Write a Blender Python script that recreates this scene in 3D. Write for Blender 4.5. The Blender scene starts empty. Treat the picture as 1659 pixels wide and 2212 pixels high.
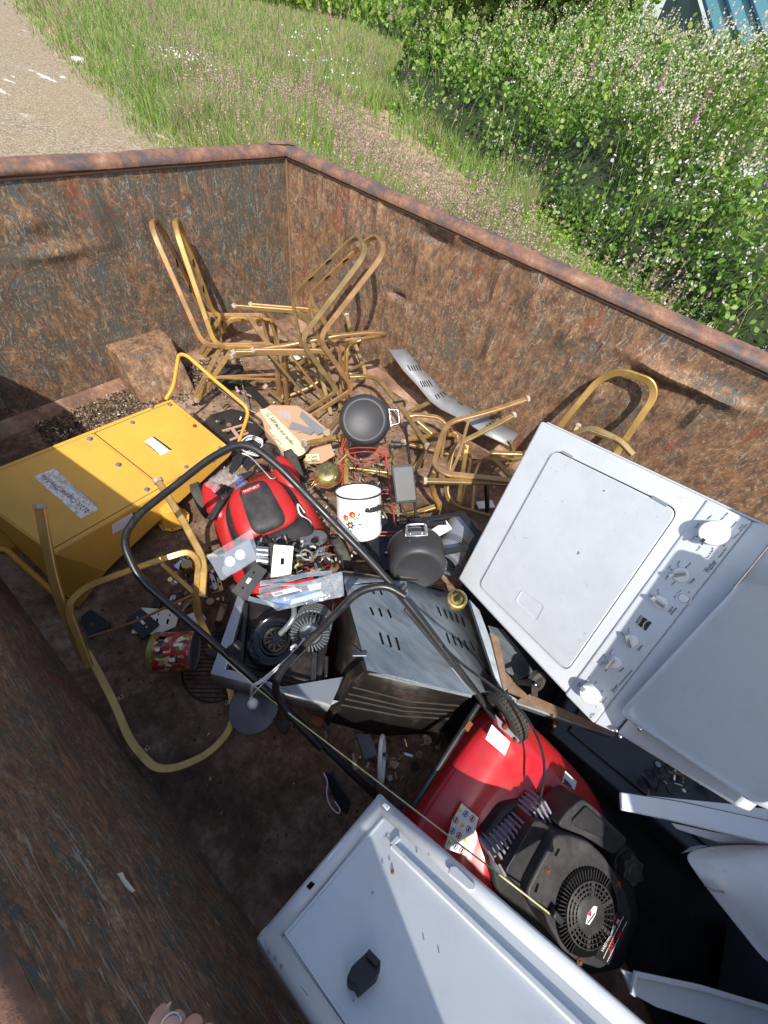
import bpy, bmesh, math, random
import numpy as np
from mathutils import Vector, Matrix, Euler
random.seed(7); rng = np.random.default_rng(7)
SC = bpy.context.scene
# ------------------------------------------------------------------ camera, sky, sun, exposure
CAM = Vector((2.5143, -2.16056, 1.68064))
YAW, PITCH, ROLL = math.radians(119.10006769), math.radians(-52.18126024), math.radians(13.90329985)
FPX = 830.0; W0, H0 = 1659.0, 2212.0
_f = Vector((math.cos(YAW)*math.cos(PITCH), math.sin(YAW)*math.cos(PITCH), math.sin(PITCH)))
_r = Vector((math.sin(YAW), -math.cos(YAW), 0)); _u = _r.cross(_f)
RGT = _r*math.cos(ROLL) + _u*math.sin(ROLL); UPV = -_r*math.sin(ROLL) + _u*math.cos(ROLL); FWD = _f
cd = bpy.data.cameras.new('camera'); cam = bpy.data.objects.new('camera', cd); SC.collection.objects.link(cam)
cam.matrix_world = Matrix(((RGT.x, UPV.x, -FWD.x, CAM.x), (RGT.y, UPV.y, -FWD.y, CAM.y), (RGT.z, UPV.z, -FWD.z, CAM.z), (0, 0, 0, 1)))
cd.sensor_fit = 'VERTICAL'; cd.sensor_height = 24.0; cd.lens = 24.0*FPX/H0
cd.clip_start = 0.05; cd.clip_end = 600
SC.camera = cam
SC.render.resolution_x = 768; SC.render.resolution_y = 1024
def ray(px, py):
    return (RGT*(px-W0/2) + UPV*(-(py-H0/2)) + FWD*FPX).normalized()
SUND = ray(742, 1083)                     # direction the sunlight travels
wd = bpy.data.worlds.new('World'); SC.world = wd; wd.use_nodes = True
nt = wd.node_tree; bg = nt.nodes['Background']; sk = nt.nodes.new('ShaderNodeTexSky'); sk.sky_type = 'NISHITA'; sk.sun_disc = False
S = -SUND; sk.sun_elevation = math.asin(S.z); sk.sun_rotation = math.atan2(S.x, S.y)
nt.links.new(sk.outputs[0], bg.inputs[0]); bg.inputs[1].default_value = 0.15; sk.ozone_density = .35; sk.dust_density = 2.0
sd = bpy.data.lights.new('sun', 'SUN'); sd.energy = 4.4; sd.angle = math.radians(0.55); sd.color = (1, .95, .87)
so = bpy.data.objects.new('sun', sd); SC.collection.objects.link(so); so.rotation_euler = SUND.to_track_quat('-Z', 'Y').to_euler()
SC.view_settings.view_transform = 'Standard'; SC.view_settings.look = 'None'; SC.view_settings.exposure = 0.5; SC.view_settings.gamma = 1
# ------------------------------------------------------------------ points: a pixel of the photo carried onto a real plane
def on(px, py, p0, n):
    q = ray(px, py); n = Vector(n); t = (Vector(p0)-CAM).dot(n)/q.dot(n); return CAM + q*t
def oz(px, py, z=0.0): return on(px, py, (0, 0, z), (0, 0, 1))
def ox(px, py, x): return on(px, py, (x, 0, 0), (1, 0, 0))
def oy(px, py, y): return on(px, py, (0, y, 0), (0, 1, 0))
def od(px, py, d): return CAM + ray(px, py)*d
def plane3(a, b, c): n = (b-a).cross(c-a).normalized(); return a, n
def rect3d(px4, width=None, first=None):
    """true 3-D corners of a rectangle seen at four pixels (A,B,C,D, AB||DC); width = |AB|, or first = distance of A"""
    r = [ray(*p) for p in px4]
    M = Matrix(((-r[1].x, r[2].x, -r[3].x), (-r[1].y, r[2].y, -r[3].y), (-r[1].z, r[2].z, -r[3].z)))
    b, c, d = M.inverted() @ (-r[0])
    P = [r[0], r[1]*b, r[2]*c, r[3]*d]
    s = width/(P[1]-P[0]).length if width else first
    return [CAM+p*s for p in P]
# ------------------------------------------------------------------ scene helpers
def link(o): SC.collection.objects.link(o); return o
def tag(o, label=None, cat=None, group=None, kind=None):
    for k, v in (('label', label), ('category', cat), ('group', group), ('kind', kind)):
        if v: o[k] = v
    return o
def thing(name, loc, label, cat, group=None, M=None):
    o = link(bpy.data.objects.new(name, None)); o.empty_display_size = .1
    o.matrix_world = M if M is not None else Matrix.Translation(Vector(loc))
    tag(o, label, cat, group); return o
def frame(o, x, y=None, z=None):
    """matrix with given axes"""
    x = Vector(x).normalized()
    if z is not None:
        z = Vector(z); z = (z - x*z.dot(x)).normalized(); y = z.cross(x)
    else:
        y = Vector(y); y = (y - x*y.dot(x)).normalized(); z = x.cross(y)
    return Matrix(((x.x, y.x, z.x, o[0]), (x.y, y.y, z.y, o[1]), (x.z, y.z, z.z, o[2]), (0, 0, 0, 1)))
def eul(loc, deg): return Matrix.Translation(Vector(loc)) @ Euler([math.radians(a) for a in deg]).to_matrix().to_4x4()
class MB:
    def __init__(s): s.v = []; s.f = []; s.m = []; s.mi = 0
    def add(s, vs, fs, M=None):
        b = len(s.v); s.v += [tuple(M @ Vector(p)) if M is not None else tuple(p) for p in vs]
        s.f += [tuple(i+b for i in f) for f in fs]; s.m += [s.mi]*len(fs); return s
    def box(s, c, d, M=None):
        x, y, z = d[0]/2, d[1]/2, d[2]/2
        vs = [(c[0]+i*x, c[1]+j*y, c[2]+k*z) for i in (-1, 1) for j in (-1, 1) for k in (-1, 1)]
        return s.add(vs, [(0, 1, 3, 2), (4, 6, 7, 5), (0, 4, 5, 1), (2, 3, 7, 6), (0, 2, 6, 4), (1, 5, 7, 3)], M)
    def prism(s, poly, thick, M=None):
        """poly: 3-D planar points, thick: vector"""
        n = len(poly); t = Vector(thick); p = [Vector(q) for q in poly]
        nn = Vector((0, 0, 0))
        for i in range(n): nn += p[i].cross(p[(i+1) % n])
        if nn.dot(t) > 0: p = p[::-1]
        fs = [tuple(range(n)), tuple(range(2*n-1, n-1, -1))] + [((i+1) % n, i, i+n, (i+1) % n+n) for i in range(n)]
        return s.add(p+[q+t for q in p], fs, M)
    def tube(s, path, r, n=10, closed=False, M=None, cap=True):
        return s.sweep(path, [(r*math.cos(2*math.pi*k/n), r*math.sin(2*math.pi*k/n)) for k in range(n)], closed, M, cap)
    def sweep(s, path, prof, closed=False, M=None, cap=True, up=None):
        p = [Vector(q) for q in path]; n = len(p); m = len(prof); vs = []
        T = []
        for i in range(n):
            a = p[(i-1) % n] if (closed or i > 0) else p[i]; b = p[(i+1) % n] if (closed or i < n-1) else p[i]
            t = (b-a); T.append(t.normalized() if t.length > 1e-9 else Vector((0, 0, 1)))
        u = Vector(up) if up is not None else (Vector((0, 0, 1)) if abs(T[0].z) < .9 else Vector((1, 0, 0)))
        for i in range(n):
            u = (Vector(up) if up is not None else u); u = (u - T[i]*u.dot(T[i]))
            if u.length < 1e-6: u = T[i].orthogonal()
            u.normalize(); w = T[i].cross(u)
            k = 1.0
            if 0 < i < n-1 or closed:
                c = (p[i]-p[(i-1) % n]).normalized().dot(T[i]); k = 1/max(c, .6)
            vs += [p[i] + u*(a*1.0) + w*(b*1.0) for a, b in prof]
        fs = []
        for i in range(n if closed else n-1):
            j = (i+1) % n
            for k in range(m):
                l = (k+1) % m; fs.append((i*m+k, i*m+l, j*m+l, j*m+k))
        if not closed and cap: fs += [tuple(range(m-1, -1, -1)), tuple((n-1)*m+k for k in range(m))]
        return s.add(vs, fs, M)
    def bar(s, path, w, h, up=None, closed=False, M=None):
        a, b = h/2, w/2; c = min(a, b)*.35
        pr = [(-a+c, -b), (a-c, -b), (a, -b+c), (a, b-c), (a-c, b), (-a+c, b), (-a, b-c), (-a, -b+c)]
        return s.sweep(path, pr, closed, M, True, up)
    def lathe(s, prof, n=32, M=None):
        vs = []; fs = []; m = len(prof)
        for k in range(n):
            a = 2*math.pi*k/n
            vs += [(r*math.cos(a), r*math.sin(a), z) for r, z in prof]
        for k in range(n):
            l = (k+1) % n
            for i in range(m-1):
                fs.append((k*m+i, l*m+i, l*m+i+1, k*m+i+1))
        return s.add(vs, fs, M)
    def disc(s, c, r, n=24, M=None, z=0):
        return s.add([(c[0]+r*math.cos(2*math.pi*k/n), c[1]+r*math.sin(2*math.pi*k/n), c[2]) for k in range(n)], [tuple(range(n))], M)
    def sphere(s, c, r, n=12, M=None, sc=(1, 1, 1)):
        pr = [(r*math.sin(math.pi*i/n), -r*math.cos(math.pi*i/n)) for i in range(n+1)]
        pr[0] = (1e-5, -r); pr[-1] = (1e-5, r)
        T = Matrix.Translation(Vector(c)) @ Matrix.Diagonal((sc[0], sc[1], sc[2], 1))
        return s.lathe(pr, 2*n, (M @ T) if M is not None else T)
    def grid(s, fn, nu, nv, M=None, wrap=False):
        vs = [fn(i/nu, j/nv) for i in range(nu+1) for j in range(nv+1)]
        fs = [(i*(nv+1)+j, (i+1)*(nv+1)+j, (i+1)*(nv+1)+j+1, i*(nv+1)+j+1) for i in range(nu) for j in range(nv)]
        return s.add(vs, fs, M)
    def build(s, name, mats, parent=None, bevel=0, smooth=40, seg=2, subsurf=0, solid=0, recalc=True):
        me = bpy.data.meshes.new(name); o = bpy.data.objects.new(name, me); link(o)
        vs = s.v
        if parent is not None:
            iv = WM(parent).inverted(); vs = [tuple(iv @ Vector(q)) for q in vs] if s.world else vs
            o.parent = parent
        me.from_pydata(vs, [], s.f); 
        if not isinstance(mats, (list, tuple)): mats = [mats]
        for m in mats: me.materials.append(m)
        if len(mats) > 1: me.polygons.foreach_set('material_index', s.m)
        if recalc:
            bm = bmesh.new(); bm.from_mesh(me); bmesh.ops.recalc_face_normals(bm, faces=bm.faces); bm.to_mesh(me); bm.free()
        me.polygons.foreach_set('use_smooth', [True]*len(me.polygons))
        if solid:
            q = o.modifiers.new('solid', 'SOLIDIFY'); q.thickness = solid; q.offset = 0
        if bevel:
            q = o.modifiers.new('bevel', 'BEVEL'); q.width = bevel; q.segments = seg; q.limit_method = 'ANGLE'; q.angle_limit = math.radians(35)
        if subsurf:
            q = o.modifiers.new('sub', 'SUBSURF'); q.levels = subsurf; q.render_levels = subsurf
        if smooth and smooth < 180 and not subsurf:
            try: me.set_sharp_from_angle(angle=math.radians(smooth))
            except Exception: pass
        return o
    world = True
_wm = {}
def WM(o):
    M = o.matrix_basis.copy()
    p = o.parent
    while p is not None: M = p.matrix_basis @ M; p = p.parent
    return M
class ML(MB):
    world = False          # vertices already in the parent's own space
def rounded(pts, r, n=6, closed=False):
    """polyline with rounded corners (3-D)"""
    p = [Vector(q) for q in pts]; out = []; N = len(p)
    for i in range(N):
        if not closed and i in (0, N-1): out.append(p[i]); continue
        a, b, c = p[(i-1) % N], p[i], p[(i+1) % N]
        rr = r[i] if isinstance(r, (list, tuple)) else r
        d1 = (a-b); d2 = (c-b); l = min(rr, d1.length*.49, d2.length*.49)
        s, e = b+d1.normalized()*l, b+d2.normalized()*l
        for k in range(n+1):
            t = k/n; out.append(s*(1-t)**2 + b*2*t*(1-t) + e*t*t)
    return out
def smoothpath(pts, n=8):
    """Catmull-Rom through points"""
    p = [Vector(q) for q in pts]; p = [p[0]*2-p[1]] + p + [p[-1]*2-p[-2]]; out = []
    for i in range(1, len(p)-2):
        for k in range(n):
            t = k/n; a, b, c, d = p[i-1], p[i], p[i+1], p[i+2]
            out.append(.5*((2*b)+(c-a)*t+(2*a-5*b+4*c-d)*t*t+(3*b-3*c+d-a)*t**3))
    return out+[p[-2]]
def copy_tree(o, parent=None):
    c = o.copy(); link(c)
    if parent is not None: c.parent = parent
    for ch in list(o.children): copy_tree(ch, c)
    return c
FONT = None
def text(parent, s, p0, ex, ey, size, mat, name='lettering', ext=.0004, lift=.0012, align='LEFT', fit=None, skew=0):
    """lettering as a mesh; p0 = baseline start, ex reading direction, ey up direction"""
    cu = bpy.data.curves.new('lettering', 'FONT'); cu.body = s; cu.size = size; cu.extrude = ext; cu.align_x = align
    cu.resolution_u = 2
    ob = bpy.data.objects.new('lettering', cu); link(ob)
    bpy.context.view_layer.update()
    dg = bpy.context.evaluated_depsgraph_get(); me = bpy.data.meshes.new_from_object(ob.evaluated_get(dg))
    bpy.data.objects.remove(ob)
    F = frame(p0, ex, ey); n = Vector((F[0][2], F[1][2], F[2][2])); F = Matrix.Translation(n*lift) @ F
    if fit:
        xs = [v.co.x for v in me.vertices]; w = max(xs)-min(xs); F = F @ Matrix.Diagonal((fit/w, 1, 1, 1))
    me.transform(WM(parent).inverted() @ F); me.materials.clear(); me.materials.append(mat)
    o = bpy.data.objects.new(name, me); link(o); o.parent = parent; return o
# ------------------------------------------------------------------ materials
class N:
    def __init__(s, name):
        s.m = bpy.data.materials.new(name); s.m.use_nodes = True; s.t = s.m.node_tree; s.b = s.t.nodes['Principled BSDF']
        s.tc = s.t.nodes.new('ShaderNodeTexCoord'); s.o = s.tc.outputs['Object']
    def n(s, ty, **k):
        q = s.t.nodes.new(ty)
        for a, v in k.items(): setattr(q, a, v)
        return q
    def set(s, sock, v):
        if isinstance(v, bpy.types.NodeSocket): s.t.links.new(v, sock)
        else: sock.default_value = v if not (isinstance(v, tuple) and len(v) == 3 and sock.type == 'RGBA') else (*v, 1)
    def map(s, sc=(1, 1, 1), rot=(0, 0, 0), loc=(0, 0, 0), v=None):
        q = s.n('ShaderNodeMapping'); s.set(q.inputs[0], v or s.o); q.inputs['Location'].default_value = loc
        q.inputs['Rotation'].default_value = [math.radians(a) for a in rot]; q.inputs['Scale'].default_value = sc; return q.outputs[0]
    def noise(s, sc, det=4, ro=.55, v=None, dist=0):
        q = s.n('ShaderNodeTexNoise'); s.set(q.inputs['Vector'], v or s.o); q.inputs['Scale'].default_value = sc
        q.inputs['Detail'].default_value = det; q.inputs['Roughness'].default_value = ro; q.inputs['Distortion'].default_value = dist; return q.outputs[0]
    def vor(s, sc, v=None, feat='F1', out='Distance', rnd=1):
        q = s.n('ShaderNodeTexVoronoi', feature=feat); s.set(q.inputs['Vector'], v or s.o); q.inputs['Scale'].default_value = sc
        q.inputs['Randomness'].default_value = rnd; return q.outputs[out]
    def ramp(s, f, st, interp='LINEAR'):
        q = s.n('ShaderNodeValToRGB'); s.set(q.inputs[0], f); e = q.color_ramp.elements; q.color_ramp.interpolation = interp
        while len(e) > len(st): e.remove(e[-1])
        while len(e) < len(st): e.new(1)
        for k, (p, c) in enumerate(st):
            e[k].position = p; e[k].color = (c, c, c, 1) if isinstance(c, (int, float)) else (*c, 1)
        return q.outputs[0]
    def mix(s, f, a, b, mode='MIX'):
        q = s.n('ShaderNodeMix', data_type='RGBA', blend_type=mode); s.set(q.inputs[0], f); s.set(q.inputs[6], a); s.set(q.inputs[7], b); return q.outputs[2]
    def math(s, op, a, b=0, c=None):
        q = s.n('ShaderNodeMath', operation=op); s.set(q.inputs[0], a); s.set(q.inputs[1], b)
        if c is not None: s.set(q.inputs[2], c)
        return q.outputs[0]
    def line(s, sc, width, v=None, det=2, ro=.5):
        """thin contour lines of a noise: 1 on the line"""
        n = s.noise(sc, det, ro, v); a = s.math('ABSOLUTE', s.math('SUBTRACT', n, .5))
        return s.math('SUBTRACT', 1, s.math('MINIMUM', s.math('DIVIDE', a, width), 1))
    def col(s, c): s.set(s.b.inputs['Base Color'], c); return s
    def rough(s, c): s.set(s.b.inputs['Roughness'], c); return s
    def metal(s, c): s.set(s.b.inputs['Metallic'], c); return s
    def bump(s, h, st=.3, d=.01):
        q = s.n('ShaderNodeBump'); s.set(q.inputs['Height'], h); q.inputs['Strength'].default_value = st; q.inputs['Distance'].default_value = d
        s.t.links.new(q.outputs[0], s.b.inputs['Normal']); return s
def rusty_wall(name, warm=0.5, dark=1.0, off=(0, 0, 0), sx=(1, 1, .6), lines=1.0, run=(4.5, 4.5, .9)):
    """worn blue-grey paint over rust, flaked and scratched; sx squeezes the flaking along one axis"""
    k = N(name); v = k.map(loc=off); st = k.map(sx, loc=off)
    a = k.noise(1.0, 4, .6, v); b = k.noise(11, 8, .78, st); c = k.noise(48, 5, .8, v); e = k.noise(4.2, 6, .7, st)
    t = k.math('ADD', k.math('ADD', k.math('MULTIPLY', a, .22), k.math('MULTIPLY', e, .24)), k.math('ADD', k.math('MULTIPLY', b, .50), k.math('MULTIPLY', c, .56)))
    lo = .76+(.5-warm)*.11
    f = k.ramp(t, [(lo-.05, 0), (lo-.01, .30), (lo+.01, .75), (lo+.05, 1)])
    paint = k.mix(k.noise(9, 7, .8, v), (.038, .043, .040), (.135, .125, .095))
    blue = k.ramp(k.noise(7, 6, .75, k.map(sx, loc=(3, 1, 2))), [(.57, 0), (.61, 1)])
    paint = k.mix(k.math('MULTIPLY', blue, .75), paint, (.045, .095, .13))
    rust = k.ramp(k.noise(19, 8, .78, st), [(.30, (.042, .026, .019)), (.42, (.115, .062, .038)), (.51, (.20, .105, .056)), (.60, (.29, .17, .092)), (.70, (.44, .33, .21))])
    red = k.ramp(k.noise(3.4, 6, .68, k.map((1.6, 1.6, .7), loc=(9, 2, 2))), [(.58, 0), (.63, 1)])
    rust = k.mix(k.math('MULTIPLY', red, .65), rust, (.21, .058, .030))
    base = k.mix(f, paint, rust)
    m = lambda s_, l, lo_, hi_: k.ramp(k.noise(s_, 4, .65, k.map(loc=l)), [(lo_, 0), (hi_, 1)])
    s1 = k.math('MULTIPLY', k.line(5, .013, k.map(run, loc=off), 0, .5), m(9, (0, 0, 0), .50, .56))
    s2 = k.math('MULTIPLY', k.line(7, .012, k.map((2.6, 2.6, .9) if lines < 1.2 else (.5, 6, 9), (20, 30, 12) if lines < 1.2 else (0, 8, 0)), 1, .5), m(7, (4, 4, 4), .52, .57))
    s3 = k.math('MULTIPLY', k.line(6, .010, k.map((5, 5, .8) if lines < 1.2 else (.4, 7, 10), (0, 38, 10) if lines < 1.2 else (0, -6, 3)), 1, .5), m(6, (7, 1, 4), .50, .55))
    s4 = k.math('MULTIPLY', k.line(6, .010, k.map((5, 5, .8) if lines < 1.2 else (.4, 7, 10), (38, -30, 10) if lines < 1.2 else (0, 14, 0)), 1, .5), m(6, (2, 9, 4), .51, .56))
    fl = k.math('MULTIPLY', k.ramp(k.noise(75, 5, .85, k.map(sx, loc=off)), [(.57, 0), (.61, 1)]), m(3, (5, 5, 1), .34, .54))
    ch = k.math('MULTIPLY', k.ramp(k.noise(30, 6, .8, v), [(.655, 0), (.675, 1)]), m(4, (1, 8, 4), .46, .55))
    sc = k.math('MINIMUM', k.math('MULTIPLY', k.math('ADD', k.math('ADD', s1, s2), k.math('ADD', s3, s4)), lines), 1)
    base = k.mix(k.math('MULTIPLY', sc, .70), base, (.36, .33, .27)); base = k.mix(k.math('MULTIPLY', fl, .7), base, (.45, .37, .25))
    base = k.mix(k.math('MULTIPLY', ch, .9), base, k.mix(k.noise(3), (.50, .42, .28), (.40, .45, .48)))
    if dark != 1: base = k.mix(1.0, base, (dark, dark, dark), 'MULTIPLY')
    k.col(base).rough(k.ramp(b, [(.3, .55), (.7, .9)]))
    k.b.inputs['Specular IOR Level'].default_value = .35
    h = k.math('ADD', k.math('MULTIPLY', c, .5), k.math('MULTIPLY', k.math('ADD', b, f), .4)); k.bump(k.math('SUBTRACT', h, k.math('MULTIPLY', sc, .25)), .45, .006)
    return k.m
def paintm(name, c, rough=.4, dirt=.3, dcol=(.12, .08, .05), spec=.5, metal=0, scale=8, coat=0, bump=.08, spots=0):
    k = N(name); d = k.ramp(k.noise(scale, 6, .7), [(.45, 0), (.75, 1)]); e = k.noise(scale*.3, 3, .5)
    base = k.mix(k.math('MULTIPLY', e, .25), c, tuple(x*.75 for x in c)); base = k.mix(k.math('MULTIPLY', d, dirt), base, dcol)
    if spots:
        sp = k.ramp(k.noise(scale*5, 4, .7), [(.70, 0), (.73, 1)]); sp = k.math('MULTIPLY', sp, k.ramp(k.noise(scale*.6, 2, .5), [(.5, 0), (.62, 1)]))
        base = k.mix(k.math('MULTIPLY', sp, spots), base, dcol)
    k.col(base).rough(k.math('ADD', k.math('MULTIPLY', k.noise(scale*2, 4, .6), .25), rough-.1)).metal(metal)
    k.b.inputs['Specular IOR Level'].default_value = spec
    if coat: k.b.inputs['Coat Weight'].default_value = coat; k.b.inputs['Coat Roughness'].default_value = .12
    if bump: k.bump(k.noise(scale*6, 4, .6), bump, .003)
    return k.m
M = {}
# ================================================================== the dumpster
FZ = -0.05; GZ = -0.27; WD = 2.475; RZ = 1.02; LX = 4.6
M['wall_end'] = rusty_wall('painted steel end', .50); M['wall_right'] = rusty_wall('painted steel right', .88, off=(5, 3, 1))
M['wall_left'] = rusty_wall('scuffed steel left', .58, 1.0, (2, 7, 3), (1.1, 2, 2.3), 1.6, (.35, 5, 8))          # scrapes run along the length of this wall
k = N('dumpster floor'); a = k.noise(2.2, 6, .65); b = k.noise(26, 5, .75); c = k.noise(120, 3, .7)
base = k.ramp(k.math('ADD', k.math('MULTIPLY', a, .6), k.math('MULTIPLY', b, .4)), [(.36, (.055, .034, .022)), (.47, (.125, .070, .042)), (.55, (.23, .145, .095)), (.64, (.36, .28, .21))])
base = k.mix(k.ramp(k.noise(70, 3, .7), [(.64, 0), (.69, .8)]), base, (.030, .022, .016)); base = k.mix(k.ramp(k.vor(45), [(.03, .7), (.07, 0)]), base, (.45, .40, .34))
k.col(base).rough(.9).bump(k.math('ADD', b, k.math('MULTIPLY', c, .5)), .8, .008); M['floor'] = k.m
k = N('rusty rim'); a = k.noise(6, 6, .7, k.map((1, 1, 1))); b = k.noise(40, 5, .7)
base = k.ramp(k.math('ADD', k.math('MULTIPLY', a, .7), k.math('MULTIPLY', b, .3)), [(.38, (.070, .058, .058)), (.45, (.10, .070, .062)), (.50, (.17, .085, .055)), (.58, (.24, .125, .075)), (.64, (.27, .19, .15)), (.69, (.42, .39, .37))])
k.col(base).rough(.6).bump(b, .5, .005); M['rim'] = k.m
dump = thing('dumpster', (0, 0, GZ), 'large open steel roll-off dumpster, rusty with worn blue paint, full of scrap', 'dumpster')
def dent_wall(fn, nu, nv, nrm, dents, name, mat, rough=.0025, solid=0):
    b = MB(); nrm = Vector(nrm)
    from mathutils import noise as mn
    def g(u, v):
        p = Vector(fn(u, v)); d = mn.noise(p*1.7)*rough*3 + mn.noise(p*6)*rough
        for q, r1, r2, h in dents:
            e = p-Vector(q); e -= nrm*e.dot(nrm); hz = e.x if abs(nrm.x) < .5 else e.y
            d += h*math.exp(-(hz/r1)**2-(e.z/r2)**2)
        if v in (0, 1) or u in (0, 1): d = 0
        return p+nrm*d
    b.grid(g, nu, nv); return b.build(name, mat, dump, recalc=False)
dr = []
for px, py, r1, r2, h in [(1075, 612, .03, .10, .022), (1150, 640, .05, .09, .022), (905, 575, .03, .07, .018), (1230, 720, .03, .06, .018), (1060, 750, .04, .13, .02), (1440, 805, .20, .03, .03), (940, 520, .15, .03, -.02), (1560, 860, .14, .03, .02), (1290, 850, .05, .08, .02), (760, 470, .05, .12, .012), (1180, 560, .16, .02, -.015), (1000, 480, .02, .08, .02), (860, 640, .10, .02, -.015), (1340, 900, .02, .10, .02), (690, 420, .02, .1, .015), (820, 470, .015, .07, .02), (1500, 900, .02, .08, .02)]:
    p = oy(px, py, 0); dr.append((p, r1*.8, r2, h*1.7))
dent_wall(lambda u, v: (u*LX, 0, v*RZ), 150, 60, (0, -1, 0), dr, 'right_wall', M['wall_right'])
de = []
for px, py, r1, r2, h in [(120, 545, .16, .03, .02), (210, 470, .05, .12, .015), (60, 480, .06, .05, .02), (420, 610, .10, .05, -.012), (300, 480, .03, .2, .012)]:
    p = ox(px, py, 0); de.append((p, r1, r2, h))
dent_wall(lambda u, v: (0, -WD*u, v*RZ), 110, 60, (1, 0, 0), de, 'end_wall', M['wall_end'])
dent_wall(lambda u, v: (u*LX, -WD, v*RZ), 120, 50, (0, 1, 0), [((1.6, -WD, .5), .3, .06, .02), ((2.3, -WD, .7), .2, .05, .02)], 'left_wall', M['wall_left'])
b = MB()
b.add([(LX, 0, 0), (LX, -WD, 0), (LX, -WD, RZ), (LX, 0, RZ)], [(0, 1, 2, 3)]); b.build('near_end_wall', M['wall_left'], dump)
b = MB(); c = .075                        # floor with its sloped skirting all round
b.grid(lambda u, v: (c+u*(LX-2*c), -c-v*(WD-2*c), FZ), 40, 24); b.build('floor_plate', M['floor'], dump)
b = MB()
for a0, a1, a2, a3 in [((0, 0, 0), (0, -WD, 0), (c, -WD+c, FZ), (c, -c, FZ)), ((0, 0, 0), (c, -c, FZ), (LX-c, -c, FZ), (LX, 0, 0)), ]:
    b.add([a0, a1, a2, a3], [(0, 1, 2, 3)])
k = N('skirting steel'); base = k.ramp(k.noise(5, 6, .7), [(.35, (.10, .055, .035)), (.5, (.22, .12, .075)), (.65, (.36, .24, .17))]); base = k.mix(k.ramp(k.noise(90, 3, .7), [(.62, 0), (.66, .6)]), base, (.45, .40, .36))
k.col(base).rough(.85).bump(k.noise(40, 5, .7), .6, .005); M['skirt'] = k.m
b.build('skirting', M['skirt'], dump)
b = MB(); b.add([(0, -WD, 0), (LX, -WD, 0), (LX-c, -WD+c, FZ), (c, -WD+c, FZ)], [(0, 1, 2, 3)]); b.build('skirting', M['floor'], dump)
# outer skin and ribs
b = MB(); t = .035
b.box((LX/2, t+.002, .36), (LX+.1, .006, 1.2)); b.box((-t-.002, -WD/2, .36), (.006, WD+.06, 1.2)); b.box((LX/2, -WD-t-.002, .36), (LX+.1, .006, 1.2)); b.box((LX/2, -WD/2, GZ+.1), (LX, WD, .12))
for i in range(8): b.box((.3+i*.58, t+.05, .36), (.09, .09, 1.15)); b.box((.3+i*.58, -WD-t-.05, .36), (.09, .09, 1.15))
b.build('outer_shell', M['rim'], dump, bevel=.004)
def rim(path, inward, name):
    """rolled channel along the top of the walls: profile (outward, up)"""
    b = MB(); pr = [(-.006, -.016), (-.020, -.006), (-.020, .008), (-.012, .022), (.0, .028), (.015, .036), (.05, .038), (.072, .030), (.078, .015), (.078, -.09), (.068, -.09), (.068, -.02), (.0, -.016)]
    n = len(path); m = len(pr); vs = []
    from mathutils import noise as mn
    for p, o in path:
        for a, z in pr: vs.append(Vector(p)+Vector(o)*a+Vector((0, 0, z+mn.noise(Vector(p)*3+Vector((a*20, z*20, 0)))*.004)))
    b.add(vs, [(i*m+k_, i*m+(k_+1) % m, (i+1)*m+(k_+1) % m, (i+1)*m+k_) for i in range(n-1) for k_ in range(m)]); b.build(name, M['rim'], dump, smooth=50)
pts = []
for i in range(60): pts.append(((LX-i*LX/60, 0, RZ), (0, 1, 0)))
pts.append(((0, 0, RZ), (-1, 1, 0)))
for i in range(1, 30): pts.append(((0, -WD*i/30, RZ), (-1, 0, 0)))
pts.append(((0, -WD, RZ), (-1, -1, 0)))
for i in range(1, 61): pts.append(((i*LX/60, -WD, RZ), (0, -1, 0)))
rim(pts, 0, 'top_rail')
b = MB(); b.prism([(-.07, -.10, RZ+.040), (-.07, .07, RZ+.040), (.05, .07, RZ+.040), (0, .02, RZ+.040), (-.02, -.10, RZ+.040)], (0, 0, .006)); b.build('corner_gusset', M['rim'], dump, bevel=.002)
b = MB()                                   # thin weld bead under the rail
b.tube(rounded([(LX, -.004, RZ-.02), (.004, -.004, RZ-.02), (.004, -WD+.004, RZ-.02), (LX, -WD+.004, RZ-.02)], .01), .006, 6)
b.tube([(.006, -.006, 0), (.006, -.006, RZ)], .008, 6); b.build('weld_bead', paintm('weld rust', (.20, .12, .07), .8, .5, scale=20), dump)
zt = ox(225, 744, 0).z
tb = [ox(225, 744, -.01), ox(346, 709, -.01)]; tf = [oz(253, 767, zt), oz(370, 731, zt)]; bf = [oz(309, 878, FZ), oz(424, 848, FZ)]
b = MB(); bb = [Vector((-.01, tb[0].y, FZ-.01)), Vector((-.01, tb[1].y, FZ-.01))]
b.add([tb[0], tb[1], tf[1], tf[0], bf[0], bf[1], bb[0], bb[1]], [(0, 1, 2, 3), (3, 2, 5, 4), (0, 3, 4, 6), (1, 7, 5, 2)])
b.build('sloped_pocket', rusty_wall('pocket steel', 1.0, off=(2, 2, 5)), dump, bevel=.006)
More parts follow.
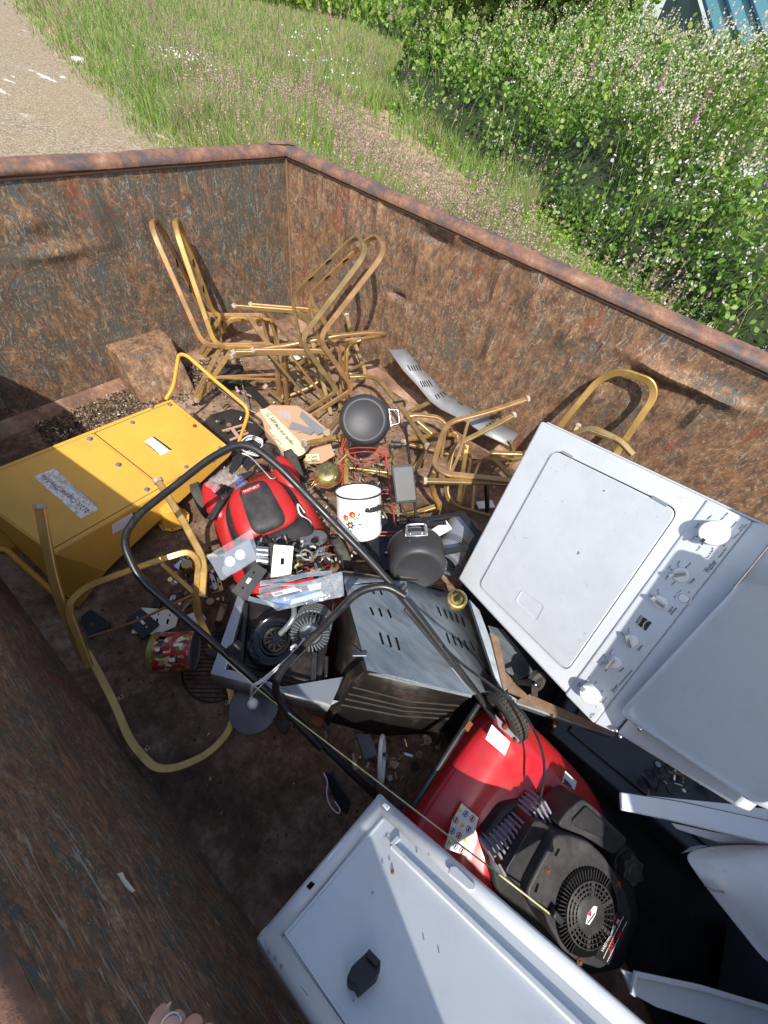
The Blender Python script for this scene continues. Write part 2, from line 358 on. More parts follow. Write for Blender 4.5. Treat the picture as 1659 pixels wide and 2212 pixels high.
# ================================================================== ground, plants, shed
k = N('gravel'); v = k.o; a = k.noise(.5, 5, .6); b_ = k.vor(38, out='Color'); d = k.vor(38); e = k.vor(90, out='Color')
g = k.n('ShaderNodeRGBToBW'); k.t.links.new(b_, g.inputs[0]); g2 = k.n('ShaderNodeRGBToBW'); k.t.links.new(e, g2.inputs[0])
base = k.ramp(k.math('ADD', k.math('MULTIPLY', g.outputs[0], .5), k.math('MULTIPLY', g2.outputs[0], .5)), [(.2, (.13, .095, .06)), (.45, (.25, .19, .125)), (.6, (.32, .26, .18)), (.8, (.45, .39, .31))])
base = k.mix(k.ramp(a, [(.45, 0), (.6, .35)]), base, (.30, .22, .12)); base = k.mix(k.ramp(k.noise(7, 5, .7), [(.55, 0), (.65, .5)]), base, (.14, .09, .06))
sp = k.math('MULTIPLY', k.ramp(k.noise(3.0, 4, .6, k.map((.35, 1, 1), (0, 0, -16))), [(.62, 0), (.64, 1)]), k.ramp(k.noise(.33, 2, .5, k.map(loc=(2.3, 4.1, 0))), [(.47, 0), (.55, 1)]))
base = k.mix(k.math('MULTIPLY', sp, .8), base, (.72, .70, .66))
k.col(base).rough(.95).bump(k.math('SUBTRACT', 1, d), .8, .02); M['gravel'] = k.m
k = N('bare soil'); base = k.ramp(k.noise(3, 7, .7), [(.35, (.10, .075, .04)), (.5, (.34, .25, .15)), (.65, (.50, .39, .25))]); base = k.mix(k.ramp(k.noise(1.2, 4, .6), [(.5, 0), (.6, .8)]), base, (.07, .09, .03))
k.col(base).rough(1).bump(k.noise(30, 5, .7), .7, .02); M['soil'] = k.m
def verge_y(x):       # edge of the gravel
    return np.interp(-np.asarray(x, float), [-6, 5.4, 6.2, 9.5, 13.4, 20.5, 60, 300], [2.0, 2.35, 2.5, 3.5, 4.5, 6.6, 18, 90])
def bush_y(x):        # foot of the bramble bank
    return np.interp(np.asarray(x, float), [-300, -60, -20, -12, -9.6, -6.4, -4.2, -1.65, 1.3, 2.8, 6, 20], [250, 60, 27, 17, 12.6, 9.6, 8.2, 6.8, 4.5, 3.6, 2.6, 1])
def tag_s(o): o['kind'] = 'structure'; return o
b = MB(); b.add([(-400, -400, GZ), (400, -400, GZ), (400, 400, GZ), (-400, 400, GZ)], [(0, 1, 2, 3)]); tag_s(b.build('ground', M['soil'], recalc=False))
xs = [-300, -60, -20.5, -13.4, -9.5, -6.2, -5.4, -3, 0, 6]
top = []
for x in np.linspace(-60, 6, 120): top.append((x, float(verge_y(x))+random.uniform(-.18, .18), GZ+.006))
b = MB(); b.add([(6, -60, GZ+.006), (-60, -60, GZ+.006)]+top, [tuple(range(len(top)+2))]); tag_s(b.build('gravel_yard', M['gravel'], recalc=False))

def leafmat(name, cols, rough=.5, trans=.35, sc=3.0):
    k = N(name); f = k.noise(sc, 3, .6); g_ = k.n('ShaderNodeNewGeometry').outputs['Random Per Island']
    t = k.math('ADD', k.math('MULTIPLY', f, .6), k.math('MULTIPLY', g_, .45)); n = len(cols)
    c = k.ramp(t, [(.25+.5*i/(n-1), q) for i, q in enumerate(cols)]); k.col(c).rough(rough)
    tr = k.n('ShaderNodeBsdfTranslucent'); k.set(tr.inputs[0], c); mx = k.n('ShaderNodeMixShader'); mx.inputs[0].default_value = trans
    k.t.links.new(k.b.outputs[0], mx.inputs[1]); k.t.links.new(tr.outputs[0], mx.inputs[2])
    k.t.links.new(mx.outputs[0], k.t.nodes['Material Output'].inputs[0]); k.b.inputs['Specular IOR Level'].default_value = .35; return k.m
def npmesh(name, V, Fq, mats, mi=None, kind='stuff', label=None, cat=None, smooth=False):
    """V (n,3), Fq (m,k) all faces k-gons"""
    me = bpy.data.meshes.new(name); V = np.asarray(V, np.float32); Fq = np.asarray(Fq, np.int32); m, kk = Fq.shape
    me.vertices.add(len(V)); me.vertices.foreach_set('co', V.ravel()); me.loops.add(m*kk); me.loops.foreach_set('vertex_index', Fq.ravel())
    me.polygons.add(m); me.polygons.foreach_set('loop_start', np.arange(m, dtype=np.int32)*kk)
    try: me.polygons.foreach_set('loop_total', np.full(m, kk, np.int32))
    except Exception: pass
    for q in mats: me.materials.append(q)
    if mi is not None: me.polygons.foreach_set('material_index', np.asarray(mi, np.int32))
    me.update(calc_edges=True); me.validate()
    if smooth: me.polygons.foreach_set('use_smooth', [True]*m)
    o = link(bpy.data.objects.new(name, me)); tag(o, label, cat, kind=kind); return o
M['grass'] = leafmat('grass', [(.10, .20, .03), (.17, .31, .05), (.26, .41, .08), (.36, .46, .14), (.46, .44, .22)], .55, .5, .6)
M['grass_dry'] = leafmat('dry grass', [(.22, .17, .11), (.34, .24, .18), (.42, .31, .25), (.50, .42, .27)], .7, .3, .8)
M['stem'] = leafmat('straw stems', [(.26, .26, .12), (.40, .34, .18), (.50, .42, .24)], .7, .3)
M['seed_pink'] = leafmat('fescue heads', [(.30, .19, .16), (.44, .30, .26), (.58, .44, .38)], .7, .3, .9)
M['herb'] = leafmat('low green weeds', [(.08, .19, .015), (.15, .31, .025), (.24, .42, .04), (.36, .50, .08)], .5, .45, 1.2)
M['bramble'] = leafmat('bramble leaves', [(.035, .09, .015), (.085, .20, .03), (.15, .29, .045), (.25, .39, .07), (.38, .47, .12)], .42, .45, 1.3)
M['petal'] = leafmat('white petals', [(.75, .75, .72), (.85, .83, .84)], .6, .3)
M['seed'] = leafmat('pale seed heads', [(.42, .40, .27), (.56, .52, .36), (.68, .66, .50)], .7, .3)
M['yellow'] = leafmat('yellow petals', [(.80, .62, .02), (.85, .70, .03)], .6, .3)
M['pink'] = leafmat('foxglove bells', [(.45, .10, .32), (.62, .22, .50), (.75, .4, .65)], .5, .3)
k = N('painted-shade undergrowth'); k.col(k.ramp(k.noise(5, 5, .7), [(.35, (.010, .018, .006)), (.65, (.030, .050, .014))])).rough(.9); M['under'] = k.m  # near-black green puts the shade between the leaves into the colour
def blades(x, y, z0, h, w, lean, seed=1, az=None):
    """curved grass blades: 2 quads each (as quads)"""
    r = np.random.default_rng(seed); n = len(x); a = r.uniform(0, 2*np.pi, n); b_ = r.uniform(0, 2*np.pi, n) if az is None else az
    wx, wy = np.cos(a)*w/2, np.sin(a)*w/2; lx, ly = np.cos(b_)*lean*h, np.sin(b_)*lean*h
    P = []
    for t, ww in ((0, 1), (.55, .8), (1, .12)):
        cx, cy, cz = x+lx*t*t, y+ly*t*t, z0+h*t*(1-.25*lean*t)
        P.append(np.stack([cx-wx*ww, cy-wy*ww, cz], 1)); P.append(np.stack([cx+wx*ww, cy+wy*ww, cz], 1))
    V = np.stack(P, 1).reshape(-1, 3); i = np.arange(n)[:, None]*6
    F = np.concatenate([i+np.array([0, 1, 3, 2]), i+np.array([2, 3, 5, 4])]); return V, F
def heads(x, y, z, n_per, L, spread, sz, seed=2):
    """small quads gathered along a stem top: seed heads"""
    r = np.random.default_rng(seed); n = len(x); t = r.uniform(0, 1, (n, n_per)); 
    cx = x[:, None]+r.normal(0, 1, (n, n_per))*spread*(1-t); cy = y[:, None]+r.normal(0, 1, (n, n_per))*spread*(1-t); cz = z[:, None]+L*t
    return quads(cx.ravel(), cy.ravel(), cz.ravel(), np.full(n*n_per, sz)*r.uniform(.6, 1.3, n*n_per), seed)
def quads(x, y, z, s, seed=3, up=.0, el=1.0):
    r = np.random.default_rng(seed); n = len(x); a = r.normal(size=(n, 3)); a /= np.linalg.norm(a, axis=1)[:, None]
    nn = r.normal(size=(n, 3)); nn[:, 2] += up; nn /= np.linalg.norm(nn, axis=1)[:, None]
    u = np.cross(a, nn); u /= np.linalg.norm(u, axis=1)[:, None]; w = np.cross(nn, u); c = np.stack([x, y, z], 1); s = s[:, None]/2
    # leaf-shaped hexagon
    V = np.stack([c-u*s*el, c-u*s*.4*el+w*s*.8, c+u*s*.45*el+w*s*.62, c+u*s*1.1*el, c+u*s*.45*el-w*s*.62, c-u*s*.4*el-w*s*.8], 1).reshape(-1, 3)
    return V, np.arange(n)[:, None]*6+np.arange(6)
def inview(x, y, z, mar=60):
    d = np.stack([x-CAM.x, y-CAM.y, z-CAM.z], 1); cz = d@np.array(FWD); cx = d@np.array(RGT); cy = d@np.array(UPV)
    px = W0/2+FPX*cx/np.maximum(cz, .01); py = H0/2-FPX*cy/np.maximum(cz, .01)
    return (cz > .1) & (px > -mar) & (px < W0+mar) & (py > -mar-40) & (py < 950)
def scatter(n, dmax=45, seed=1, power=1.0, dmin=1.0):
    """points on the ground, density falling with distance, in a wedge wider than the view"""
    r = np.random.default_rng(seed); d = dmin*(dmax/dmin)**r.uniform(0, 1, n)**power; a = np.radians(r.uniform(30, 185, n))
    return CAM.x+d*np.cos(a), CAM.y+d*np.sin(a), d, r
# --- grass
x, y, d, r = scatter(900000, 60, 11, .8, 2.2)
ok_ = (y > np.where(x > -.12, .25, -9)) & (y > verge_y(x)-.2+r.normal(0, .22, len(x))) & (y < bush_y(x)+1.0) & inview(x, y, np.full(len(x), GZ+.3))
x, y, d = x[ok_], y[ok_], d[ok_]
nz = np.sin(x*1.3+y*.7)*np.cos(y*1.1-x*.4)+.5*np.sin(x*3.1+1)*np.sin(y*2.7)
bare = (np.abs(y-(bush_y(x)-.9)+.25*np.sin(x*2)) < .85) & (x < -.9) & (x > -8)
low = (x > -.6) & (y > np.interp(x, [-.6, .9, 1.7, 3], [4.3, 3.6, 2.9, 2.5]))
keep = ~(bare & (r.uniform(0, 1, len(x)) < .93)) & (r.uniform(0, 1, len(x)) < np.where(d < 6, 1, .95)); x, y, d, nz, low = x[keep], y[keep], d[keep], nz[keep], low[keep]
edge = np.clip((y-verge_y(x)+.25)/.7, .25, 1)
h = (r.uniform(.22, .62, len(x))+.12*nz)*edge*np.where(low, .35, 1); h = np.clip(h, .06, .85)*np.where((x > -8.5) & (x < -.8) & (np.abs(y-(bush_y(x)-2.2)) < 1.0), .40, 1); w = np.maximum(.004, d*.0011)*r.uniform(.7, 1.5, len(x))
V, F_ = blades(x, y, GZ, h, w, r.uniform(.1, .7, len(x)), 5); n = len(x)
dry = (r.uniform(0, 1, n)+.25*nz > .86).astype(int); mi = np.where(low & (r.uniform(0, 1, n) < .7), 2, dry); mi = np.concatenate([mi, mi])
npmesh('grass', V, F_, [M['grass'], M['grass_dry'], M['herb']], mi, label='long meadow grass along the gravel and the dumpster', cat='grass')
GXY = (x, y, d, h, nz)
# tall stems with purple-brown seed heads, thickest beside the dumpster
sel = ((r.uniform(0, 1, n) < .012+.05*(nz > .45)) | ((np.abs(y-np.interp(x, [-7, -6, -4, -2, -.3, .9, 1.7, 2.6], [6.6, 6, 5.0, 4.2, 3.4, 2.9, 2.4, 2.3])) < .75+.25*np.sin(x*1.7)) & (x > -7.5) & (x < 1.9) & (y < bush_y(x)-1.9) & (r.uniform(0, 1, n) < .07))) & ~low
sx, sy, sdd, sh = x[sel], y[sel], d[sel], h[sel]*.9+.28
V, F_ = blades(sx, sy, GZ, sh, np.maximum(.003, sdd*.0007), np.full(len(sx), .12), 6, np.full(len(sx), .3)); V2, F2 = heads(sx+.10*sh*.9, sy+.04*sh, GZ+sh-.10, 9, .15, .014, .0, 7)
V2, F2 = heads(sx+.11*sh, sy+.035*sh, GZ+sh*.95-.07, 14, .17, .010, .019, 7)
npmesh('grass', V, F_, [M['stem']], label='dry straw-coloured stems standing above the grass', cat='grass')
npmesh('grass_seed_heads', V2, F2, [M['seed_pink']], label='purplish seed heads of the tall grass beside the rim', cat='grass')
# --- low bright weeds in the hollow at right
r = np.random.default_rng(21); n = 90000; x = r.uniform(-2.5, 4.5, n); y = r.uniform(1.2, 7.5, n); ok_ = (y < bush_y(x)+.6) & (y > np.interp(x, [-1, .9, 1.7, 3, 4], [4.6, 3.5, 2.7, 2.1, 1.6])) & (x > -1.2-.4*(y-4)) & inview(x, y, np.full(n, GZ)); x, y = x[ok_], y[ok_]
V, F_ = quads(x, y, GZ+.02+r.uniform(0, .16, len(x))*(1+.5*np.sin(x*5)*np.sin(y*4)), r.uniform(.02, .05, len(x)), 22, 1.2, 1.3)
npmesh('weeds', V, F_, [M['herb']], label='low bright green weeds in the hollow at the foot of the brambles', cat='weeds')
# --- bramble bank
def bank_h(x, y):
    t = np.clip((y-bush_y(x))*np.interp(x, [-30, -6, 2], [.45, .62, .8]), 0, None)
    H = 2.2+.28*np.sin(x*.9+.5)*np.cos(y*.8)+.24*np.sin(x*2.3+y*1.7)*np.cos(y*2.1-x*.7)+.15*np.sin(x*5.1-y*3.3)*np.cos(x*3.7+y*4.4)+np.clip((-x-2)*.05, 0, .7)
    return H*(1-np.exp(-t*1.35))*np.clip(.35+t*1.4, 0, 1)
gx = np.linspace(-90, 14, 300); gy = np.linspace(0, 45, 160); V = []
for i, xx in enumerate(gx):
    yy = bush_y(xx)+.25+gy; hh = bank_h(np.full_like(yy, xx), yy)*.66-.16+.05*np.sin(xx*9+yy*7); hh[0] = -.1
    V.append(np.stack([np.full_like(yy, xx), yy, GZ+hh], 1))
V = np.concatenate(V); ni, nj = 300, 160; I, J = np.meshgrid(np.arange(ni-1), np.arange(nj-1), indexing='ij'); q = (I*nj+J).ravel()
npmesh('bramble_bank', V, np.stack([q, q+nj, q+nj+1, q+1], 1), [M['under']], label='undergrowth core inside the bramble bank, its dark colour standing in for shade', cat='undergrowth', smooth=True)
x, y, d, r = scatter(1000000, 95, 31, .85, 3.0); ok_ = (y > bush_y(x)-.05+r.normal(0, .18, len(x))); x, y, d = x[ok_], y[ok_], d[ok_]
H = bank_h(x, y+.15); u = r.uniform(0, 1, len(x)); z = GZ+np.maximum(H*(1-.34*u**1.6), .03)*np.where(y < bush_y(x)+.7, r.uniform(.05, 1, len(x)), 1)+r.normal(0, .03, len(x)); ok_ = inview(x, y, z); x, y, z, d = x[ok_], y[ok_], z[ok_], d[ok_]
clump = np.sin(x*3.1+np.sin(y*2.3)*1.5)*np.sin(y*3.7+np.sin(x*1.9)*1.3)+.5*np.sin(x*7.3+y*2)*np.sin(y*6.1-x*3)+.4*np.sin(z*6+x*2); keep = r.uniform(0, 1, len(x)) < np.clip(.70+1.1*clump, .12, 1); x, y, z, d, clump = x[keep], y[keep], z[keep], d[keep], clump[keep]; z = z+.10*np.clip(clump, -.6, 1.2)
V, F_ = quads(x, y, z, np.maximum(.045, d*.0052)*r.uniform(.45, 1.6, len(x)), 33, .7, 1.15)
npmesh('bramble_leaves', V, F_, [M['bramble']], label='dense bramble leaves of the thicket behind the dumpster', cat='brambles')
# grass growing through the brambles
sel = r.uniform(0, 1, len(x)) < .05*(1+1.6*np.sin(x*1.1)*np.sin(y*.9+2)); gx_, gy_, gd = x[sel], y[sel], d[sel]; H = bank_h(gx_, gy_)
V, F_ = blades(gx_, gy_, GZ+H*.6, H*.25+r.uniform(.2, .5, len(gx_)), np.maximum(.006, gd*.0012), r.uniform(.2, .8, len(gx_)), 35)
npmesh('grass', V, F_, [M['grass']], label='long green blades growing up through the brambles', cat='grass')
# pale seed heads along the top and white blossom
sel = (r.uniform(0, 1, len(x)) < .075*(z > 1.0)+.05*((z > .5) & (np.sin(x*1.3)*np.sin(y*1.1+1) > .2))); a_, b_, c_ = x[sel], y[sel], z[sel]; V, F_ = heads(a_, b_, c_+.05, 14, .30, .045, .026, 36)
npmesh('pale_seed_heads', V, F_, [M['seed']], label='pale fluffy seed heads standing over the brambles', cat='grass')
cl = (np.sin(x*1.9+1)*np.sin(y*2.1)+.6*np.sin(x*4.7)*np.cos(y*3.9)) > .45
sel = (r.uniform(0, 1, len(x)) < .075*cl+.012); V, F_ = heads(x[sel], y[sel], z[sel]+.03, 7, .06, .045, .026, 37)
npmesh('white_blossom', V, F_, [M['petal']], label='white bramble blossom scattered over the thicket', cat='blossom')
# daisies and yellow flowers in the grass
def patch(pxs, n, s, mat, name, label, zz, spread=.4, seed=40):
    r = np.random.default_rng(seed); X = []; 
    for px, py in pxs:
        p = oz(px, py, zz); m = n//len(pxs); dd = (p-CAM).length; X.append(np.stack([p.x+r.normal(0, spread*dd/8, m), p.y+r.normal(0, spread*dd/8, m), zz+r.normal(0, .06, m)], 1))
    X = np.concatenate(X); dd = np.hypot(X[:, 0]-CAM.x, X[:, 1]-CAM.y); V, F_ = quads(X[:, 0], X[:, 1], X[:, 2], np.maximum(s, dd*.0028), seed, 1.5); npmesh(name, V, F_, [mat], label=label, cat='flowers')
patch([(350, 105), (370, 112), (395, 118), (420, 128), (445, 145)], 130, .035, M['petal'], 'daisies', 'patch of white ox-eye daisies in the long grass by the gravel', .3, .16)
patch([(650, 85), (665, 70), (690, 120), (660, 130), (735, 150), (755, 130), (740, 175), (700, 60)], 130, .035, M['petal'], 'daisies', 'loose white daisies left of the bramble thicket', .5, .22, 41)
patch([(1400, 355), (1450, 345), (1480, 370), (1380, 380), (1560, 330)], 60, .03, M['petal'], 'daisies', 'small white daisies at the right of the brambles', 1.2, .22, 43)
patch([(560, 262), (580, 270), (620, 272), (650, 265), (690, 300), (640, 250), (740, 470), (600, 305), (655, 290), (480, 235), (860, 380)], 46, .03, M['yellow'], 'yellow_flowers', 'small yellow hawkweed flowers in the verge', .25, .12, 42)
# foxgloves
fx = thing
FOX = [(1335, 165, 9.5), (1385, 112, 10), (1290, 128, 9.8), (1440, 158, 9), (1545, 172, 8.5), (1520, 230, 8), (1478, 268, 8.2), (715, 22, 17), (735, 25, 17.5), (755, 12, 18), (845, 18, 16), (865, 8, 17), (690, 10, 18)]
FL = ['tall foxglove spike, right of the middle above the thicket', 'foxglove spike just under the grey wall of the shed', 'pale foxglove spike left of the tallest one over the thicket', 'short dark pink foxglove spike below the shed', 'small faded foxglove spike at the right of the thicket', 'drooping foxglove spike half sunk in the leaves', 'little foxglove spike near the right edge of the thicket', 'far foxglove at the top left of the thicket', 'far foxglove, second of the row in the high grass', 'far foxglove with its tip at the top edge', 'foxglove nearest to the top middle of the picture', 'far foxglove right beside the top middle', 'leftmost far foxglove in the high grass']
for (px, py, dd), lb in zip(FOX, FL):
    p = od(px, py, dd); g0 = p.z-.16; t = thing('foxglove', (p.x, p.y, GZ), lb, 'foxglove', 'foxgloves in the thicket')
    b = MB(); tip = Vector((p.x+rng.uniform(-.06, .06), p.y, p.z+rng.uniform(.06, .2))); b.tube(smoothpath([(p.x-.03, p.y, GZ), (p.x, p.y, g0-.1), tip], 5), .006, 5); b.build('stem', M['herb'], t)
    b = MB(); rr = random.Random(int(px))
    for i in range(30):
        q = i/30; a = rr.uniform(0, 6.28); c0 = Vector((p.x, p.y, g0)).lerp(tip, q); dv = Vector((math.cos(a), math.sin(a), -.7)).normalized(); s = .036*(1-.75*q); b.lathe([(.003, 0), (s*.22, s*.3), (s*.30, s*.8), (s*.42, s)], 6, frame(c0, dv.orthogonal(), z=dv))
    b.build('flower_bells', M['pink'], t)
# distant trees behind the bank
def crown(name, c, rad, n, mat, sz, seed, label, trunk_h):
    r = np.random.default_rng(seed); t = thing(name, (c[0], c[1], GZ), label, 'tree', 'trees behind the bramble bank')
    cl_ = r.normal(size=(26, 3)); cl_ /= np.linalg.norm(cl_, axis=1)[:, None]; cl_ = cl_*np.array(rad)*r.uniform(.45, .95, 26)[:, None]
    k_ = r.integers(0, 26, n); p = cl_[k_]+r.normal(0, 1, (n, 3))*np.array(rad)*.22; V, F_ = quads(c[0]+p[:, 0], c[1]+p[:, 1], c[2]+p[:, 2], np.full(n, sz)*r.uniform(.6, 1.4, n), seed, .6)
    o = npmesh('crown', V, F_, [mat], kind=None); o.parent = t; o.matrix_parent_inverse = Matrix.Translation(Vector((c[0], c[1], GZ))).inverted()
    b = MB(); b.tube([(c[0], c[1], GZ), (c[0]+.1, c[1], GZ+trunk_h), (c[0], c[1]+.1, c[2]+.3)], .10, 8)
    for i in range(7):
        q = cl_[i]; b.tube([(c[0], c[1], GZ+trunk_h*.9), (c[0]+q[0]*.5, c[1]+q[1]*.5, c[2]+q[2]*.4), (c[0]+q[0], c[1]+q[1], c[2]+q[2])], .035, 5)
    b.build('trunk', paintm('bark '+str(seed), (.12, .09, .06), .9, .3), t)
M['willow'] = leafmat('willow leaves', [(.10, .19, .03), (.2, .33, .06), (.32, .44, .09)], .5, .4)
for i, (px, py, dd, rad, lb) in enumerate([(1250, -75, 17, (2.0, 2.0, 1.5), 'yellow-green leafy tree beside the shed'), (1130, -80, 20, (3, 3, 2.2), 'dark leafy tree behind the middle of the thicket')]):
    p = od(px, py, dd); crown('leafy_tree', (p.x, p.y, p.z-.2), rad, 16000, M['willow'], .13+.03*i, 60+i, lb, max(.6, p.z-GZ-1.4))
r = np.random.default_rng(55); n = 26000; hx = r.uniform(-62, -40, n); hy = r.uniform(6, 60, n); hz = GZ+3.4*r.uniform(0, 1, n)**.6*(.75+.25*np.sin(hy*.7)*np.cos(hx*.5)); V, F_ = quads(hx, hy, hz, r.uniform(.25, .6, n), 56, .6)
npmesh('far_hedge', V, F_, [M['willow']], label='far green hedge closing the view beyond the verge', cat='hedge')
# shed
k = N('blue-green metal roof'); k.col(k.mix(k.noise(1.5, 3), (.10, .27, .33), (.14, .33, .39))).rough(.42).metal(.0); M['roof'] = k.m
M['shedwall'] = paintm('grey shed wall', (.16, .22, .26), .6, .2)
def ptd(a, d): return CAM+ray(*a)*d
shd = thing('metal_shed', (0, 0, 0), 'shed with a blue-green ribbed metal roof behind the brambles', 'shed')
e0, e1 = ptd((1568, 165), 15.5), ptd((1500, -70), 19); w0 = ptd((1740, 20), 15.5)
ex = (w0-e0).normalized(); upr = (e1-e0); shd.location = (e0.x, e0.y, GZ); 
b = MB(); wv = ex*7.0; b.prism([e0, e1, e1+wv, e0+wv], upr.cross(wv).normalized()*.06); b.build('roof_slope', M['roof'], shd)
b = MB(); nn = upr.cross(wv).normalized(); nn = nn if nn.dot(CAM-e0) > 0 else -nn
for i in range(22): a = e0+wv*(i/21)+nn*.01; b.bar([a, a+upr], .06, .10, nn)
b.build('roof_seams', paintm('roof seam', (.015, .05, .10), .5, .1), shd)
q0, q1, q2 = e0+wv*.04-upr*.01, ptd((1700, 45), 13.6), ptd((1720, 210), 12.6); q3 = ptd((1560, 225), 13.2)
b = MB(); b.prism([q0, q1, q2, q3], (0, 0, -.05)); b.build('lean_to_roof', M['roof'], shd)
b = MB(); 
for i in range(26): s = i/25; b.bar([q0.lerp(q3, s)+Vector((0, 0, .02)), q1.lerp(q2, s)+Vector((0, 0, .02))], .02, .03, (0, 0, 1))
b.build('roof_ribs', M['roof'], shd)
g0, g1 = ptd((1452, -30), 19.5), e1-Vector((0, 0, .12)); g2 = e0-Vector((0, 0, .12))
b = MB(); b.add([g0, g1, g2, (g2.x, g2.y, GZ), (g0.x, g0.y, GZ)], [(0, 1, 2, 3, 4)]); b.build('gable_wall', M['shedwall'], shd)
b = MB(); f0 = e0+wv; b.add([g2, f0-Vector((0, 0, .12)), (f0.x, f0.y, GZ), (g2.x, g2.y, GZ)], [(0, 1, 2, 3)]); b.build('front_wall', M['shedwall'], shd)
# litter on the verge
def litter(name, lb, cat, pts, mat, th=.006, z=GZ+.02):
    q = [oz(a, b_, z) for a, b_ in pts]; b = MB(); b.prism(q, (0, 0, th)); o = b.build(name, mat, None, bevel=.001); tag(o, lb, cat); return o
litter('wood_lath', 'pale strip of wood lying on the gravel near the dumpster corner', 'wood strip', [(333, 292), (338, 290), (396, 315), (394, 320)], paintm('bleached wood', (.55, .5, .42), .8, .3), .02)
litter('crumpled_paper', 'crumpled white paper at the edge of the gravel', 'litter', [(155, 129), (163, 127), (172, 129), (184, 131), (182, 140), (174, 136), (168, 138), (160, 133)], paintm('white paper', (.7, .7, .72), .8, .1), .05)
litter('plastic_wrapper', 'small grey-green wrapper in the grass edge', 'litter', [(252, 188), (258, 190), (268, 203), (270, 210), (262, 206)], paintm('wrapper', (.35, .45, .45), .5, .2), .04)
# ================================================================== picking helpers for the things in the dumpster
def crop(x0, y0, s): return lambda x, y: ((x0+x/s)/1.82278, (y0+y/s)/1.82278)
cA = crop(500, 800, 1.3825); cB = crop(0, 1300, 1.508); cD = crop(1500, 1350, 1.0886); cE1 = crop(700, 1700, 2.765); cE2 = crop(1200, 1700, 2.37)
cE3 = crop(700, 2200, 2.37); cE4 = crop(1200, 2300, 1.8433); cG1 = crop(1500, 1300, 2.07375); cG2 = crop(1700, 3000, 2.07375); cG3 = crop(1000, 3000, 1.659)
cG4 = crop(200, 2300, 2.07375); cK1 = crop(2200, 1900, 2.013); cK2 = crop(1800, 1600, 1.8433); cK3 = crop(1700, 2500, 1.659); cK4 = crop(2300, 2900, 1.9544)
def at(c, pts): return [oz(*c(x, y), z) for x, y, z in pts]
def aty(c, pts): return [oy(*c(x, y), yy) for x, y, yy in pts]
def onp(c, pts, pl): return [on(*c(x, y), pl[0], pl[1]) for x, y in pts]
def axis(px, py, dx, dy, tow):
    """a direction given by how it runs in the view from a point: right, up, towards the viewer"""
    return (RGT*dx+UPV*dy-ray(px, py)*tow).normalized()
def base_of(pts): 
    c = sum((Vector(p) for p in pts), Vector())/len(pts); return Vector((c.x, c.y, min(p[2] for p in pts)))
def metalm(name, c, rough=.35, metal=.8, dirt=.3, dcol=(.10, .07, .05), scale=10, aniso=None, bump=.06):
    k = N(name); d = k.ramp(k.noise(scale, 6, .7), [(.48, 0), (.74, 1)]); e = k.noise(scale*.5, 4, .6, k.map(aniso) if aniso else None)
    base = k.mix(e, tuple(x*.8 for x in c), tuple(min(x*1.2, 1) for x in c)); base = k.mix(k.math('MULTIPLY', d, dirt), base, dcol)
    k.col(base).rough(k.math('ADD', k.math('MULTIPLY', d, .3), k.math('ADD', k.math('MULTIPLY', e, .15), rough-.07))).metal(k.math('MULTIPLY', k.math('SUBTRACT', 1, k.math('MULTIPLY', d, .6)), metal)); k.bump(k.noise(scale*5, 4, .6), bump, .002); return k.m
M['gold'] = metalm('antique gold paint', (.50, .315, .10), .33, .65, .35, (.13, .08, .03), 14); M['bronze'] = metalm('bronze paint', (.43, .26, .12), .36, .6, .3, (.15, .07, .04), 14)
M['olive'] = metalm('dull olive gold', (.33, .235, .105), .38, .6, .35, (.10, .07, .03), 14); M['cap'] = paintm('rusty foot glide', (.42, .33, .26), .6, .5)
M['yellow_paint'] = paintm('yellow enamel', (.70, .38, .06), .45, .28, (.28, .13, .03), .4, scale=4, spots=.8, bump=.03); M['black_metal'] = metalm('black tube', (.014, .015, .017), .34, .0, .25, (.05, .045, .04), 18)
M['black_plastic'] = paintm('black plastic', (.018, .018, .020), .45, .35, (.07, .06, .05), .4, scale=14); M['grey_plastic'] = paintm('weathered dark plastic', (.026, .027, .029), .50, .5, (.12, .10, .085), .3, scale=10, spots=.4)
M['red_paint'] = paintm('red enamel', (.50, .014, .022), .30, .25, (.20, .06, .04), .5, scale=9, coat=.5, bump=.02, spots=.5); M['red_plastic'] = paintm('faded red plastic', (.42, .018, .02), .35, .45, (.20, .07, .05), .4, scale=9, spots=.6)
M['rubber'] = paintm('dusty rubber', (.05, .047, .043), .8, .6, (.19, .165, .14), .2, scale=9); M['galv'] = metalm('galvanised steel', (.24, .27, .30), .36, .55, .35, (.16, .13, .10), 5, (1, 6, 1)); M['dark_sheet'] = metalm('scorched black steel', (.012, .011, .010), .40, .1, .5, (.10, .06, .045), 9, (1, 5, 1))
M['steel'] = metalm('brushed steel', (.50, .51, .52), .3, .85, .15, (.2, .18, .15), 9, (1, 14, 1)); M['chrome'] = metalm('dirty chrome', (.6, .6, .6), .18, .95, .2); M['brass'] = metalm('brass', (.52, .40, .15), .24, .95, .3, (.18, .12, .05), 12)
M['rust'] = paintm('heavy rust', (.17, .065, .03), .85, .5, (.07, .03, .02), .2, scale=20, bump=.5); M['anod'] = paintm('hard anodised aluminium', (.036, .037, .042), .46, .3, (.11, .105, .10), .4, .1, scale=6, bump=.05, spots=.3)
M['appliance'] = None; M['white_enamel'] = paintm('white enamel', (.82, .84, .84), .18, .03, (.4, .4, .38), .5, coat=.6, bump=0)
M['ivory'] = paintm('ivory plastic', (.74, .72, .56), .35, .1, (.4, .35, .25)); M['card'] = paintm('cardboard', (.46, .30, .19), .85, .2, (.25, .17, .1), .1, scale=5); M['masking'] = paintm('masking tape', (.70, .64, .42), .7, .12, (.5, .42, .25), .2)
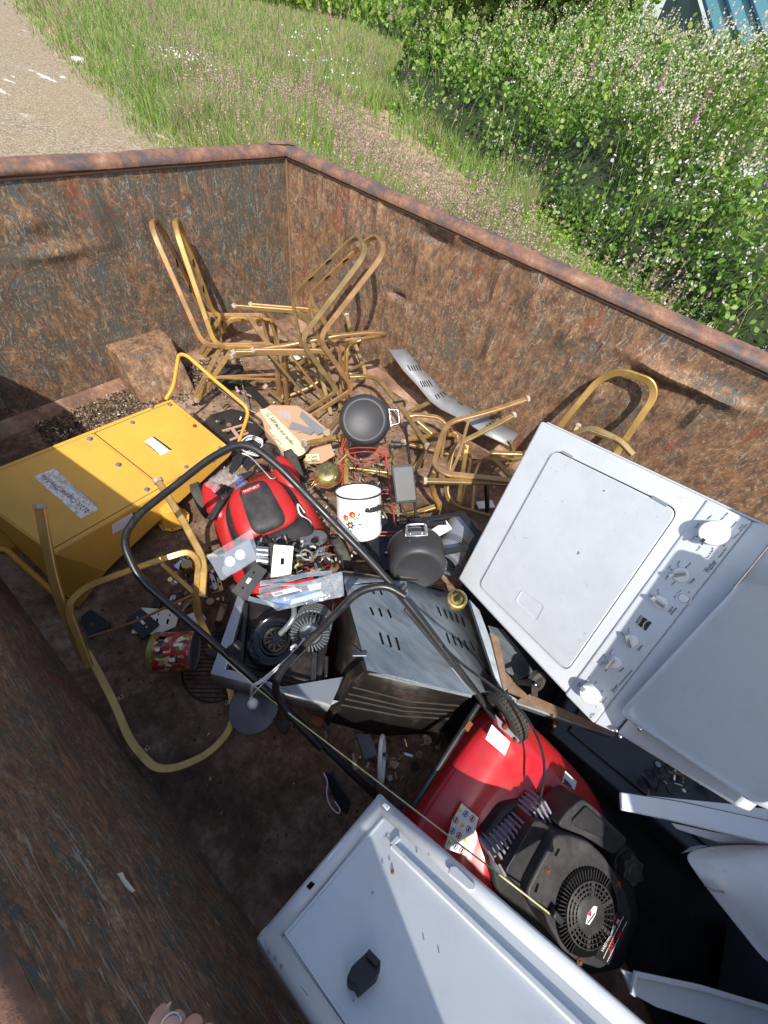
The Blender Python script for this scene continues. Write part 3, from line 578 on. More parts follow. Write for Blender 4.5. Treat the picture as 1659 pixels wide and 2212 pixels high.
M['duct'] = paintm('grey tape', (.20, .21, .23), .35, .2, (.35, .35, .35)); M['ink'] = paintm('black ink', (.02, .02, .022), .5, 0, bump=0); M['hole'] = paintm('dark opening', (.006, .006, .006), .9, 0, spec=.05, bump=0)
M['label_w'] = paintm('label white', (.78, .78, .76), .4, .08, bump=0); M['label_black'] = paintm('label black', (.015, .015, .015), .35, .1, bump=0); M['label_red'] = paintm('label red', (.5, .01, .02), .35, .1, bump=0)
M['line_grey'] = paintm('print grey', (.25, .25, .25), .5, 0, bump=0); M['red_wire'] = paintm('red plastic wire', (.45, .04, .03), .45, .2); M['wood'] = paintm('worn wood', (.42, .30, .19), .8, .5, (.08, .07, .06)); M['white_pl'] = paintm('white plastic', (.75, .75, .74), .4, .1)
k = N('clear plastic bag'); k.col((.55, .62, .70)).rough(.16); tr = k.n('ShaderNodeBsdfTransparent'); mx = k.n('ShaderNodeMixShader'); k.set(mx.inputs[0], k.ramp(k.noise(16, 5, .7), [(.40, .16), (.60, .34)]))
k.t.links.new(tr.outputs[0], mx.inputs[1]); k.t.links.new(k.b.outputs[0], mx.inputs[2]); k.t.links.new(mx.outputs[0], k.t.nodes['Material Output'].inputs[0]); k.bump(k.noise(22, 3, .6, None, 1.0), .5, .006); M['bag'] = k.m
k = N('white appliance enamel'); v = k.o; d = k.ramp(k.noise(3.5, 7, .75), [(.46, 0), (.72, 1)]); base = k.mix(k.noise(1.3, 4, .6), (.51, .545, .575), (.58, .61, .64)); base = k.mix(k.math('MULTIPLY', d, .28), base, (.30, .29, .27))
sm = k.math('MULTIPLY', k.ramp(k.noise(45, 5, .8), [(.66, 0), (.69, 1)]), k.ramp(k.noise(3, 3, .6, k.map(loc=(4, 1, 7))), [(.52, 0), (.60, 1)])); sc = k.math('MULTIPLY', k.line(9, .006, k.map((1, 3, 2), (20, 40, 10)), 2, .5), k.ramp(k.noise(5, 3, .6, k.map(loc=(1, 5, 2))), [(.58, 0), (.64, 1)]))
base = k.mix(k.math('MULTIPLY', sm, .8), base, (.16, .13, .11)); base = k.mix(k.math('MULTIPLY', sc, .6), base, (.28, .28, .28)); k.col(base).rough(k.math('ADD', .28, k.math('MULTIPLY', d, .3))); k.b.inputs['Coat Weight'].default_value = .15; k.bump(k.math('ADD', k.noise(3.2, 2, .5), k.math('MULTIPLY', sm, .1)), .22, .02); M['appliance'] = k.m
# ================================================================== gold chair frames
CG = 'stripped gold chair frames'
def rodr(w): 
    w = Vector(w); return Matrix.Rotation(w.length, 4, w.normalized())
def chair(name_lb, sh, M4, mat, mat2=None):
    w, h, l, fr, fl, H, q, wt = sh; mat2 = mat2 or mat
    t = thing('chair_frame', (0, 0, 0), name_lb, 'chair frame', CG, M4)
    def side(s): return [(s*w*1.03, l/2+fl+.02, 0), (s*w, l/2+.01, h), (s*w, -l/2, h), (s*wt, -l/2-q, H)]
    R_ = rounded(side(1)+side(-1)[::-1], [0, .05, .07, .10, .10, .07, .05, 0], 7)
    b = ML(); b.bar(R_, .028, .017, None); b.build('hoop_and_legs', mat, t, smooth=35)
    for s in (1, -1):
        b = ML(); b.bar(rounded([(s*(w-.016), l/2-.03, h-.004), (s*(w-.016), -l/2+.10, h-.004), (s*w*1.02, -l/2-fr, 0)], .06), .027, .017, (1, 0, 0)); b.build('rear_leg', mat2, t, smooth=35)
        for x_, y_ in ((s*w*1.02, -l/2-fr), (s*w*1.03, l/2+fl+.02)): b = ML(); b.tube([(x_, y_, -.004), (x_, y_, .018)], .018, 8); b.build('foot_glide', M['cap'], t)
        b = ML(); b.tube([(s*w, -l/2+.10-(fr+.10)*.55, h*.45), (s*w, l/2+.015, h*.45)], .009, 6); b.build('stretcher', mat2, t)
    for y_ in (l/2-.02, -l/2+.03): b = ML(); b.bar([(-w, y_, h-.014), (w, y_, h-.014)], .018, .018); b.build('seat_crossbar', mat2, t)
    for s in (1, -1):
        for f in (.35, .62):
            b = ML(); c0 = Vector((s*w, -l/2, h)).lerp(Vector((s*wt, -l/2-q, H)), f); b.box(c0+Vector((-s*.0088, 0, 0)), (.002, .008, .07)); b.build('screw_slot', M['hole'], t)
    return t
SHC = (.274, .345, .393, .142, 0, .886, .133, .139)
mL = Matrix.Translation((.448, -.797, -.070)) @ rodr((-.136, -.149, -.579))
chL = chair('upright chair frame by the far wall, the brighter gold of the nested pair at left', SHC, mL, M['gold'])
def sibling(src, M4, lb, swap=None):
    c = copy_tree(src); c.matrix_world = M4; c.matrix_basis = M4; c['label'] = lb
    if swap:
        for ch in c.children:
            if ch.data.materials and ch.data.materials[0] in (M['gold'],):
                ch.data = ch.data.copy(); ch.data.materials[0] = swap
    return c
sibling(chL, mL @ Matrix.Translation((-.015, -.035, .012)) @ Matrix.Rotation(math.radians(5), 4, 'X'), 'browner upright chair frame stacked against the bright gold one at left', M['bronze'])
mR = Matrix.Translation((.634, -.75, .110)) @ rodr((4.182, -1.229, 2.687))
chR = sibling(chL, mR, 'tipped olive chair frame, the left one of the pair whose hoops point to the corner', M['olive'])
sibling(chL, Matrix.Translation(RGT*.100+UPV*.02+FWD*.02) @ mR, 'tipped chair frame with a reddish hoop end, the right one of the tipped pair', M['bronze'])
def traced(lb, parts, name='chair_frame', cat='chair frame', group=CG):
    allp = [p for _, pts, _, _ in parts for p in pts]; t = thing(name, base_of(allp), lb, cat, group)
    for nm, pts, mat, kw in parts:
        kw = dict(kw); w, h, r = kw.pop('w', .028), kw.pop('h', .018), kw.pop('r', .04); p = rounded(pts, r) if r else pts
        b = MB(); rr = kw.pop('tube', 0)
        if rr: b.tube(p, rr, 8, kw.pop('closed', False))
        else: b.bar(p, w, h, kw.pop('up', None), kw.pop('closed', False))
        b.build(nm, mat, t, smooth=35)
        for e in kw.pop('caps', ()):
            b = MB(); a = Vector(pts[e]); d = (a-Vector(pts[1 if e == 0 else e-1])).normalized(); b.tube([a-d*.012, a+d*.004], w*.72, 8); b.build('foot_glide', M['cap'], t)
    return t
g, br, ol = M['gold'], M['bronze'], M['olive']
traced('gold chair frame wedged between the washer and the side wall', [
    ('back_hoop', aty(cD, [(700, 460, -.20), (770, 352, -.16), (930, 160, -.06), (1020, 118, -.05), (1160, 165, -.05), (1172, 230, -.06), (1020, 455, -.16), (960, 560, -.22)]), g, {'r': [0, .1, .07, .06, .06, .05, .1, 0], 'w': .034, 'h': .016, 'up': (0, 1, 0)}),
    ('seat_rail', aty(cD, [(760, 430, -.30), (835, 385, -.26), (905, 362, -.24), (1025, 418, -.24), (1080, 480, -.26)]), ol, {'r': .06, 'w': .028}), ('leg', aty(cD, [(845, 352, -.14), (800, 440, -.24)]), ol, {'caps': (0,), 'w': .024}), ('seat_crossbar', aty(cD, [(880, 372, -.25), (1000, 415, -.25)]), ol, {'w': .018})])
traced('bronze chair frame in the middle with its flat hoop pointing right', [
    ('back_hoop', at(cA, [(560, 803, .33), (690, 795, .36), (860, 776, .40), (1140, 722, .46), (1320, 704, .47), (1402, 708, .46), (1400, 722, .40), (1300, 738, .34), (1150, 752, .29), (900, 800, .22)]), br, {'r': .03}),
    ('leg', at(cA, [(655, 608, .42), (815, 835, .30), (830, 1092, FZ)]), br, {'r': .06}), ('leg', at(cA, [(980, 770, .36), (860, 800, .35), (852, 860, .30), (872, 1100, FZ)]), br, {'r': .04}),
    ('leg', at(cA, [(1080, 745, .38), (1160, 790, .34), (1158, 900, .2), (1168, 1085, FZ)]), br, {'r': .05}), ('leg', at(cA, [(1270, 745, .36), (1195, 775, .33), (1192, 900, .2), (1198, 1075, FZ)]), g, {'r': .05})])
traced('olive chair frame lying low with its rounded end on the floor behind the carton', [
    ('back_hoop', at(cA, [(562, 836, .30), (780, 812, .27), (975, 806, .22), (1065, 955, .06), (1000, 1003, .02), (868, 1056, -.02)]), ol, {'r': .06, 'caps': (0,)}), ('stretcher', at(cA, [(868, 830, .2), (1010, 1000, .02)]), ol, {'w': .016}),
    ('leg', at(cA, [(748, 995, .10), (845, 1080, .0)]), ol, {'caps': (0,)}), ('leg', at(cA, [(1010, 760, .3), (1110, 1150, -.02)]), ol, {}), ('leg', at(cA, [(940, 770, .3), (1140, 1000, .05), (1165, 1130, -.02)]), ol, {}),
    ('leg', at(cA, [(1195, 608, .30), (1222, 720, .22), (1245, 778, .18), (1302, 935, .04), (1210, 1010, 0), (1030, 1165, -.02)]), ol, {'caps': (0,), 'r': .05}), ('stretcher', at(cA, [(1210, 908, .10), (1290, 872, .10)]), ol, {'w': .016})])
traced('olive chair frame fallen under the upturned grey pot', [
    ('leg', at(cA, [(1215, 945, .10), (1300, 940, .12), (1370, 960, .15), (1510, 1135, .16), (1638, 1325, .2)]), ol, {'caps': (4,), 'r': .05}), ('leg', at(cA, [(1088, 1248, .24), (1230, 1080, .14), (1290, 1060, .10)]), ol, {'caps': (0,)}),
    ('leg', at(cA, [(960, 1312, .26), (1200, 1262, .20), (1380, 1240, .12)]), g, {'caps': (0,)}), ('back_hoop', at(cG1, [(225, 700, .14), (290, 690, .15), (480, 712, .14), (550, 790, .10), (640, 860, .06), (610, 980, .02)]), br, {'r': .05}),
    ('leg', at(cG1, [(180, 920, .16), (230, 885, .16), (500, 852, .10), (640, 850, .06)]), g, {'caps': (0,)}), ('stretcher', at(cG1, [(240, 660, .12), (400, 590, .10)]), ol, {}), ('stretcher', at(cG1, [(300, 740, .1), (440, 860, .05)]), ol, {}), ('leg', at(cG1, [(230, 930, .04), (560, 1010, 0)]), br, {}), ('leg', at(cG1, [(370, 990, .03), (260, 1150, -.02)]), ol, {}),
    ('seat_crossbar', at(cE2, [(380, 300, .0), (800, 430, .0)]), ol, {}), ('seat_crossbar', at(cE2, [(420, 330, .02), (780, 375, .02)]), ol, {}), ('leg', at(cE2, [(400, 470, .02), (800, 540, .0)]), ol, {}), ('leg', at(cE2, [(370, 60, .1), (400, 200, .08), (380, 420, .05), (400, 640, .02)]), g, {'r': .05})])
traced('bronze chair frame nearest the washer lid, one capped leg raised towards the wall', [
    ('back_hoop', at(cG1, [(1200, 560, .50), (900, 662, .44), (560, 750, .38), (500, 850, .37), (428, 1100, .36), (520, 1172, .36), (700, 1190, .36), (1100, 1232, .36)]), br, {'r': [0, .3, .07, .2, .09, .05, .1, 0], 'caps': (0,)}),
    ('stretcher', at(cG1, [(715, 735, .42), (640, 1010, .38), (570, 1168, .36)]), br, {'w': .016, 'r': .1}), ('leg', at(cG1, [(350, 1228, .34), (700, 1236, .34), (1040, 1255, .34)]), ol, {'caps': (0,), 'r': .1}),
    ('leg', at(cG1, [(440, 1150, .33), (410, 1300, .15), (480, 1430, .05), (470, 1480, .0)]), g, {'r': .05}), ('seat_crossbar', at(cG1, [(530, 800, .34), (490, 1050, .33)]), g, {'w': .014})])
traced('dull olive chair frame tangled lowest in the heap left of the washer', [
    ('back_hoop', at(cG1, [(1088, 690, .42), (890, 800, .36), (660, 915, .30), (590, 960, .27), (560, 1090, .20), (530, 1340, .08), (600, 1440, .05), (880, 1520, .05)]), ol, {'r': [0, .1, .06, .06, .1, .09, .06, 0], 'caps': (0,)}),
    ('leg', at(cG1, [(660, 930, .24), (740, 1030, .15), (700, 1250, .08), (640, 1430, .03)]), g, {'r': .08}), ('leg', at(cG1, [(700, 940, .22), (660, 1200, .12), (630, 1400, .05)]), g, {}),
    ('leg', at(cG1, [(1060, 1200, .28), (930, 1055, .26), (830, 1040, .22), (770, 1150, .15), (745, 1500, .0)]), ol, {'r': .07}), ('leg', at(cG1, [(1150, 1010, .3), (880, 1000, .26), (960, 1060, .22), (1150, 1040, .2)]), ol, {'r': .03}),
    ('leg', at(cG1, [(1060, 910, .22), (1080, 1000, .12), (1060, 1100, .02)]), ol, {'r': .05}), ('leg', at(cG1, [(860, 1250, .2), (870, 1480, 0)]), M['black_metal'], {}), ('stretcher', at(cG1, [(900, 1180, .14), (1150, 1040, .14)]), ol, {'w': .016}), ('stretcher', at(cG1, [(740, 1090, .1), (900, 1050, .08)]), br, {'w': .016}),
    ('leg', at(cG1, [(240, 870, .0), (0, 1140, .0)]), ol, {}), ('seat_crossbar', at(cG1, [(0, 1500, .0), (180, 1520, .0), (320, 1480, .02), (440, 1440, .05)]), g, {'r': .08})])
F = traced('pale gold chair frame at lower left, its long hoop flat on the floor', [
    ('back_hoop', at(cG4, [(215, 430, .14), (285, 540, .07), (345, 645, .05), (520, 970, .04), (650, 1300, .04), (850, 1510, .035), (1010, 1510, .02), (1300, 1390, -.0), (1500, 1150, -.02), (1478, 880, -.01), (1390, 660, .02), (1215, 280, .14), (1165, 120, .22)]), M['gold'], {'r': [0, .03, .1, .1, .1, .16, .14, .14, .16, .12, .1, .05, 0], 'w': .026, 'h': .012}),
    ('leg', at(cB, [(237, 1040, .47), (300, 1400, .34), (350, 1590, .27), (420, 1760, .20), (500, 1950, .12)]), M['gold'], {'caps': (0,), 'w': .030, 'h': .016, 'r': .06}), ('leg', at(cB, [(935, 890, .42), (1080, 1120, .36), (1215, 1370, .30), (1200, 1580, .26)]), M['gold'], {'caps': (0,), 'w': .026, 'r': .05}),
    ('seat_rail', at(cB, [(530, 2000, .13), (395, 1640, .26), (500, 1530, .28), (840, 1400, .30), (1120, 1310, .32), (1185, 1370, .31), (1165, 1590, .24), (1180, 1700, .18)]), M['gold'], {'r': [0, .05, .07, .1, .05, .05, .03, 0], 'w': .024}), ('stretcher', at(cG4, [(315, 432, .10), (640, 330, .14), (1160, 88, .22)]), br, {'tube': .005, 'r': .1}),
    ('stretcher', at(cB, [(960, 1390, .22), (1150, 1560, .18)]), M['gold'], {'w': .02})])
for (x, y, a, bb) in ((545, 940, 45, -24), (770, 1360, 30, -35), (1455, 965, -30, 4)):
    p, q = oz(*cG4(x, y), -.008), oz(*cG4(x+a, y+bb), -.008); b = MB(); b.bar([p, q], .014, .003, (0, 0, 1)); b.build('mounting_tab', M['cap'], F)
    b = MB(); e = p.lerp(q, .7); b.tube([e, e+Vector((0, 0, .0022))], .0035, 8); b.build('tab_hole', M['hole'], F)
# ================================================================== chipper shredder
P = rect3d([cB(1015, 405), cB(1387, 712), cB(310, 1335), cB(-272, 912)], .42); PC = plane3(P[0], P[1], P[2]); nC = PC[1] if PC[1].dot(CAM-P[0]) > 0 else -PC[1]; PC = (P[0], nC)
ch = thing('wood_chipper', base_of([(p.x, p.y, FZ) for p in P]), 'big yellow chipper shredder hopper lying on its side at the left', 'chipper')
b = MB(); uu = (P[1]-P[0]).normalized(); vv = (P[3]-P[0]).normalized()
low = [P[0]-nC*.10+vv*.05, P[1]-nC*.05+vv*.02, oz(*cB(640, 1425), .02), oz(170, 1318, FZ+.005)]
b.add(list(P)+low, [(0, 1, 2, 3), (0, 4, 5, 1), (1, 5, 6, 2), (2, 6, 7, 3), (3, 7, 4, 0), (7, 6, 5, 4)]); b.build('hopper_body', M['yellow_paint'], ch, bevel=.006)
def ins(f0, f1, g0, g1, lift): return [P[0]+(P[1]-P[0])*a+(P[3]-P[0])*c_+nC*lift for a, c_ in ((f0, g0), (f1, g0), (f1, g1), (f0, g1))]
b = MB(); b.prism(ins(.07, .93, .03, .46, .0005), nC*.003); b.build('access_cover', M['yellow_paint'], ch, bevel=.0008)
b = MB(); b.prism(ins(.05, .95, .475, .99, .0004), nC*.0025); b.build('hopper_panel', M['yellow_paint'], ch, bevel=.0008)
b = MB(); q = ins(.052, .935, .462, .467, .004); b.prism(q, nC*.0005); q = ins(.045, .05, .02, .99, .0005); b.prism(q, nC*.0012); q = ins(.95, .955, .02, .99, .0005); b.prism(q, nC*.0012); b.build('panel_seam', M['rust'], ch)
for x, y in [(533, 648), (785, 552), (1008, 447), (1155, 572), (1303, 702), (1104, 815), (704, 801), (872, 948), (898, 455), (1262, 772)]:
    p = on(*cB(x, y), *PC); b = MB(); b.lathe([(0, .014), (.006, .013), (.0085, .010), (.0085, .004), (.013, .003), (.013, 0)], 8, frame(p, uu, z=nC)); b.build('bolt', M['galv'] if x != 1155 else M['rust'], ch)
def decal(par, c, pts, pl, mat, name='label', lift=.0045, th=.0004):
    n = Vector(pl[1]); b = MB(); b.prism([q+n*lift for q in onp(c, pts, pl)], n*th); return b.build(name, mat, par)
def label_lines(par, c, p0, p1, down, n, pl, mat=None, lift=.0052, w=.0016, seed=1, gap=None):
    """rows of fine print that cannot be read: broken hairlines"""
    rr = random.Random(seed); b = MB(); nn = Vector(pl[1]); a, e = onp(c, [p0, p1], pl); f = onp(c, [(p0[0]+down[0], p0[1]+down[1])], pl)[0]
    for i in range(n):
        o = (f-a)*(i/max(n-1, 1)); t = 0
        while t < .96:
            l = rr.uniform(.04, .13); q0, q1 = a+(e-a)*t+o, a+(e-a)*min(t+l, 1)+o; s_ = (f-a).normalized()*w; b.prism([q0+nn*lift, q1+nn*lift, q1+s_+nn*lift, q0+s_+nn*lift], nn*.0002); t += l+.025
    return b.build('fine_print', mat or M['line_grey'], par)
k = N('scuffed paper label'); k.col(k.mix(k.ramp(k.noise(60, 4, .7), [(.5, 0), (.56, 1)]), (.72, .70, .68), (.55, .42, .30))).rough(.6); M['scuffed'] = k.m
lb_ = decal(ch, cB, [(200, 872), (325, 825), (590, 1065), (480, 1122)], PC, M['scuffed'])
def txt(par, c, s, p0, p1, pl, mat, up, size=None, name='lettering', lift=.0052):
    """p0->p1: baseline in the picture; up: picture direction of the letter tops"""
    a, e = onp(c, [p0, p1], pl); u = onp(c, [(p0[0]+up[0], p0[1]+up[1])], pl)[0]-a; ex = (e-a); ey = u-ex*(u.dot(ex)/ex.length_squared); h = size or ey.length
    nn = Vector(pl[1]); o = text(par, s, a+nn*lift, ex, ey, h, mat, name, fit=ex.length, lift=0)
    if ex.cross(ey).dot(nn) < 0: pass
    return o
txt(ch, cB, '212cc Chipper/Shredder', (535, 1075), (262, 858), PC, M['ink'], (-40, 20), .030)
label_lines(ch, cB, (560, 1050), (330, 870), (18, -12), 4, PC, seed=4)
decal(ch, cB, [(857, 663), (913, 635), (1020, 712), (955, 747)], PC, M['label_w']); decal(ch, cB, [(905, 639), (914, 635), (1020, 712), (1010, 717)], PC, M['label_black'], lift=.005)
txt(ch, cB, 'WARNING', (950, 735), (873, 672), PC, M['ink'], (-14, 8), .014); label_lines(ch, cB, (990, 722), (905, 655), (14, -7), 4, PC, M['ink'], seed=5)
PS = plane3(P[2], P[3], P[2]-nC*.27-vv*.10); sn = (P[1]-P[2]).cross(P[2]-P[1]); ns = (P[2]-P[1]).normalized()
sp_ = plane3(P[1], P[2], low[2]); nS = sp_[1] if sp_[1].dot(CAM-P[1]) > 0 else -sp_[1]; PS = (P[1], nS)
decal(ch, cB, [(662, 1155), (797, 1078), (803, 1138), (668, 1210)], PS, M['label_w'], lift=.002); decal(ch, cB, [(785, 1084), (797, 1078), (803, 1138), (792, 1144)], PS, M['label_black'], lift=.0025); label_lines(ch, cB, (672, 1160), (780, 1098), (3, 42), 6, PS, seed=6, lift=.003)
b = MB(); b.tube(rounded(at(cB, [(985, 410, .25), (1030, 340, .30), (1062, 140, .46), (1110, 150, .47), (1290, 310, .42), (1480, 470, .36), (1455, 560, .28), (1405, 705, .11)]), .05), .009, 10); b.build('support_loop', M['yellow_paint'], ch)
b = MB(); b.tube(rounded(at(cB, [(-60, 1310, .20), (25, 1295, .18), (330, 1570, .02), (420, 1640, -.03)]), .04), .012, 10); b.build('frame_tube', M['yellow_paint'], ch)
b = MB(); b.prism(at(cB, [(-100, 1180, .2), (60, 1170, .2), (120, 1250, .16), (60, 1300, .14), (-100, 1290, .14)]), (0, 0, -.05)); b.build('chute_flap', M['yellow_paint'], ch, bevel=.004)
p = oz(*cB(1030, 1120), -.01); b = MB(); b.lathe([(.0, .10), (.035, .10), (.06, .02), (.062, 0), (.075, 0), (.075, -.006), (0, -.006)], 10, Matrix.Translation(p)); b.build('discharge_chute', M['yellow_paint'], ch, bevel=.002)
for i in range(10):
    b = MB(); b.tube([p+Vector((.067*math.cos(i*.628), .067*math.sin(i*.628), 0)), p+Vector((.067*math.cos(i*.628), .067*math.sin(i*.628), .006))], .004, 6); b.build('rivet', M['rust'], ch)
# ================================================================== laundry centre
LQ = rect3d([(1167.5, 908), (987.6, 1250), (1220, 1499), (1527, 1078)], .686); u_ = (LQ[1]-LQ[0]).normalized(); v0 = (LQ[3]-LQ[0]); v_ = (v0-u_*v0.dot(u_)).normalized(); nW = u_.cross(v_); nW = nW if nW.dot(CAM-LQ[0]) > 0 else -nW
wa = thing('washer_dryer', base_of([(p.x, p.y, FZ) for p in LQ]), 'white washer and dryer unit tipped against the side wall, its control panel showing', 'washing machine')
LW = (LQ[1]-LQ[0]).length; LD = v0.length
def wl(a, c_, z=0): return LQ[0]+(LQ[1]-LQ[0])*a+(LQ[3]-LQ[0])*c_+nW*z
PL = (LQ[0], nW)
b = MB(); b.add([wl(0, 0), wl(1, 0), wl(1, 1), wl(0, 1), wl(0, 0, -.33), wl(1, 0, -.33), wl(1, 1.2, -.33), wl(0, 1.2, -.33), wl(1, 1.2, -.05), wl(0, 1.2, -.05)], [(3, 2, 1, 0), (0, 1, 5, 4), (1, 2, 8, 6, 5), (0, 4, 7, 9, 3), (4, 5, 6, 7), (2, 3, 9, 8), (8, 9, 7, 6)])
b.build('cabinet', M['appliance'], wa, bevel=.010, seg=3)
b = MB()
for i in range(5): z = -.03-.02*i; b.bar([wl(-.004, .02, z), wl(-.004, 1.5, z)], .004, .010, nW)
b.build('side_rib', M['appliance'], wa)
LIDP = [(700, 318), (1610, 775), (1240, 1310), (168, 1290)]
def rr_poly(P4, r, n=6): return rounded([P4[0], P4[1], P4[2], P4[3]], r, n, closed=True)
lidc = onp(lambda x, y: (x, y), [cK2(705, 310), cK2(1620, 755), cK3(885, 245), cD(420, 1040)], PL)
b = MB(); b.prism([q-nW*.001 for q in rr_poly(lidc, .03)], nW*.0012); b.build('lid_gap', M['hole'], wa)
cc = sum(lidc, Vector())/4; lid2 = [cc+(q-cc)*.988 for q in lidc]; b = MB(); b.prism([q for q in rr_poly(lid2, .028)], nW*.006); b.build('lid', M['appliance'], wa, bevel=.0025, seg=2)
b = MB(); lp = rr_poly([cc+(q-cc)*1.006 for q in lidc], .032); b.tube(lp, .0028, 6, closed=True); b.build('lid_rim', M['appliance'], wa)
PL2 = (LQ[0]+nW*.0062, nW)
hq = onp(cD, [(575, 1105), (605, 1055), (705, 1130), (668, 1198)], PL2); hc = sum(hq, Vector())/4
b = MB(); hr = rr_poly(hq, .012, 4); n_ = len(hr); inn = [hc+(q-hc)*.72-nW*.022 for q in hr]; b.add([q+nW*.0015 for q in hr]+[hc+(q-hc)*.9+nW*.0008 for q in hr]+inn, [(i, (i+1) % n_, (i+1) % n_+n_, i+n_) for i in range(n_)]+[(i+n_, (i+1) % n_+n_, (i+1) % n_+2*n_, i+2*n_) for i in range(n_)]+[tuple(range(2*n_, 3*n_))]); b.build('lid_handle_recess', M['appliance'], wa)
for c, x, y, X, Y in [(cK2, 765, 328, 840, 372), (cK2, 1415, 655, 1525, 720)]:
    q = onp(c, [(x, y), (X, Y)], PL2); b = MB(); b.bar([q[0], q[1]], .008, .004, nW); b.build('hinge', M['steel'], wa)
b = MB(); rd = random.Random(3)
for c, x, y, s in [(cK2, 1070, 613, 5), (cK2, 765, 689, 3), (cK2, 598, 640, 2), (cK1, 363, 66, 4), (cK1, 208, 1195, 3), (cD, 850, 900, 5), (cD, 845, 905, 4), (cK2, 640, 690, 2), (cK2, 885, 1060, 5)]:
    p = on(*c(x, y), *PL2); b.sphere(p, .0006*s, 4)
b.build('scuff', M['line_grey'], wa)
# control panel
T7 = math.radians(7); nP = (nW*math.cos(T7)+v_*math.sin(T7)).normalized(); CQ = [on(x_, y_, LQ[3], nP) for x_, y_ in ((1527, 1078), (1220, 1499), (1283, 1563), (1625, 1127))]; PP_ = (CQ[0]+nP*.004, nP)
b = MB(); b.prism([q+nP*.004 for q in CQ], -nP*.03); b.build('control_panel', M['appliance'], wa, bevel=.006, seg=3)
gq = onp(lambda x, y: (x, y), [(1625, 1127), (1283, 1563), (1327.6, 1583), (1690, 1143)], (CQ[2]-nP*.002, nP)); b = MB(); b.prism(gq, -nP*.03); b.build('trim_strip', M['appliance'], wa, bevel=.004)
def knob(x, y, r, h, bar=None, big=False):
    p = on(*cK1(x, y), PP_[0]+nP*h, nP)-nP*h; 
    b = MB(); F_ = frame(p, CQ[1]-CQ[0], z=nP); s = r
    if big: b.lathe([(0, h), (s*.93, h), (s, h-.004), (s, .004), (s*1.04, .001), (s*1.04, 0)], 36, F_); o = b.build('knob', M['white_pl'], wa, bevel=.001)
    else: b.lathe([(0, .007), (s*.92, .007), (s, .004), (s, 0)], 28, F_); o = b.build('knob', M['white_pl'], wa, bevel=.001)
    if bar:
        q0, q1 = on(*cK1(*bar[0]), PP_[0]+nP*.014, nP), on(*cK1(*bar[1]), PP_[0]+nP*.014, nP)
        b = MB(); b.bar([q0, q1], .010, .016, nP); b.build('pointer', M['white_pl'], o, bevel=.002); b = MB(); b.bar([q0+nP*.0085, q1+nP*.0085], .0085, .001, nP); b.build('grip', M['line_grey'], o)
    return o
kb = knob(1225, 400, .030, .03, None, True); b = MB(); q = onp(cK1, [(1120, 465), (1145, 438), (1168, 455), (1140, 480)], (PP_[0]+nP*.030, nP)); b.prism(q, nP*.0015); b.build('pointer', M['ink'], kb)
kb = knob(235, 1680, .026, .03, None, True); b = MB(); q = onp(cK1, [(170, 1650), (195, 1620), (215, 1640), (190, 1660)], (PP_[0]+nP*.030, nP)); b.prism(q, nP*.0015); b.build('pointer', M['line_grey'], kb)
knob(960, 735, .019, .015, ((885, 740), (1010, 722))); knob(800, 950, .018, .015, ((740, 912), (840, 985))); knob(570, 1255, .017, .015, ((548, 1210), (572, 1305))); knob(435, 1430, .017, .015, ((445, 1400), (385, 1470)))
p = on(*cK1(993, 915), *PP_); b = MB(); b.lathe([(0, .005), (.010, .005), (.011, .003), (.011, 0)], 24, frame(p, CQ[1]-CQ[0], z=nP)); b.lathe([(.014, 0), (.014, .002), (.016, .002), (.016, 0)], 24, frame(p, CQ[1]-CQ[0], z=nP)); b.build('push_button', M['white_pl'], wa)
UP = (-28, -26)
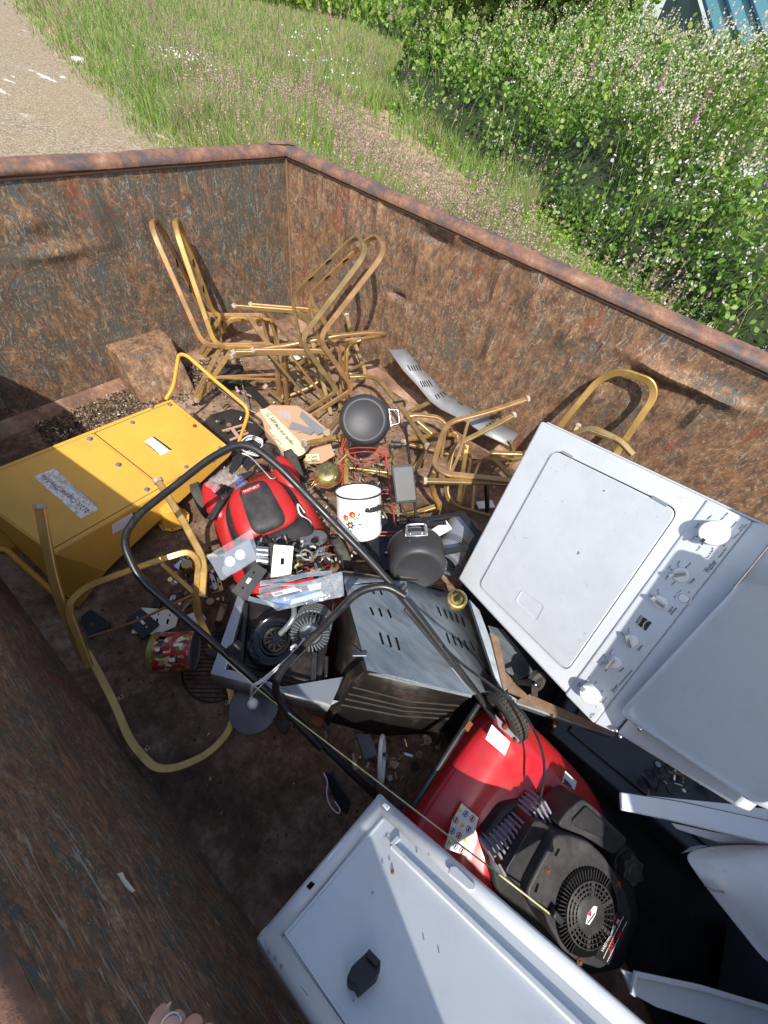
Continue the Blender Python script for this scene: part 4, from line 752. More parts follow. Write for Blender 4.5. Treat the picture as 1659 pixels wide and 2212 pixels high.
for s_, a, e, sz in [('Washer', (1185, 722), (1262, 632), .030), ('Temp', (1043, 812), (1083, 765), .016), ('Fabric', (880, 1032), (912, 990), .014), ('Softener', (893, 1052), (942, 996), .014), ('Chime', (635, 1337), (667, 1296), .014), ('Temp', (487, 1508), (520, 1472), .013), ('Dryer', (437, 1668), (475, 1612), .022), ('Electronic Moisture Sensing', (484, 1606), (584, 1490), .008),
    ('Whites', (1182, 298), (1215, 262), .008), ('Heavy Duty', (1290, 300), (1345, 242), .008), ('Delicates', (1372, 362), (1414, 312), .008), ('Push To', (1432, 372), (1465, 338), .007), ('Start / Pause', (1440, 392), (1495, 332), .007), ('Bedding', (1388, 448), (1430, 405), .008), ('Express Wash', (1275, 595), (1335, 522), .008), ('Rinse & Spin', (1178, 605), (1228, 535), .008), ('Prewash', (1098, 545), (1128, 505), .008), ('Casual', (1054, 460), (1082, 428), .008), ('Normal', (1088, 362), (1116, 328), .008),
    ('Cool', (876, 684), (890, 662), .008), ('Cold', (942, 650), (962, 625), .008), ('Tap Cold', (1018, 672), (1050, 640), .007), ('Warm', (848, 772), (868, 742), .007), ('Hot', (900, 815), (915, 796), .007), ('On', (722, 902), (735, 888), .007), ('Off', (784, 868), (796, 850), .007), ('Energy Saver', (924, 912), (975, 852), .007), ('On', (962, 962), (972, 950), .006), ('Off', (1032, 880), (1042, 866), .006), ('On', (498, 1200), (508, 1188), .007), ('Off', (552, 1175), (562, 1158), .007),
    ('Low', (356, 1376), (366, 1362), .006), ('Air Dry', (408, 1352), (432, 1322), .006), ('Normal', (330, 1452), (352, 1425), .006), ('High', (370, 1502), (382, 1484), .006), ('Heavy Duty', (215, 1582), (248, 1538), .006), ('Normal', (152, 1612), (172, 1588), .006), ('Delicates', (276, 1608), (306, 1574), .006), ('Casual', (332, 1672), (354, 1648), .006), ('Express Dry', (345, 1748), (382, 1706), .006), ('Push To', (250, 1850), (270, 1828), .006), ('Start / Pause', (252, 1868), (288, 1830), .006)]:
    txt(wa, cK1, s_, a, e, PP_, M['ink'], UP, sz*.62, 'lettering', .0006)
for x, y in [(1186, 311), (1276, 314), (1347, 364), (1360, 440), (1310, 502), (1219, 522), (1136, 490), (1095, 428), (893, 688), (946, 658), (1010, 671), (860, 742), (918, 789), (738, 903), (787, 878), (510, 1205), (553, 1183), (371, 1381), (410, 1361), (361, 1430), (213, 1591), (170, 1612), (273, 1613), (319, 1672), (329, 1738), (296, 1778)]:
    p = on(*cK1(x, y), *PP_)+nP*.0005; b = MB(); b.disc((0, 0, 0), .0018, 8, frame(p, CQ[1]-CQ[0], z=nP)); b.build('dial_dot', M['ink'], wa)
badge = decal(wa, cK1, [(608, 1112), (650, 1050), (738, 1110), (690, 1176)], PP_, M['label_black'], 'badge', .0006, .001)
txt(badge, cK1, 'Kenmore', (632, 1128), (672, 1066), PP_, M['label_w'], (-8, -6), .013, 'lettering', .0018)
b = MB(); q = onp(cK1, [(655, 1160), (690, 1105), (725, 1095)], (PP_[0]+nP*.002, nP)); b.tube(smoothpath(q), .0007, 5); q = onp(cK1, [(672, 1160), (675, 1118), (715, 1088)], (PP_[0]+nP*.002, nP)); b.tube(smoothpath(q), .0007, 5); b.build('emblem_curve', M['label_w'], badge)
# dryer front: rises from the back of the panel towards the viewer
TH = math.radians(42); vD = (v_*math.cos(TH)+nW*math.sin(TH)); g0, g1 = [on(a, b_, PP_[0], nP) for a, b_ in ((1690, 1143), (1330, 1583))]; exd = (g1-g0).normalized(); vD = (vD-exd*vD.dot(exd)).normalized(); nD = exd.cross(vD); nD = nD if nD.dot(CAM-g0) > 0 else -nD; PD = (g0, nD)
idp = lambda x, y: (x, y)
k0, k1 = onp(idp, [(1330, 1583), (1590, 1742)], PD); w3 = exd*-.72
dq = [k0, k0+w3, k1+w3, k1]
b = MB(); b.prism(dq, -nD*.03); b.build('dryer_front', M['appliance'], wa, bevel=.006, seg=2)
dd_ = onp(idp, [(1338, 1563), (1410, 1597), (1655, 1754)], (g0+nD*.012, nD)); top_l = on(*cK1(1500, 768), g0+nD*.012, nD)
a0 = dd_[0]; a1 = on(*cK1(1480, 770), g0+nD*.02, nD); a0 = on(*cK1(485, 1835), g0+nD*.02, nD); a2 = on(*cK4(1400, 580), g0+nD*.02, nD); a3 = a1+(a2-a0)
b = MB(); rp = rounded([a0, a1, a3, a2], .03, 6, True); c0 = sum(rp, Vector())/len(rp); n_ = len(rp); lv = [(1, -.018), (1, .004), (.985, .008), (.972, .004), (.955, .001), (.93, .0)]
vs = [c0+(q-c0)*s+nD*z for s, z in lv for q in rp]; fs = [(i+j*n_, (i+1) % n_+j*n_, (i+1) % n_+(j+1)*n_, i+(j+1)*n_) for j in range(len(lv)-1) for i in range(n_)]+[tuple(range((len(lv)-1)*n_, len(lv)*n_))]
b.add(vs, fs); b.build('dryer_door', M['appliance'], wa, smooth=60)
b = MB(); b.sphere(on(*cK3(1205, 625), g0+nD*.004, nD), .006, 6); b.sphere(on(*cK3(1232, 664), g0+nD*.003, nD), .005, 6); b.sphere(on(*cK3(1360, 612), g0+nD*.024, nD), .008, 6); b.build('screw', M['steel'], wa)
# ================================================================== mowers
def pix(par): pass
def wheel(par, M4, r, w, name='wheel', hub=True, tread=22):
    """axle along local y"""
    wt = MB(); T = M4 @ Matrix.Rotation(math.radians(90), 4, 'X')
    pr = [(r*.55, -w/2), (r*.86, -w*.52), (r*.96, -w*.42), (r, -w*.25), (r, w*.25), (r*.96, w*.42), (r*.86, w*.52), (r*.55, w/2)]
    wt.lathe(pr+[(r*.55, -w/2)], 40, T); o = wt.build(name, M['rubber'], par, smooth=50)
    b = MB()
    for i in range(tread*2):
        a = i*math.pi/tread; b.box((r*1.0, 0, 0), (r*.05, r*.07, w*.86), T @ Matrix.Rotation(a, 4, 'Z'))
    for z in (-.3, 0, .3): b.lathe([(r*.99, z*w-.002), (r*1.035, z*w-.002), (r*1.035, z*w+.002), (r*.99, z*w+.002)], 40, T)
    b.build('tread', M['rubber'], o)
    if hub:
        b = MB(); b.lathe([(0, w*.42), (r*.2, w*.42), (r*.22, w*.3), (r*.5, w*.2), (r*.56, w*.4), (r*.56, -w*.4), (r*.5, -w*.2), (r*.22, -w*.3), (r*.2, -w*.42), (0, -w*.42)], 28, T); b.build('rim', M['grey_plastic'], o)
    return o
def frame_axes(o, x, y, z): return Matrix(((x.x, y.x, z.x, o[0]), (x.y, y.y, z.y, o[1]), (x.z, y.z, z.z, o[2]), (0, 0, 0, 1)))
def deck(par, Mx, L_, W_, mat, H=.14, ring=.20, cx=.03, lobes=True, flare=.0):
    """domed mower deck: superellipse plan with a raised volute round the engine"""
    b = MB(); nu, nv = 64, 22
    def g(u, v):
        a = 2*math.pi*u; ca, sa = math.cos(a), math.sin(a); e = 2.6 if ca > 0 else 4.5
        R_ = (abs(ca)**e+abs(sa)**e)**(-1/e); t = v
        x = ca*R_*L_/2; y = sa*R_*W_/2
        if t < .22: k_, z = 1.0, H*.15+(H*.50)*(t/.22)
        else:
            q = (t-.22)/.78; k_ = 1-q*.98; z = H*.65+H*.35*math.sin(min(q*3.2, 1)*math.pi/2)
        X, Y = x*k_, y*k_; d = math.hypot(X-cx, Y)
        z += .030*math.exp(-((d-ring)/.045)**2)*(1 if t > .25 else 0) - (.018 if d < ring-.05 and t > .3 else 0)
        if lobes: z += .022*math.exp(-((abs(Y)-W_*.36)/.04)**2)*max(0, (-X/L_-.15))*3*(1 if t > .22 else 0)
        return (X, Y, z)
    b.grid(g, nu, nv, Mx); b.add([tuple(Mx @ Vector(g(i/nu, 0))) for i in range(nu)]+[tuple(Mx @ Vector((g(i/nu, 0)[0]*.99, g(i/nu, 0)[1]*.99, H*.0))) for i in range(nu)], [(i, (i+1) % nu, (i+1) % nu+nu, i+nu) for i in range(nu)])
    return b.build('deck', mat, par, smooth=60, solid=.003)
# --- push mower with the exposed engine
zf = Vector((.36, -.22, .90)).normalized(); xf = Vector((.93, .06, -.36)); xf = (xf-zf*xf.dot(zf)).normalized(); yf = zf.cross(xf)
FC = Vector((3.24, -1.858, .33)); O2 = FC-zf*.335-xf*.06
M2 = frame_axes(O2, xf, yf, zf)
mo = thing('lawn_mower', (0, 0, 0), 'red push mower in the foreground with a black engine and grilled fan cover', 'lawn mower', None, M2)
deck(mo, M2, .66, .60, M['red_paint'], .15, .21, .06)
PFn = (FC, zf)
def lift(pts, c, h): return onp(c, pts, (FC+zf*h, zf))
top_ = [(1020, 600), (1130, 600), (1290, 660), (1400, 760), (1510, 920), (1600, 1100), (1640, 1290), (1560, 1490), (1440, 1660), (1385, 1700), (1200, 1640), (1070, 1540), (955, 1340), (925, 1240), (800, 1170), (775, 1060), (880, 850)]
b = MB(); b.prism(rounded(lift(top_, cG2, -.012), .012, 3, True), -zf*.13); b.build('engine_shroud', M['grey_plastic'], mo, bevel=.008, seg=3)
b = MB(); b.prism(rounded(lift([(600, 890), (840, 480), (905, 490), (1030, 590), (790, 1080), (660, 980)], cG2, -.045), .01, 3, True), -zf*.09); b.build('shroud_skirt', M['black_plastic'], mo, bevel=.010, seg=3)
b = MB(); b.prism(rounded(lift([(1025, 520), (1110, 400), (1230, 300), (1330, 370), (1480, 520), (1610, 640), (1490, 770), (1300, 640), (1120, 570)], cG2, -.035), .015, 4, True), -zf*.10); b.build('air_filter_housing', M['grey_plastic'], mo, bevel=.010, seg=3)
b = MB(); b.prism(rounded(lift([(1130, 480), (1250, 350), (1440, 520), (1380, 620), (1180, 530)], cG2, -.034), .01, 4, True), zf*.006); b.build('filter_cover', M['black_plastic'], mo, bevel=.004)
b = MB(); ce = lift([(700, 560)], cG2, -.11)[0]; ex_ = (lift([(860, 400)], cG2, -.11)[0]-lift([(560, 700)], cG2, -.11)[0]); Fm = frame(ce, ex_, z=zf)
for i in range(15): b.box((-.10+i*.0145, 0, 0), (.006, .07, .075), Fm)
b.box((0, 0, -.01), (.21, .058, .05), Fm); b.build('cooling_fins', paintm('sooty aluminium fins', (.22, .20, .24), .7, .5, (.08, .07, .09)), mo)
b = MB(); ce2 = lift([(560, 790)], cG2, -.12)[0]; b.sphere(ce2, .035, 8, None, (1, 1, .8)); b.box(ce2+zf*.02, (.03, .02, .03), None); b.build('carburettor', M['galv'], mo)
b = MB(); b.prism(rounded(lift([(420, 640), (540, 1100), (900, 1500), (1300, 1760), (1560, 1700), (1700, 1300), (1640, 800), (1300, 330), (900, 280), (600, 380)], cG2, -.13), .02, 3, True), -zf*.06); b.build('engine_block', M['black_plastic'], mo, bevel=.01)
Fg = frame(FC, xf, z=zf); rg = .0765
b = MB(); b.lathe([(0, -.010), (rg*1.30, -.010), (rg*1.30, -.013)], 48, Fg); b.build('fan_recess', M['hole'], mo)
b = MB()
for r0 in (.98, .84, .70, .57): b.lathe([(rg*r0, -.006), (rg*r0, .004), (rg*(r0-.045), .006), (rg*(r0-.045), -.006)], 48, Fg)
for i in range(30):
    a = i*math.pi/15; 
    if i % 5 == 0: b.box((rg*.77, 0, 0), (rg*.44, .010, .008), Fg @ Matrix.Rotation(a, 4, 'Z'))
    else: b.box((rg*.77, 0, 0), (rg*.44, .0028, .007), Fg @ Matrix.Rotation(a, 4, 'Z'))
b.lathe([(0, .009), (rg*.45, .008), (rg*.55, .005), (rg*.56, -.004)], 40, Fg); b.build('fan_grille', M['grey_plastic'], mo, smooth=50)
b = MB()
for i in range(34):
    a = math.radians(20+i*5.6+65); b.box((rg*1.15, 0, -.004), (rg*.30, .0022, .010), Fg @ Matrix.Rotation(a, 4, 'Z'))
b.build('intake_fins', M['black_plastic'], mo)
emb = onp(cG2, [(1255, 1318), (1272, 1240), (1320, 1175), (1350, 1180), (1335, 1250), (1285, 1330)], (FC+zf*.009, zf)); b = MB(); b.prism(emb, zf*.0008); em = b.build('emblem', M['label_w'], mo)
b = MB(); b.prism(onp(cG2, [(1272, 1250), (1305, 1205), (1300, 1262)], (FC+zf*.0100, zf)), zf*.0003); b.build('emblem_triangle', M['label_red'], em); b = MB(); b.prism(onp(cG2, [(1268, 1318), (1335, 1225), (1332, 1245), (1275, 1322)], (FC+zf*.0101, zf)), zf*.0003); b.build('emblem_bar', M['ink'], em)
PLb = (FC-zf*.011, zf); lab = decal(mo, cG2, [(1330, 1590), (1520, 1195), (1600, 1320), (1440, 1655)], PLb, M['label_black'], 'model_label', .0008, .0006)
txt(lab, cG2, 'YARD MACHINES', (1392, 1552), (1498, 1340), PLb, M['label_w'], (-22, -14), .011, 'lettering', .0018); txt(lab, cG2, '20"', (1448, 1562), (1500, 1452), PLb, M['label_red'], (-32, -22), .020, 'lettering', .0018)
decal(lab, cG2, [(1500, 1300), (1520, 1268), (1535, 1295), (1515, 1330)], PLb, M['label_red'], 'logo_plate', .0016, .0004); txt(lab, cG2, 'M', (1512, 1322), (1526, 1296), PLb, M['label_w'], (-14, -8), .009, 'lettering', .0024)
for a_, e_ in (((1400, 1605), (1565, 1262)), ((1432, 1632), (1592, 1305))):
    q = onp(cG2, [a_, e_], (PLb[0]+zf*.0016, zf)); b = MB(); b.bar(q, .0014, .0005, zf); b.build('label_rule', M['label_w'], lab)
decal(lab, cG2, [(1505, 1440), (1530, 1385), (1555, 1375), (1528, 1440)], PLb, M['label_red'], 'logo_plate', .0016, .0003)
# fuel cap
pc = lift([(1590, 850)], cG2, -.06)[0]; b = MB(); Fc = frame(pc, xf, z=zf); vs = []; n_ = 48
for i in range(n_):
    a = 2*math.pi*i/n_; r_ = .034*(1+.13*math.cos(6*a)); vs.append((r_*math.cos(a), r_*math.sin(a), 0))
b.prism(vs, (0, 0, .026), Fc); b.lathe([(0, .030), (.020, .030), (.022, .026)], 24, Fc); b.build('fuel_cap', M['grey_plastic'], mo, bevel=.003)
b = MB(); b.lathe([(0, -.0), (.045, -.0), (.05, -.04), (.05, -.09), (0, -.09)], 24, Fc); b.build('fuel_tank', M['black_plastic'], mo)
for x, y in [(948, 890), (1527, 1005), (1210, 1635), (540, 810)]:
    p = lift([(x, y)], cG2, -.010)[0]; b = MB(); b.lathe([(0, .004), (.005, .004), (.007, .0), (.009, 0), (.009, -.004)], 6, frame(p, xf, z=zf)); b.build('rusty_bolt', M['rust'], mo)
b = MB(); b.prism(lift([(1000, 760), (1030, 705), (1050, 712), (1018, 772)], cG2, -.0115), zf*.0006); b.build('slot', M['hole'], mo); b = MB(); b.prism(lift([(835, 1060), (860, 990), (878, 998), (855, 1070)], cG2, -.0115), zf*.0006); b.build('slot', M['hole'], mo)
# deck stickers: laid on planes hugging the deck top
def dk(c, x, y, h): return onp(c, [(x, y)], (O2+zf*h, zf))[0]
HD = .172
def dkq(c, pts, h, mat, name='sticker_or_daylight'): 
    b = MB(); b.prism([dk(c, x, y, h) for x, y in pts], zf*.0006); return b.build(name, mat, mo)
st_ = dkq(cG2, [(245, 335), (382, 455), (295, 770), (105, 705), (165, 480)], HD+.006, M['label_w'])
PK = (O2+zf*(HD+.0068), zf)
for i in range(4):
    for j in range(3):
        x = 225+j*52-i*28; y = 385+i*88+j*38; c_ = ('warn', 'ban', 'info')[(i+2*j) % 3]
        s_ = 20
        if c_ == 'warn': decal(st_, cG2, [(x-s_, y+s_), (x+s_, y+s_), (x, y-s_)], PK, paintm('label yellow', (.75, .55, .02), .4, 0) if 'ly' not in M else M['ly'], 'warning_triangle', .0004, .0003)
        else:
            q = onp(cG2, [(x, y)], PK)[0]; b = MB(); b.lathe([(.0085, .0009), (.0065, .0009)], 20, frame(q, xf, z=zf)); b.build('sign_ring', M['label_red'] if c_ == 'ban' else paintm('label blue', (.03, .12, .4), .4, 0), st_); b = MB(); b.box((0, 0, .0008), (.004, .010, .0004), frame(q, xf, z=zf)); b.build('pictogram', M['ink'], st_)
dkq(cG2, [(1090, 72), (1182, 160), (1155, 278), (1062, 172)], HD-.006, M['label_w'])
rr = random.Random(5); PB_ = (O2+zf*(HD-.0052), zf)
for i in range(9):
    t = i/9; x0, y0 = 1082+t*62, 128+t*70; dkb = decal(mo, cG2, [(x0, y0), (x0+3+rr.random()*3, y0+4), (x0-6+3, y0+62), (x0-8, y0+58)], PB_, M['ink'], 'barcode_line', .0003, .0003)
dkq(cK3, [(392, 585), (512, 700), (478, 788), (350, 680)], HD+.004, M['label_w']); label_lines(mo, cK3, (398, 612), (490, 702), (-22, 52), 6, (O2+zf*(HD+.0052), zf), M['ink'], .0003, seed=9)
# handle: big U, rear rod, bail
HQ = rect3d([(530, 972), (275, 1180), (805, 1700), (1060, 1540)], .5); hn = plane3(*HQ[:3])[1]; PH = (HQ[0], hn)
def hp(pts, c=idp): return onp(c, pts, PH)
b = MB(); b.tube(rounded(hp([(1092, 1585), (1040, 1512), (865, 1278), (600, 1005), (530, 952), (460, 985), (300, 1110), (262, 1165), (300, 1250), (560, 1475), (700, 1612), (835, 1742)]), [0, .03, .2, .05, .075, .05, .04, .075, .05, .2, .2, 0], 8), .0118, 14); b.build('handle', M['black_metal'], mo)
b = MB(); up2 = (CAM-HQ[0]).normalized()*.024; b.tube(rounded([q+up2 for q in hp([(868, 1282), (828, 1258), (770, 1270), (605, 1440), (590, 1480), (612, 1520), (690, 1605)])], [0, .04, .06, .1, .05, .05, 0], 8), .0125, 14); b.build('brace_loop', M['black_metal'], mo)
b = MB(); up3 = (HQ[0]-CAM).normalized()*.02; b.tube(rounded([q+up3 for q in hp([(1040, 1512), (945, 1400), (880, 1320)])], .02)+[], .006, 8); b.build('control_rod', M['black_metal'], mo)
b = MB(); q0, q1 = dk(cK3, 305, 455, .12), dk(cK3, -20, 960, .12); b.tube([q0, q1, q1+(q1-q0)*.3], .010, 10); b.build('rear_rod', M['black_metal'], mo)
b = MB(); q = dk(cK3, 232, 590, .125); b.box((0, 0, 0), (.03, .018, .018), frame(q, q1-q0, z=zf)); b.build('clamp', M['rust'], mo)
b = MB(); q = [dk(cK3, x, y, .215) for x, y in ((415, 520), (440, 600), (560, 705), (575, 690), (480, 590))]; b.prism(q, -zf*.004); b.build('handle_bracket', M['galv'], mo); b = MB(); b.sphere(dk(cK3, 478, 600, .222), .009, 6); b.sphere(dk(cK3, 545, 690, .222), .007, 6); b.build('wing_nut', M['rust'], mo)
wc = onp(cK3, [(480, 520)], (O2+zf*.10, zf))[0]; wheel(mo, frame_axes(wc, (xf*.92-yf*.38).normalized(), (yf*.92+xf*.38).normalized(), zf), .088, .045)
wc = O2+xf*.22-yf*.30+zf*.08; wheel(mo, frame_axes(wc, xf, yf, zf), .085, .04); wc = O2-xf*.22-yf*.30+zf*.08; wheel(mo, frame_axes(wc, xf, yf, zf), .085, .04)
b = MB(); b.tube(smoothpath([dk(cK3, 75, 75, .42), dk(cK3, 200, 190, .40), dk(cK3, 560, 470, .36), dk(cK3, 700, 700, .32), dk(cK3, 735, 900, .28), dk(cK3, 690, 1165, .24)], 10), .004, 8); b.build('control_cable', M['black_metal'], mo)
b = MB(); b.tube(smoothpath([on(*cE3(435, 940), PH[0]-FWD*.02, hn), on(*cE3(720, 1190), PH[0]-FWD*.03, hn), on(*cE3(1020, 1430), PH[0]-FWD*.03, hn), oz(*cG2(0, 500), .40), oz(*cG2(500, 880), .38), on(*cG2(1010, 1275), FC, zf)], 12), .0022, 6)
k = N('pull cord'); k.col(k.ramp(k.noise(20, 3), [(.4, (.62, .56, .36)), (.6, (.45, .50, .16))])).rough(.8); b.build('starter_cord', k.m, mo)
b = MB(); b.box((0, 0, 0), (.035, .018, .02), frame(on(*cG2(1020, 1260), FC+zf*.004, zf), xf, z=zf)); b.build('starter_grip', M['black_plastic'], mo, bevel=.004)
# grass clippings caked round the engine
r = np.random.default_rng(77); n = 900; a = r.uniform(1.2, 4.6, n); d = .155+r.normal(0, .012, n); X = np.array(O2)[None]+np.outer(.06+d*np.cos(a), np.array(xf))+np.outer(d*np.sin(a), np.array(yf))+np.outer(.155+r.uniform(0, .02, n), np.array(zf))
V, F_ = quads(X[:, 0], X[:, 1], X[:, 2], r.uniform(.006, .016, n), 78, .4, 1.8); npmesh('grass_clippings', V, F_, [paintm('dry clippings', (.16, .12, .06), .95, .5, (.3, .25, .12))], label='dry grass clippings caked on the mower deck', cat='clippings')
# --- older mower in the middle
M1 = Matrix.Translation((1.601, -1.559, .03)) @ rodr((-.423, .29, -3.441)); m1 = thing('lawn_mower', (0, 0, 0), 'faded red mower in the middle with a black and red engine cowl', 'lawn mower', None, M1)
deck(m1, M1, .60, .46, M['red_plastic'], .15, .20, 0)
def L1(x, y, z): return M1 @ Vector((x, y, z))
for x, y, lx in [(-.25, .25, 0), (-.25, -.25, 0), (.27, .23, 0), (.27, -.23, 0)]: wheel(m1, M1 @ Matrix.Translation((x, y, .085)), .085, .045)
for s in (1, -1):
    b = MB(); b.grid(lambda u, v, s=s: L1(.19+.11*math.sin(math.pi*v)*math.cos(2*math.pi*u)+.02, s*.17+.055*math.sin(math.pi*v)*math.sin(2*math.pi*u), .15+.035*(-math.cos(math.pi*v))), 20, 10); b.build('wheel_arch', M['red_plastic'], m1, smooth=80)
def cowl(L_, W_, z0, H, cx, fr, name, mat, e=3.2, k=.62):
    b = MB()
    def g(u, v):
        a = 2*math.pi*u; ca, sa = math.cos(a), math.sin(a); R_ = (abs(ca)**e+abs(sa)**e)**(-1/e)
        if v < .5: s_ = 1-.10*(v/.5); z = z0+H*.75*(v/.5)
        else: q = (v-.5)/.5; s_ = .90*(1-q**2.2*.999) if q < 1 else .001; z = z0+H*(.75+.25*math.sin(q*math.pi/2)); s_ = max(.90*math.cos(q*math.pi/2)**k, .001)
        return L1(cx+ca*R_*L_/2*s_, sa*R_*W_/2*s_*(1+fr*ca), z)
    b.grid(g, 48, 16); return b.build(name, mat, m1, smooth=70)
cowl(.44, .35, .13, .115, -.01, .0, 'engine_cowl', M['black_plastic']); cowl(.29, .29, .16, .135, .055, -.12, 'cowl_cover', M['red_plastic'])
cowl(.27, .18, .17, .133, .055, -.12, 'cowl_top', M['grey_plastic'], 4, .5); cowl(.19, .36, .15, .125, -.13, 0, 'air_filter_box', M['black_plastic'], 5, .45)
bp = [L1(.125, .05, .300), L1(.145, .05, .298), L1(.150, -.03, .297), L1(.13, -.03, .300)]; b = MB(); b.prism(bp, (M1.to_3x3() @ Vector((0, 0, .002)))); bd = b.build('brand_plate', M['label_red'], m1); text(bd, 'TROY-BILT', L1(.131, .045, .3035), (M1.to_3x3() @ Vector((.03, -1, -.01))), (M1.to_3x3() @ Vector((1, 0, -.1))), .014, M['label_w'], fit=.07)
b = MB(); b.tube(smoothpath([L1(-.02, -.165, .20), L1(.02, -.15, .23), L1(-.03, -.14, .235), L1(-.07, -.17, .20), L1(-.11, -.16, .18)], 8), .004, 6); b.build('white_hook', M['white_pl'], m1)
b = MB(); b.box((0, 0, 0), (.12, .028, .02), frame(oz(*cE1(435, 830), .24), oz(*cE1(490, 750), .25)-oz(*cE1(390, 900), .23), z=(0, 0, 1))); b.build('black_lever', M['black_plastic'], m1, bevel=.003)
b = MB(); b.tube(rounded(at(cE1, [(700, 235, .36), (790, 270, .35), (930, 420, .32), (1020, 520, .30), (1065, 500, .30)]), .02), .0035, 6); b.build('bail_wire', M['chrome'], m1)
b = MB(); q = oz(*cE1(1480, 1180), .26); b.lathe([(0, 0), (.052, .0), (.058, .006), (.058, .014), (.052, .016), (0, .012)], 32, frame(q, RGT, z=axis(780, 1130, .1, .8, .5))); b.build('muffler_guard', M['galv'], m1)
# ================================================================== grill parts
def sheet(c, rows, name, mat, par, sub=2, th=.0025, smooth=70, bend=None):
    """a bent sheet through a net of points (picture x, y, height)"""
    g = [at(c, r) for r in rows]; nr, nc = len(g), len(g[0]); b = MB()
    b.add([p for r in g for p in r], [(i*nc+j, i*nc+j+1, (i+1)*nc+j+1, (i+1)*nc+j) for i in range(nr-1) for j in range(nc-1)])
    o = b.build(name, mat, par, solid=th, smooth=smooth)
    if sub: q = o.modifiers.new('sub', 'SUBSURF'); q.levels = sub; q.render_levels = sub; q.subdivision_type = 'CATMULL_CLARK'; q.boundary_smooth = 'PRESERVE_CORNERS'
    return o, g
M['rib'] = paintm('sooty rib', (.020, .018, .017), .6, .5, (.10, .07, .05), .2, scale=20)
M['brown_rust'] = paintm('brown rusted steel', (.17, .10, .06), .8, .6, (.30, .27, .24), .2, scale=16, bump=.4)
gr = thing('gas_grill_body', oz(*cE4(700, 700), FZ), 'overturned gas grill firebox in grey slotted steel with a black ribbed back', 'gas grill')
# plane of the slotted top
GA, GB, GC = oz(*cE4(445, 620), .42), oz(*cE4(1215, 805), .40), oz(*cE4(770, 10), .36); PG = plane3(GA, GB, GC); nG = PG[1] if PG[1].dot(CAM-GA) > 0 else -PG[1]; PG = (GA, nG)
k = N('galvanised slotted steel'); st = k.map((1, 7, 1), (0, 0, 30)); d = k.ramp(k.noise(5, 5, .7, st), [(.35, 0), (.7, 1)]); bl = k.ramp(k.noise(3, 4, .6), [(.35, 0), (.65, 1)])
base = k.mix(d, (.11, .14, .165), (.22, .26, .30)); base = k.mix(k.math('MULTIPLY', bl, .35), base, (.32, .35, .38)); rs = k.math('MULTIPLY', k.ramp(k.noise(9, 6, .7, k.map((1, 5, 1), (0, 0, 55))), [(.54, 0), (.63, 1)]), k.ramp(k.noise(2.5, 3, .6), [(.45, 0), (.56, 1)]))
base = k.mix(k.math('MULTIPLY', rs, .75), base, (.14, .085, .05)); k.col(base).rough(k.math('ADD', k.math('MULTIPLY', d, .2), .33)).metal(.5).bump(k.noise(7, 3, .5), .25, .01); M['slot_steel'] = k.m
top2 = [(445, 620), (1215, 805), (960, 470), (870, 330), (770, 150), (740, -20), (290, 10), (340, 200), (400, 420)]
b = MB(); b.prism(onp(cE4, top2, PG), -nG*.003); b.build('slotted_top', M['slot_steel'], gr, bevel=.001)
# second, steeper panel beyond the crease
gp = [on(*cE4(x, y), *PG) for x, y in ((740, -20), (770, 150), (870, 330), (960, 470), (1215, 805))]; far = at(cE4, [(1010, 40, .24), (1195, 130, .24), (1250, 330, .22), (1330, 560, .20), (1400, 760, .18)])
b = MB(); b.add(gp+far, [(i, i+1, i+6, i+5) for i in range(4)]); b.build('slotted_side', M['slot_steel'], gr, solid=.003, smooth=80)
# back curve up to the pots
bk = at(cE2, [(355, 1310, .33), (560, 1335, .33), (830, 1385, .32), (1100, 1430, .30), (1300, 1475, .28)]); fr_ = [on(*cE4(x, y), *PG) for x, y in ((290, 12), (420, -10), (560, -20), (740, -20))]+[far[0]]
b = MB(); b.add(bk+fr_, [(i, i+1, i+6, i+5) for i in range(4)]); b.build('slotted_back', M['slot_steel'], gr, solid=.003, smooth=80)
b = MB(); b.tube([q+Vector((0, 0, .006)) for q in bk], .006, 8); b.build('back_lip', M['dark_sheet'], gr)
def slot(c, pts, pl, par, mat=None): 
    q = onp(c, pts, (pl[0]+pl[1]*.0012, pl[1])); b = MB(); b.bar(q, .0075, .0012, pl[1]); b.build('vent_slot', mat or M['hole'], par)
for x0, y0, x1, y1 in [(475, 168, 500, 225), (540, 175, 560, 235), (602, 185, 628, 245), (545, 352, 570, 438), (602, 370, 628, 458), (662, 388, 688, 480), (420, 45, 440, 68), (485, 30, 505, 70), (545, 40, 562, 78), (670, 75, 690, 105)]: slot(cE4, [(x0, y0), (x1, y1)], PG, gr)
p2 = plane3(gp[2], far[2], far[4]); n2 = p2[1] if p2[1].dot(CAM-gp[2]) > 0 else -p2[1]; P2 = (gp[2]+n2*.004, n2)
for x0, y0, x1, y1 in [(968, 165, 990, 232), (1012, 182, 1036, 250), (1056, 200, 1080, 270), (1098, 218, 1118, 285), (1140, 235, 1165, 310), (1028, 355, 1055, 430), (1072, 372, 1100, 445), (1115, 390, 1145, 462), (1155, 408, 1188, 478), (1200, 415, 1235, 485), (1112, 570, 1150, 630), (1155, 570, 1200, 640), (1205, 582, 1252, 652), (1252, 598, 1302, 662), (1300, 610, 1345, 665)]: slot(cE4, [(x0, y0), (x1, y1)], P2, gr)
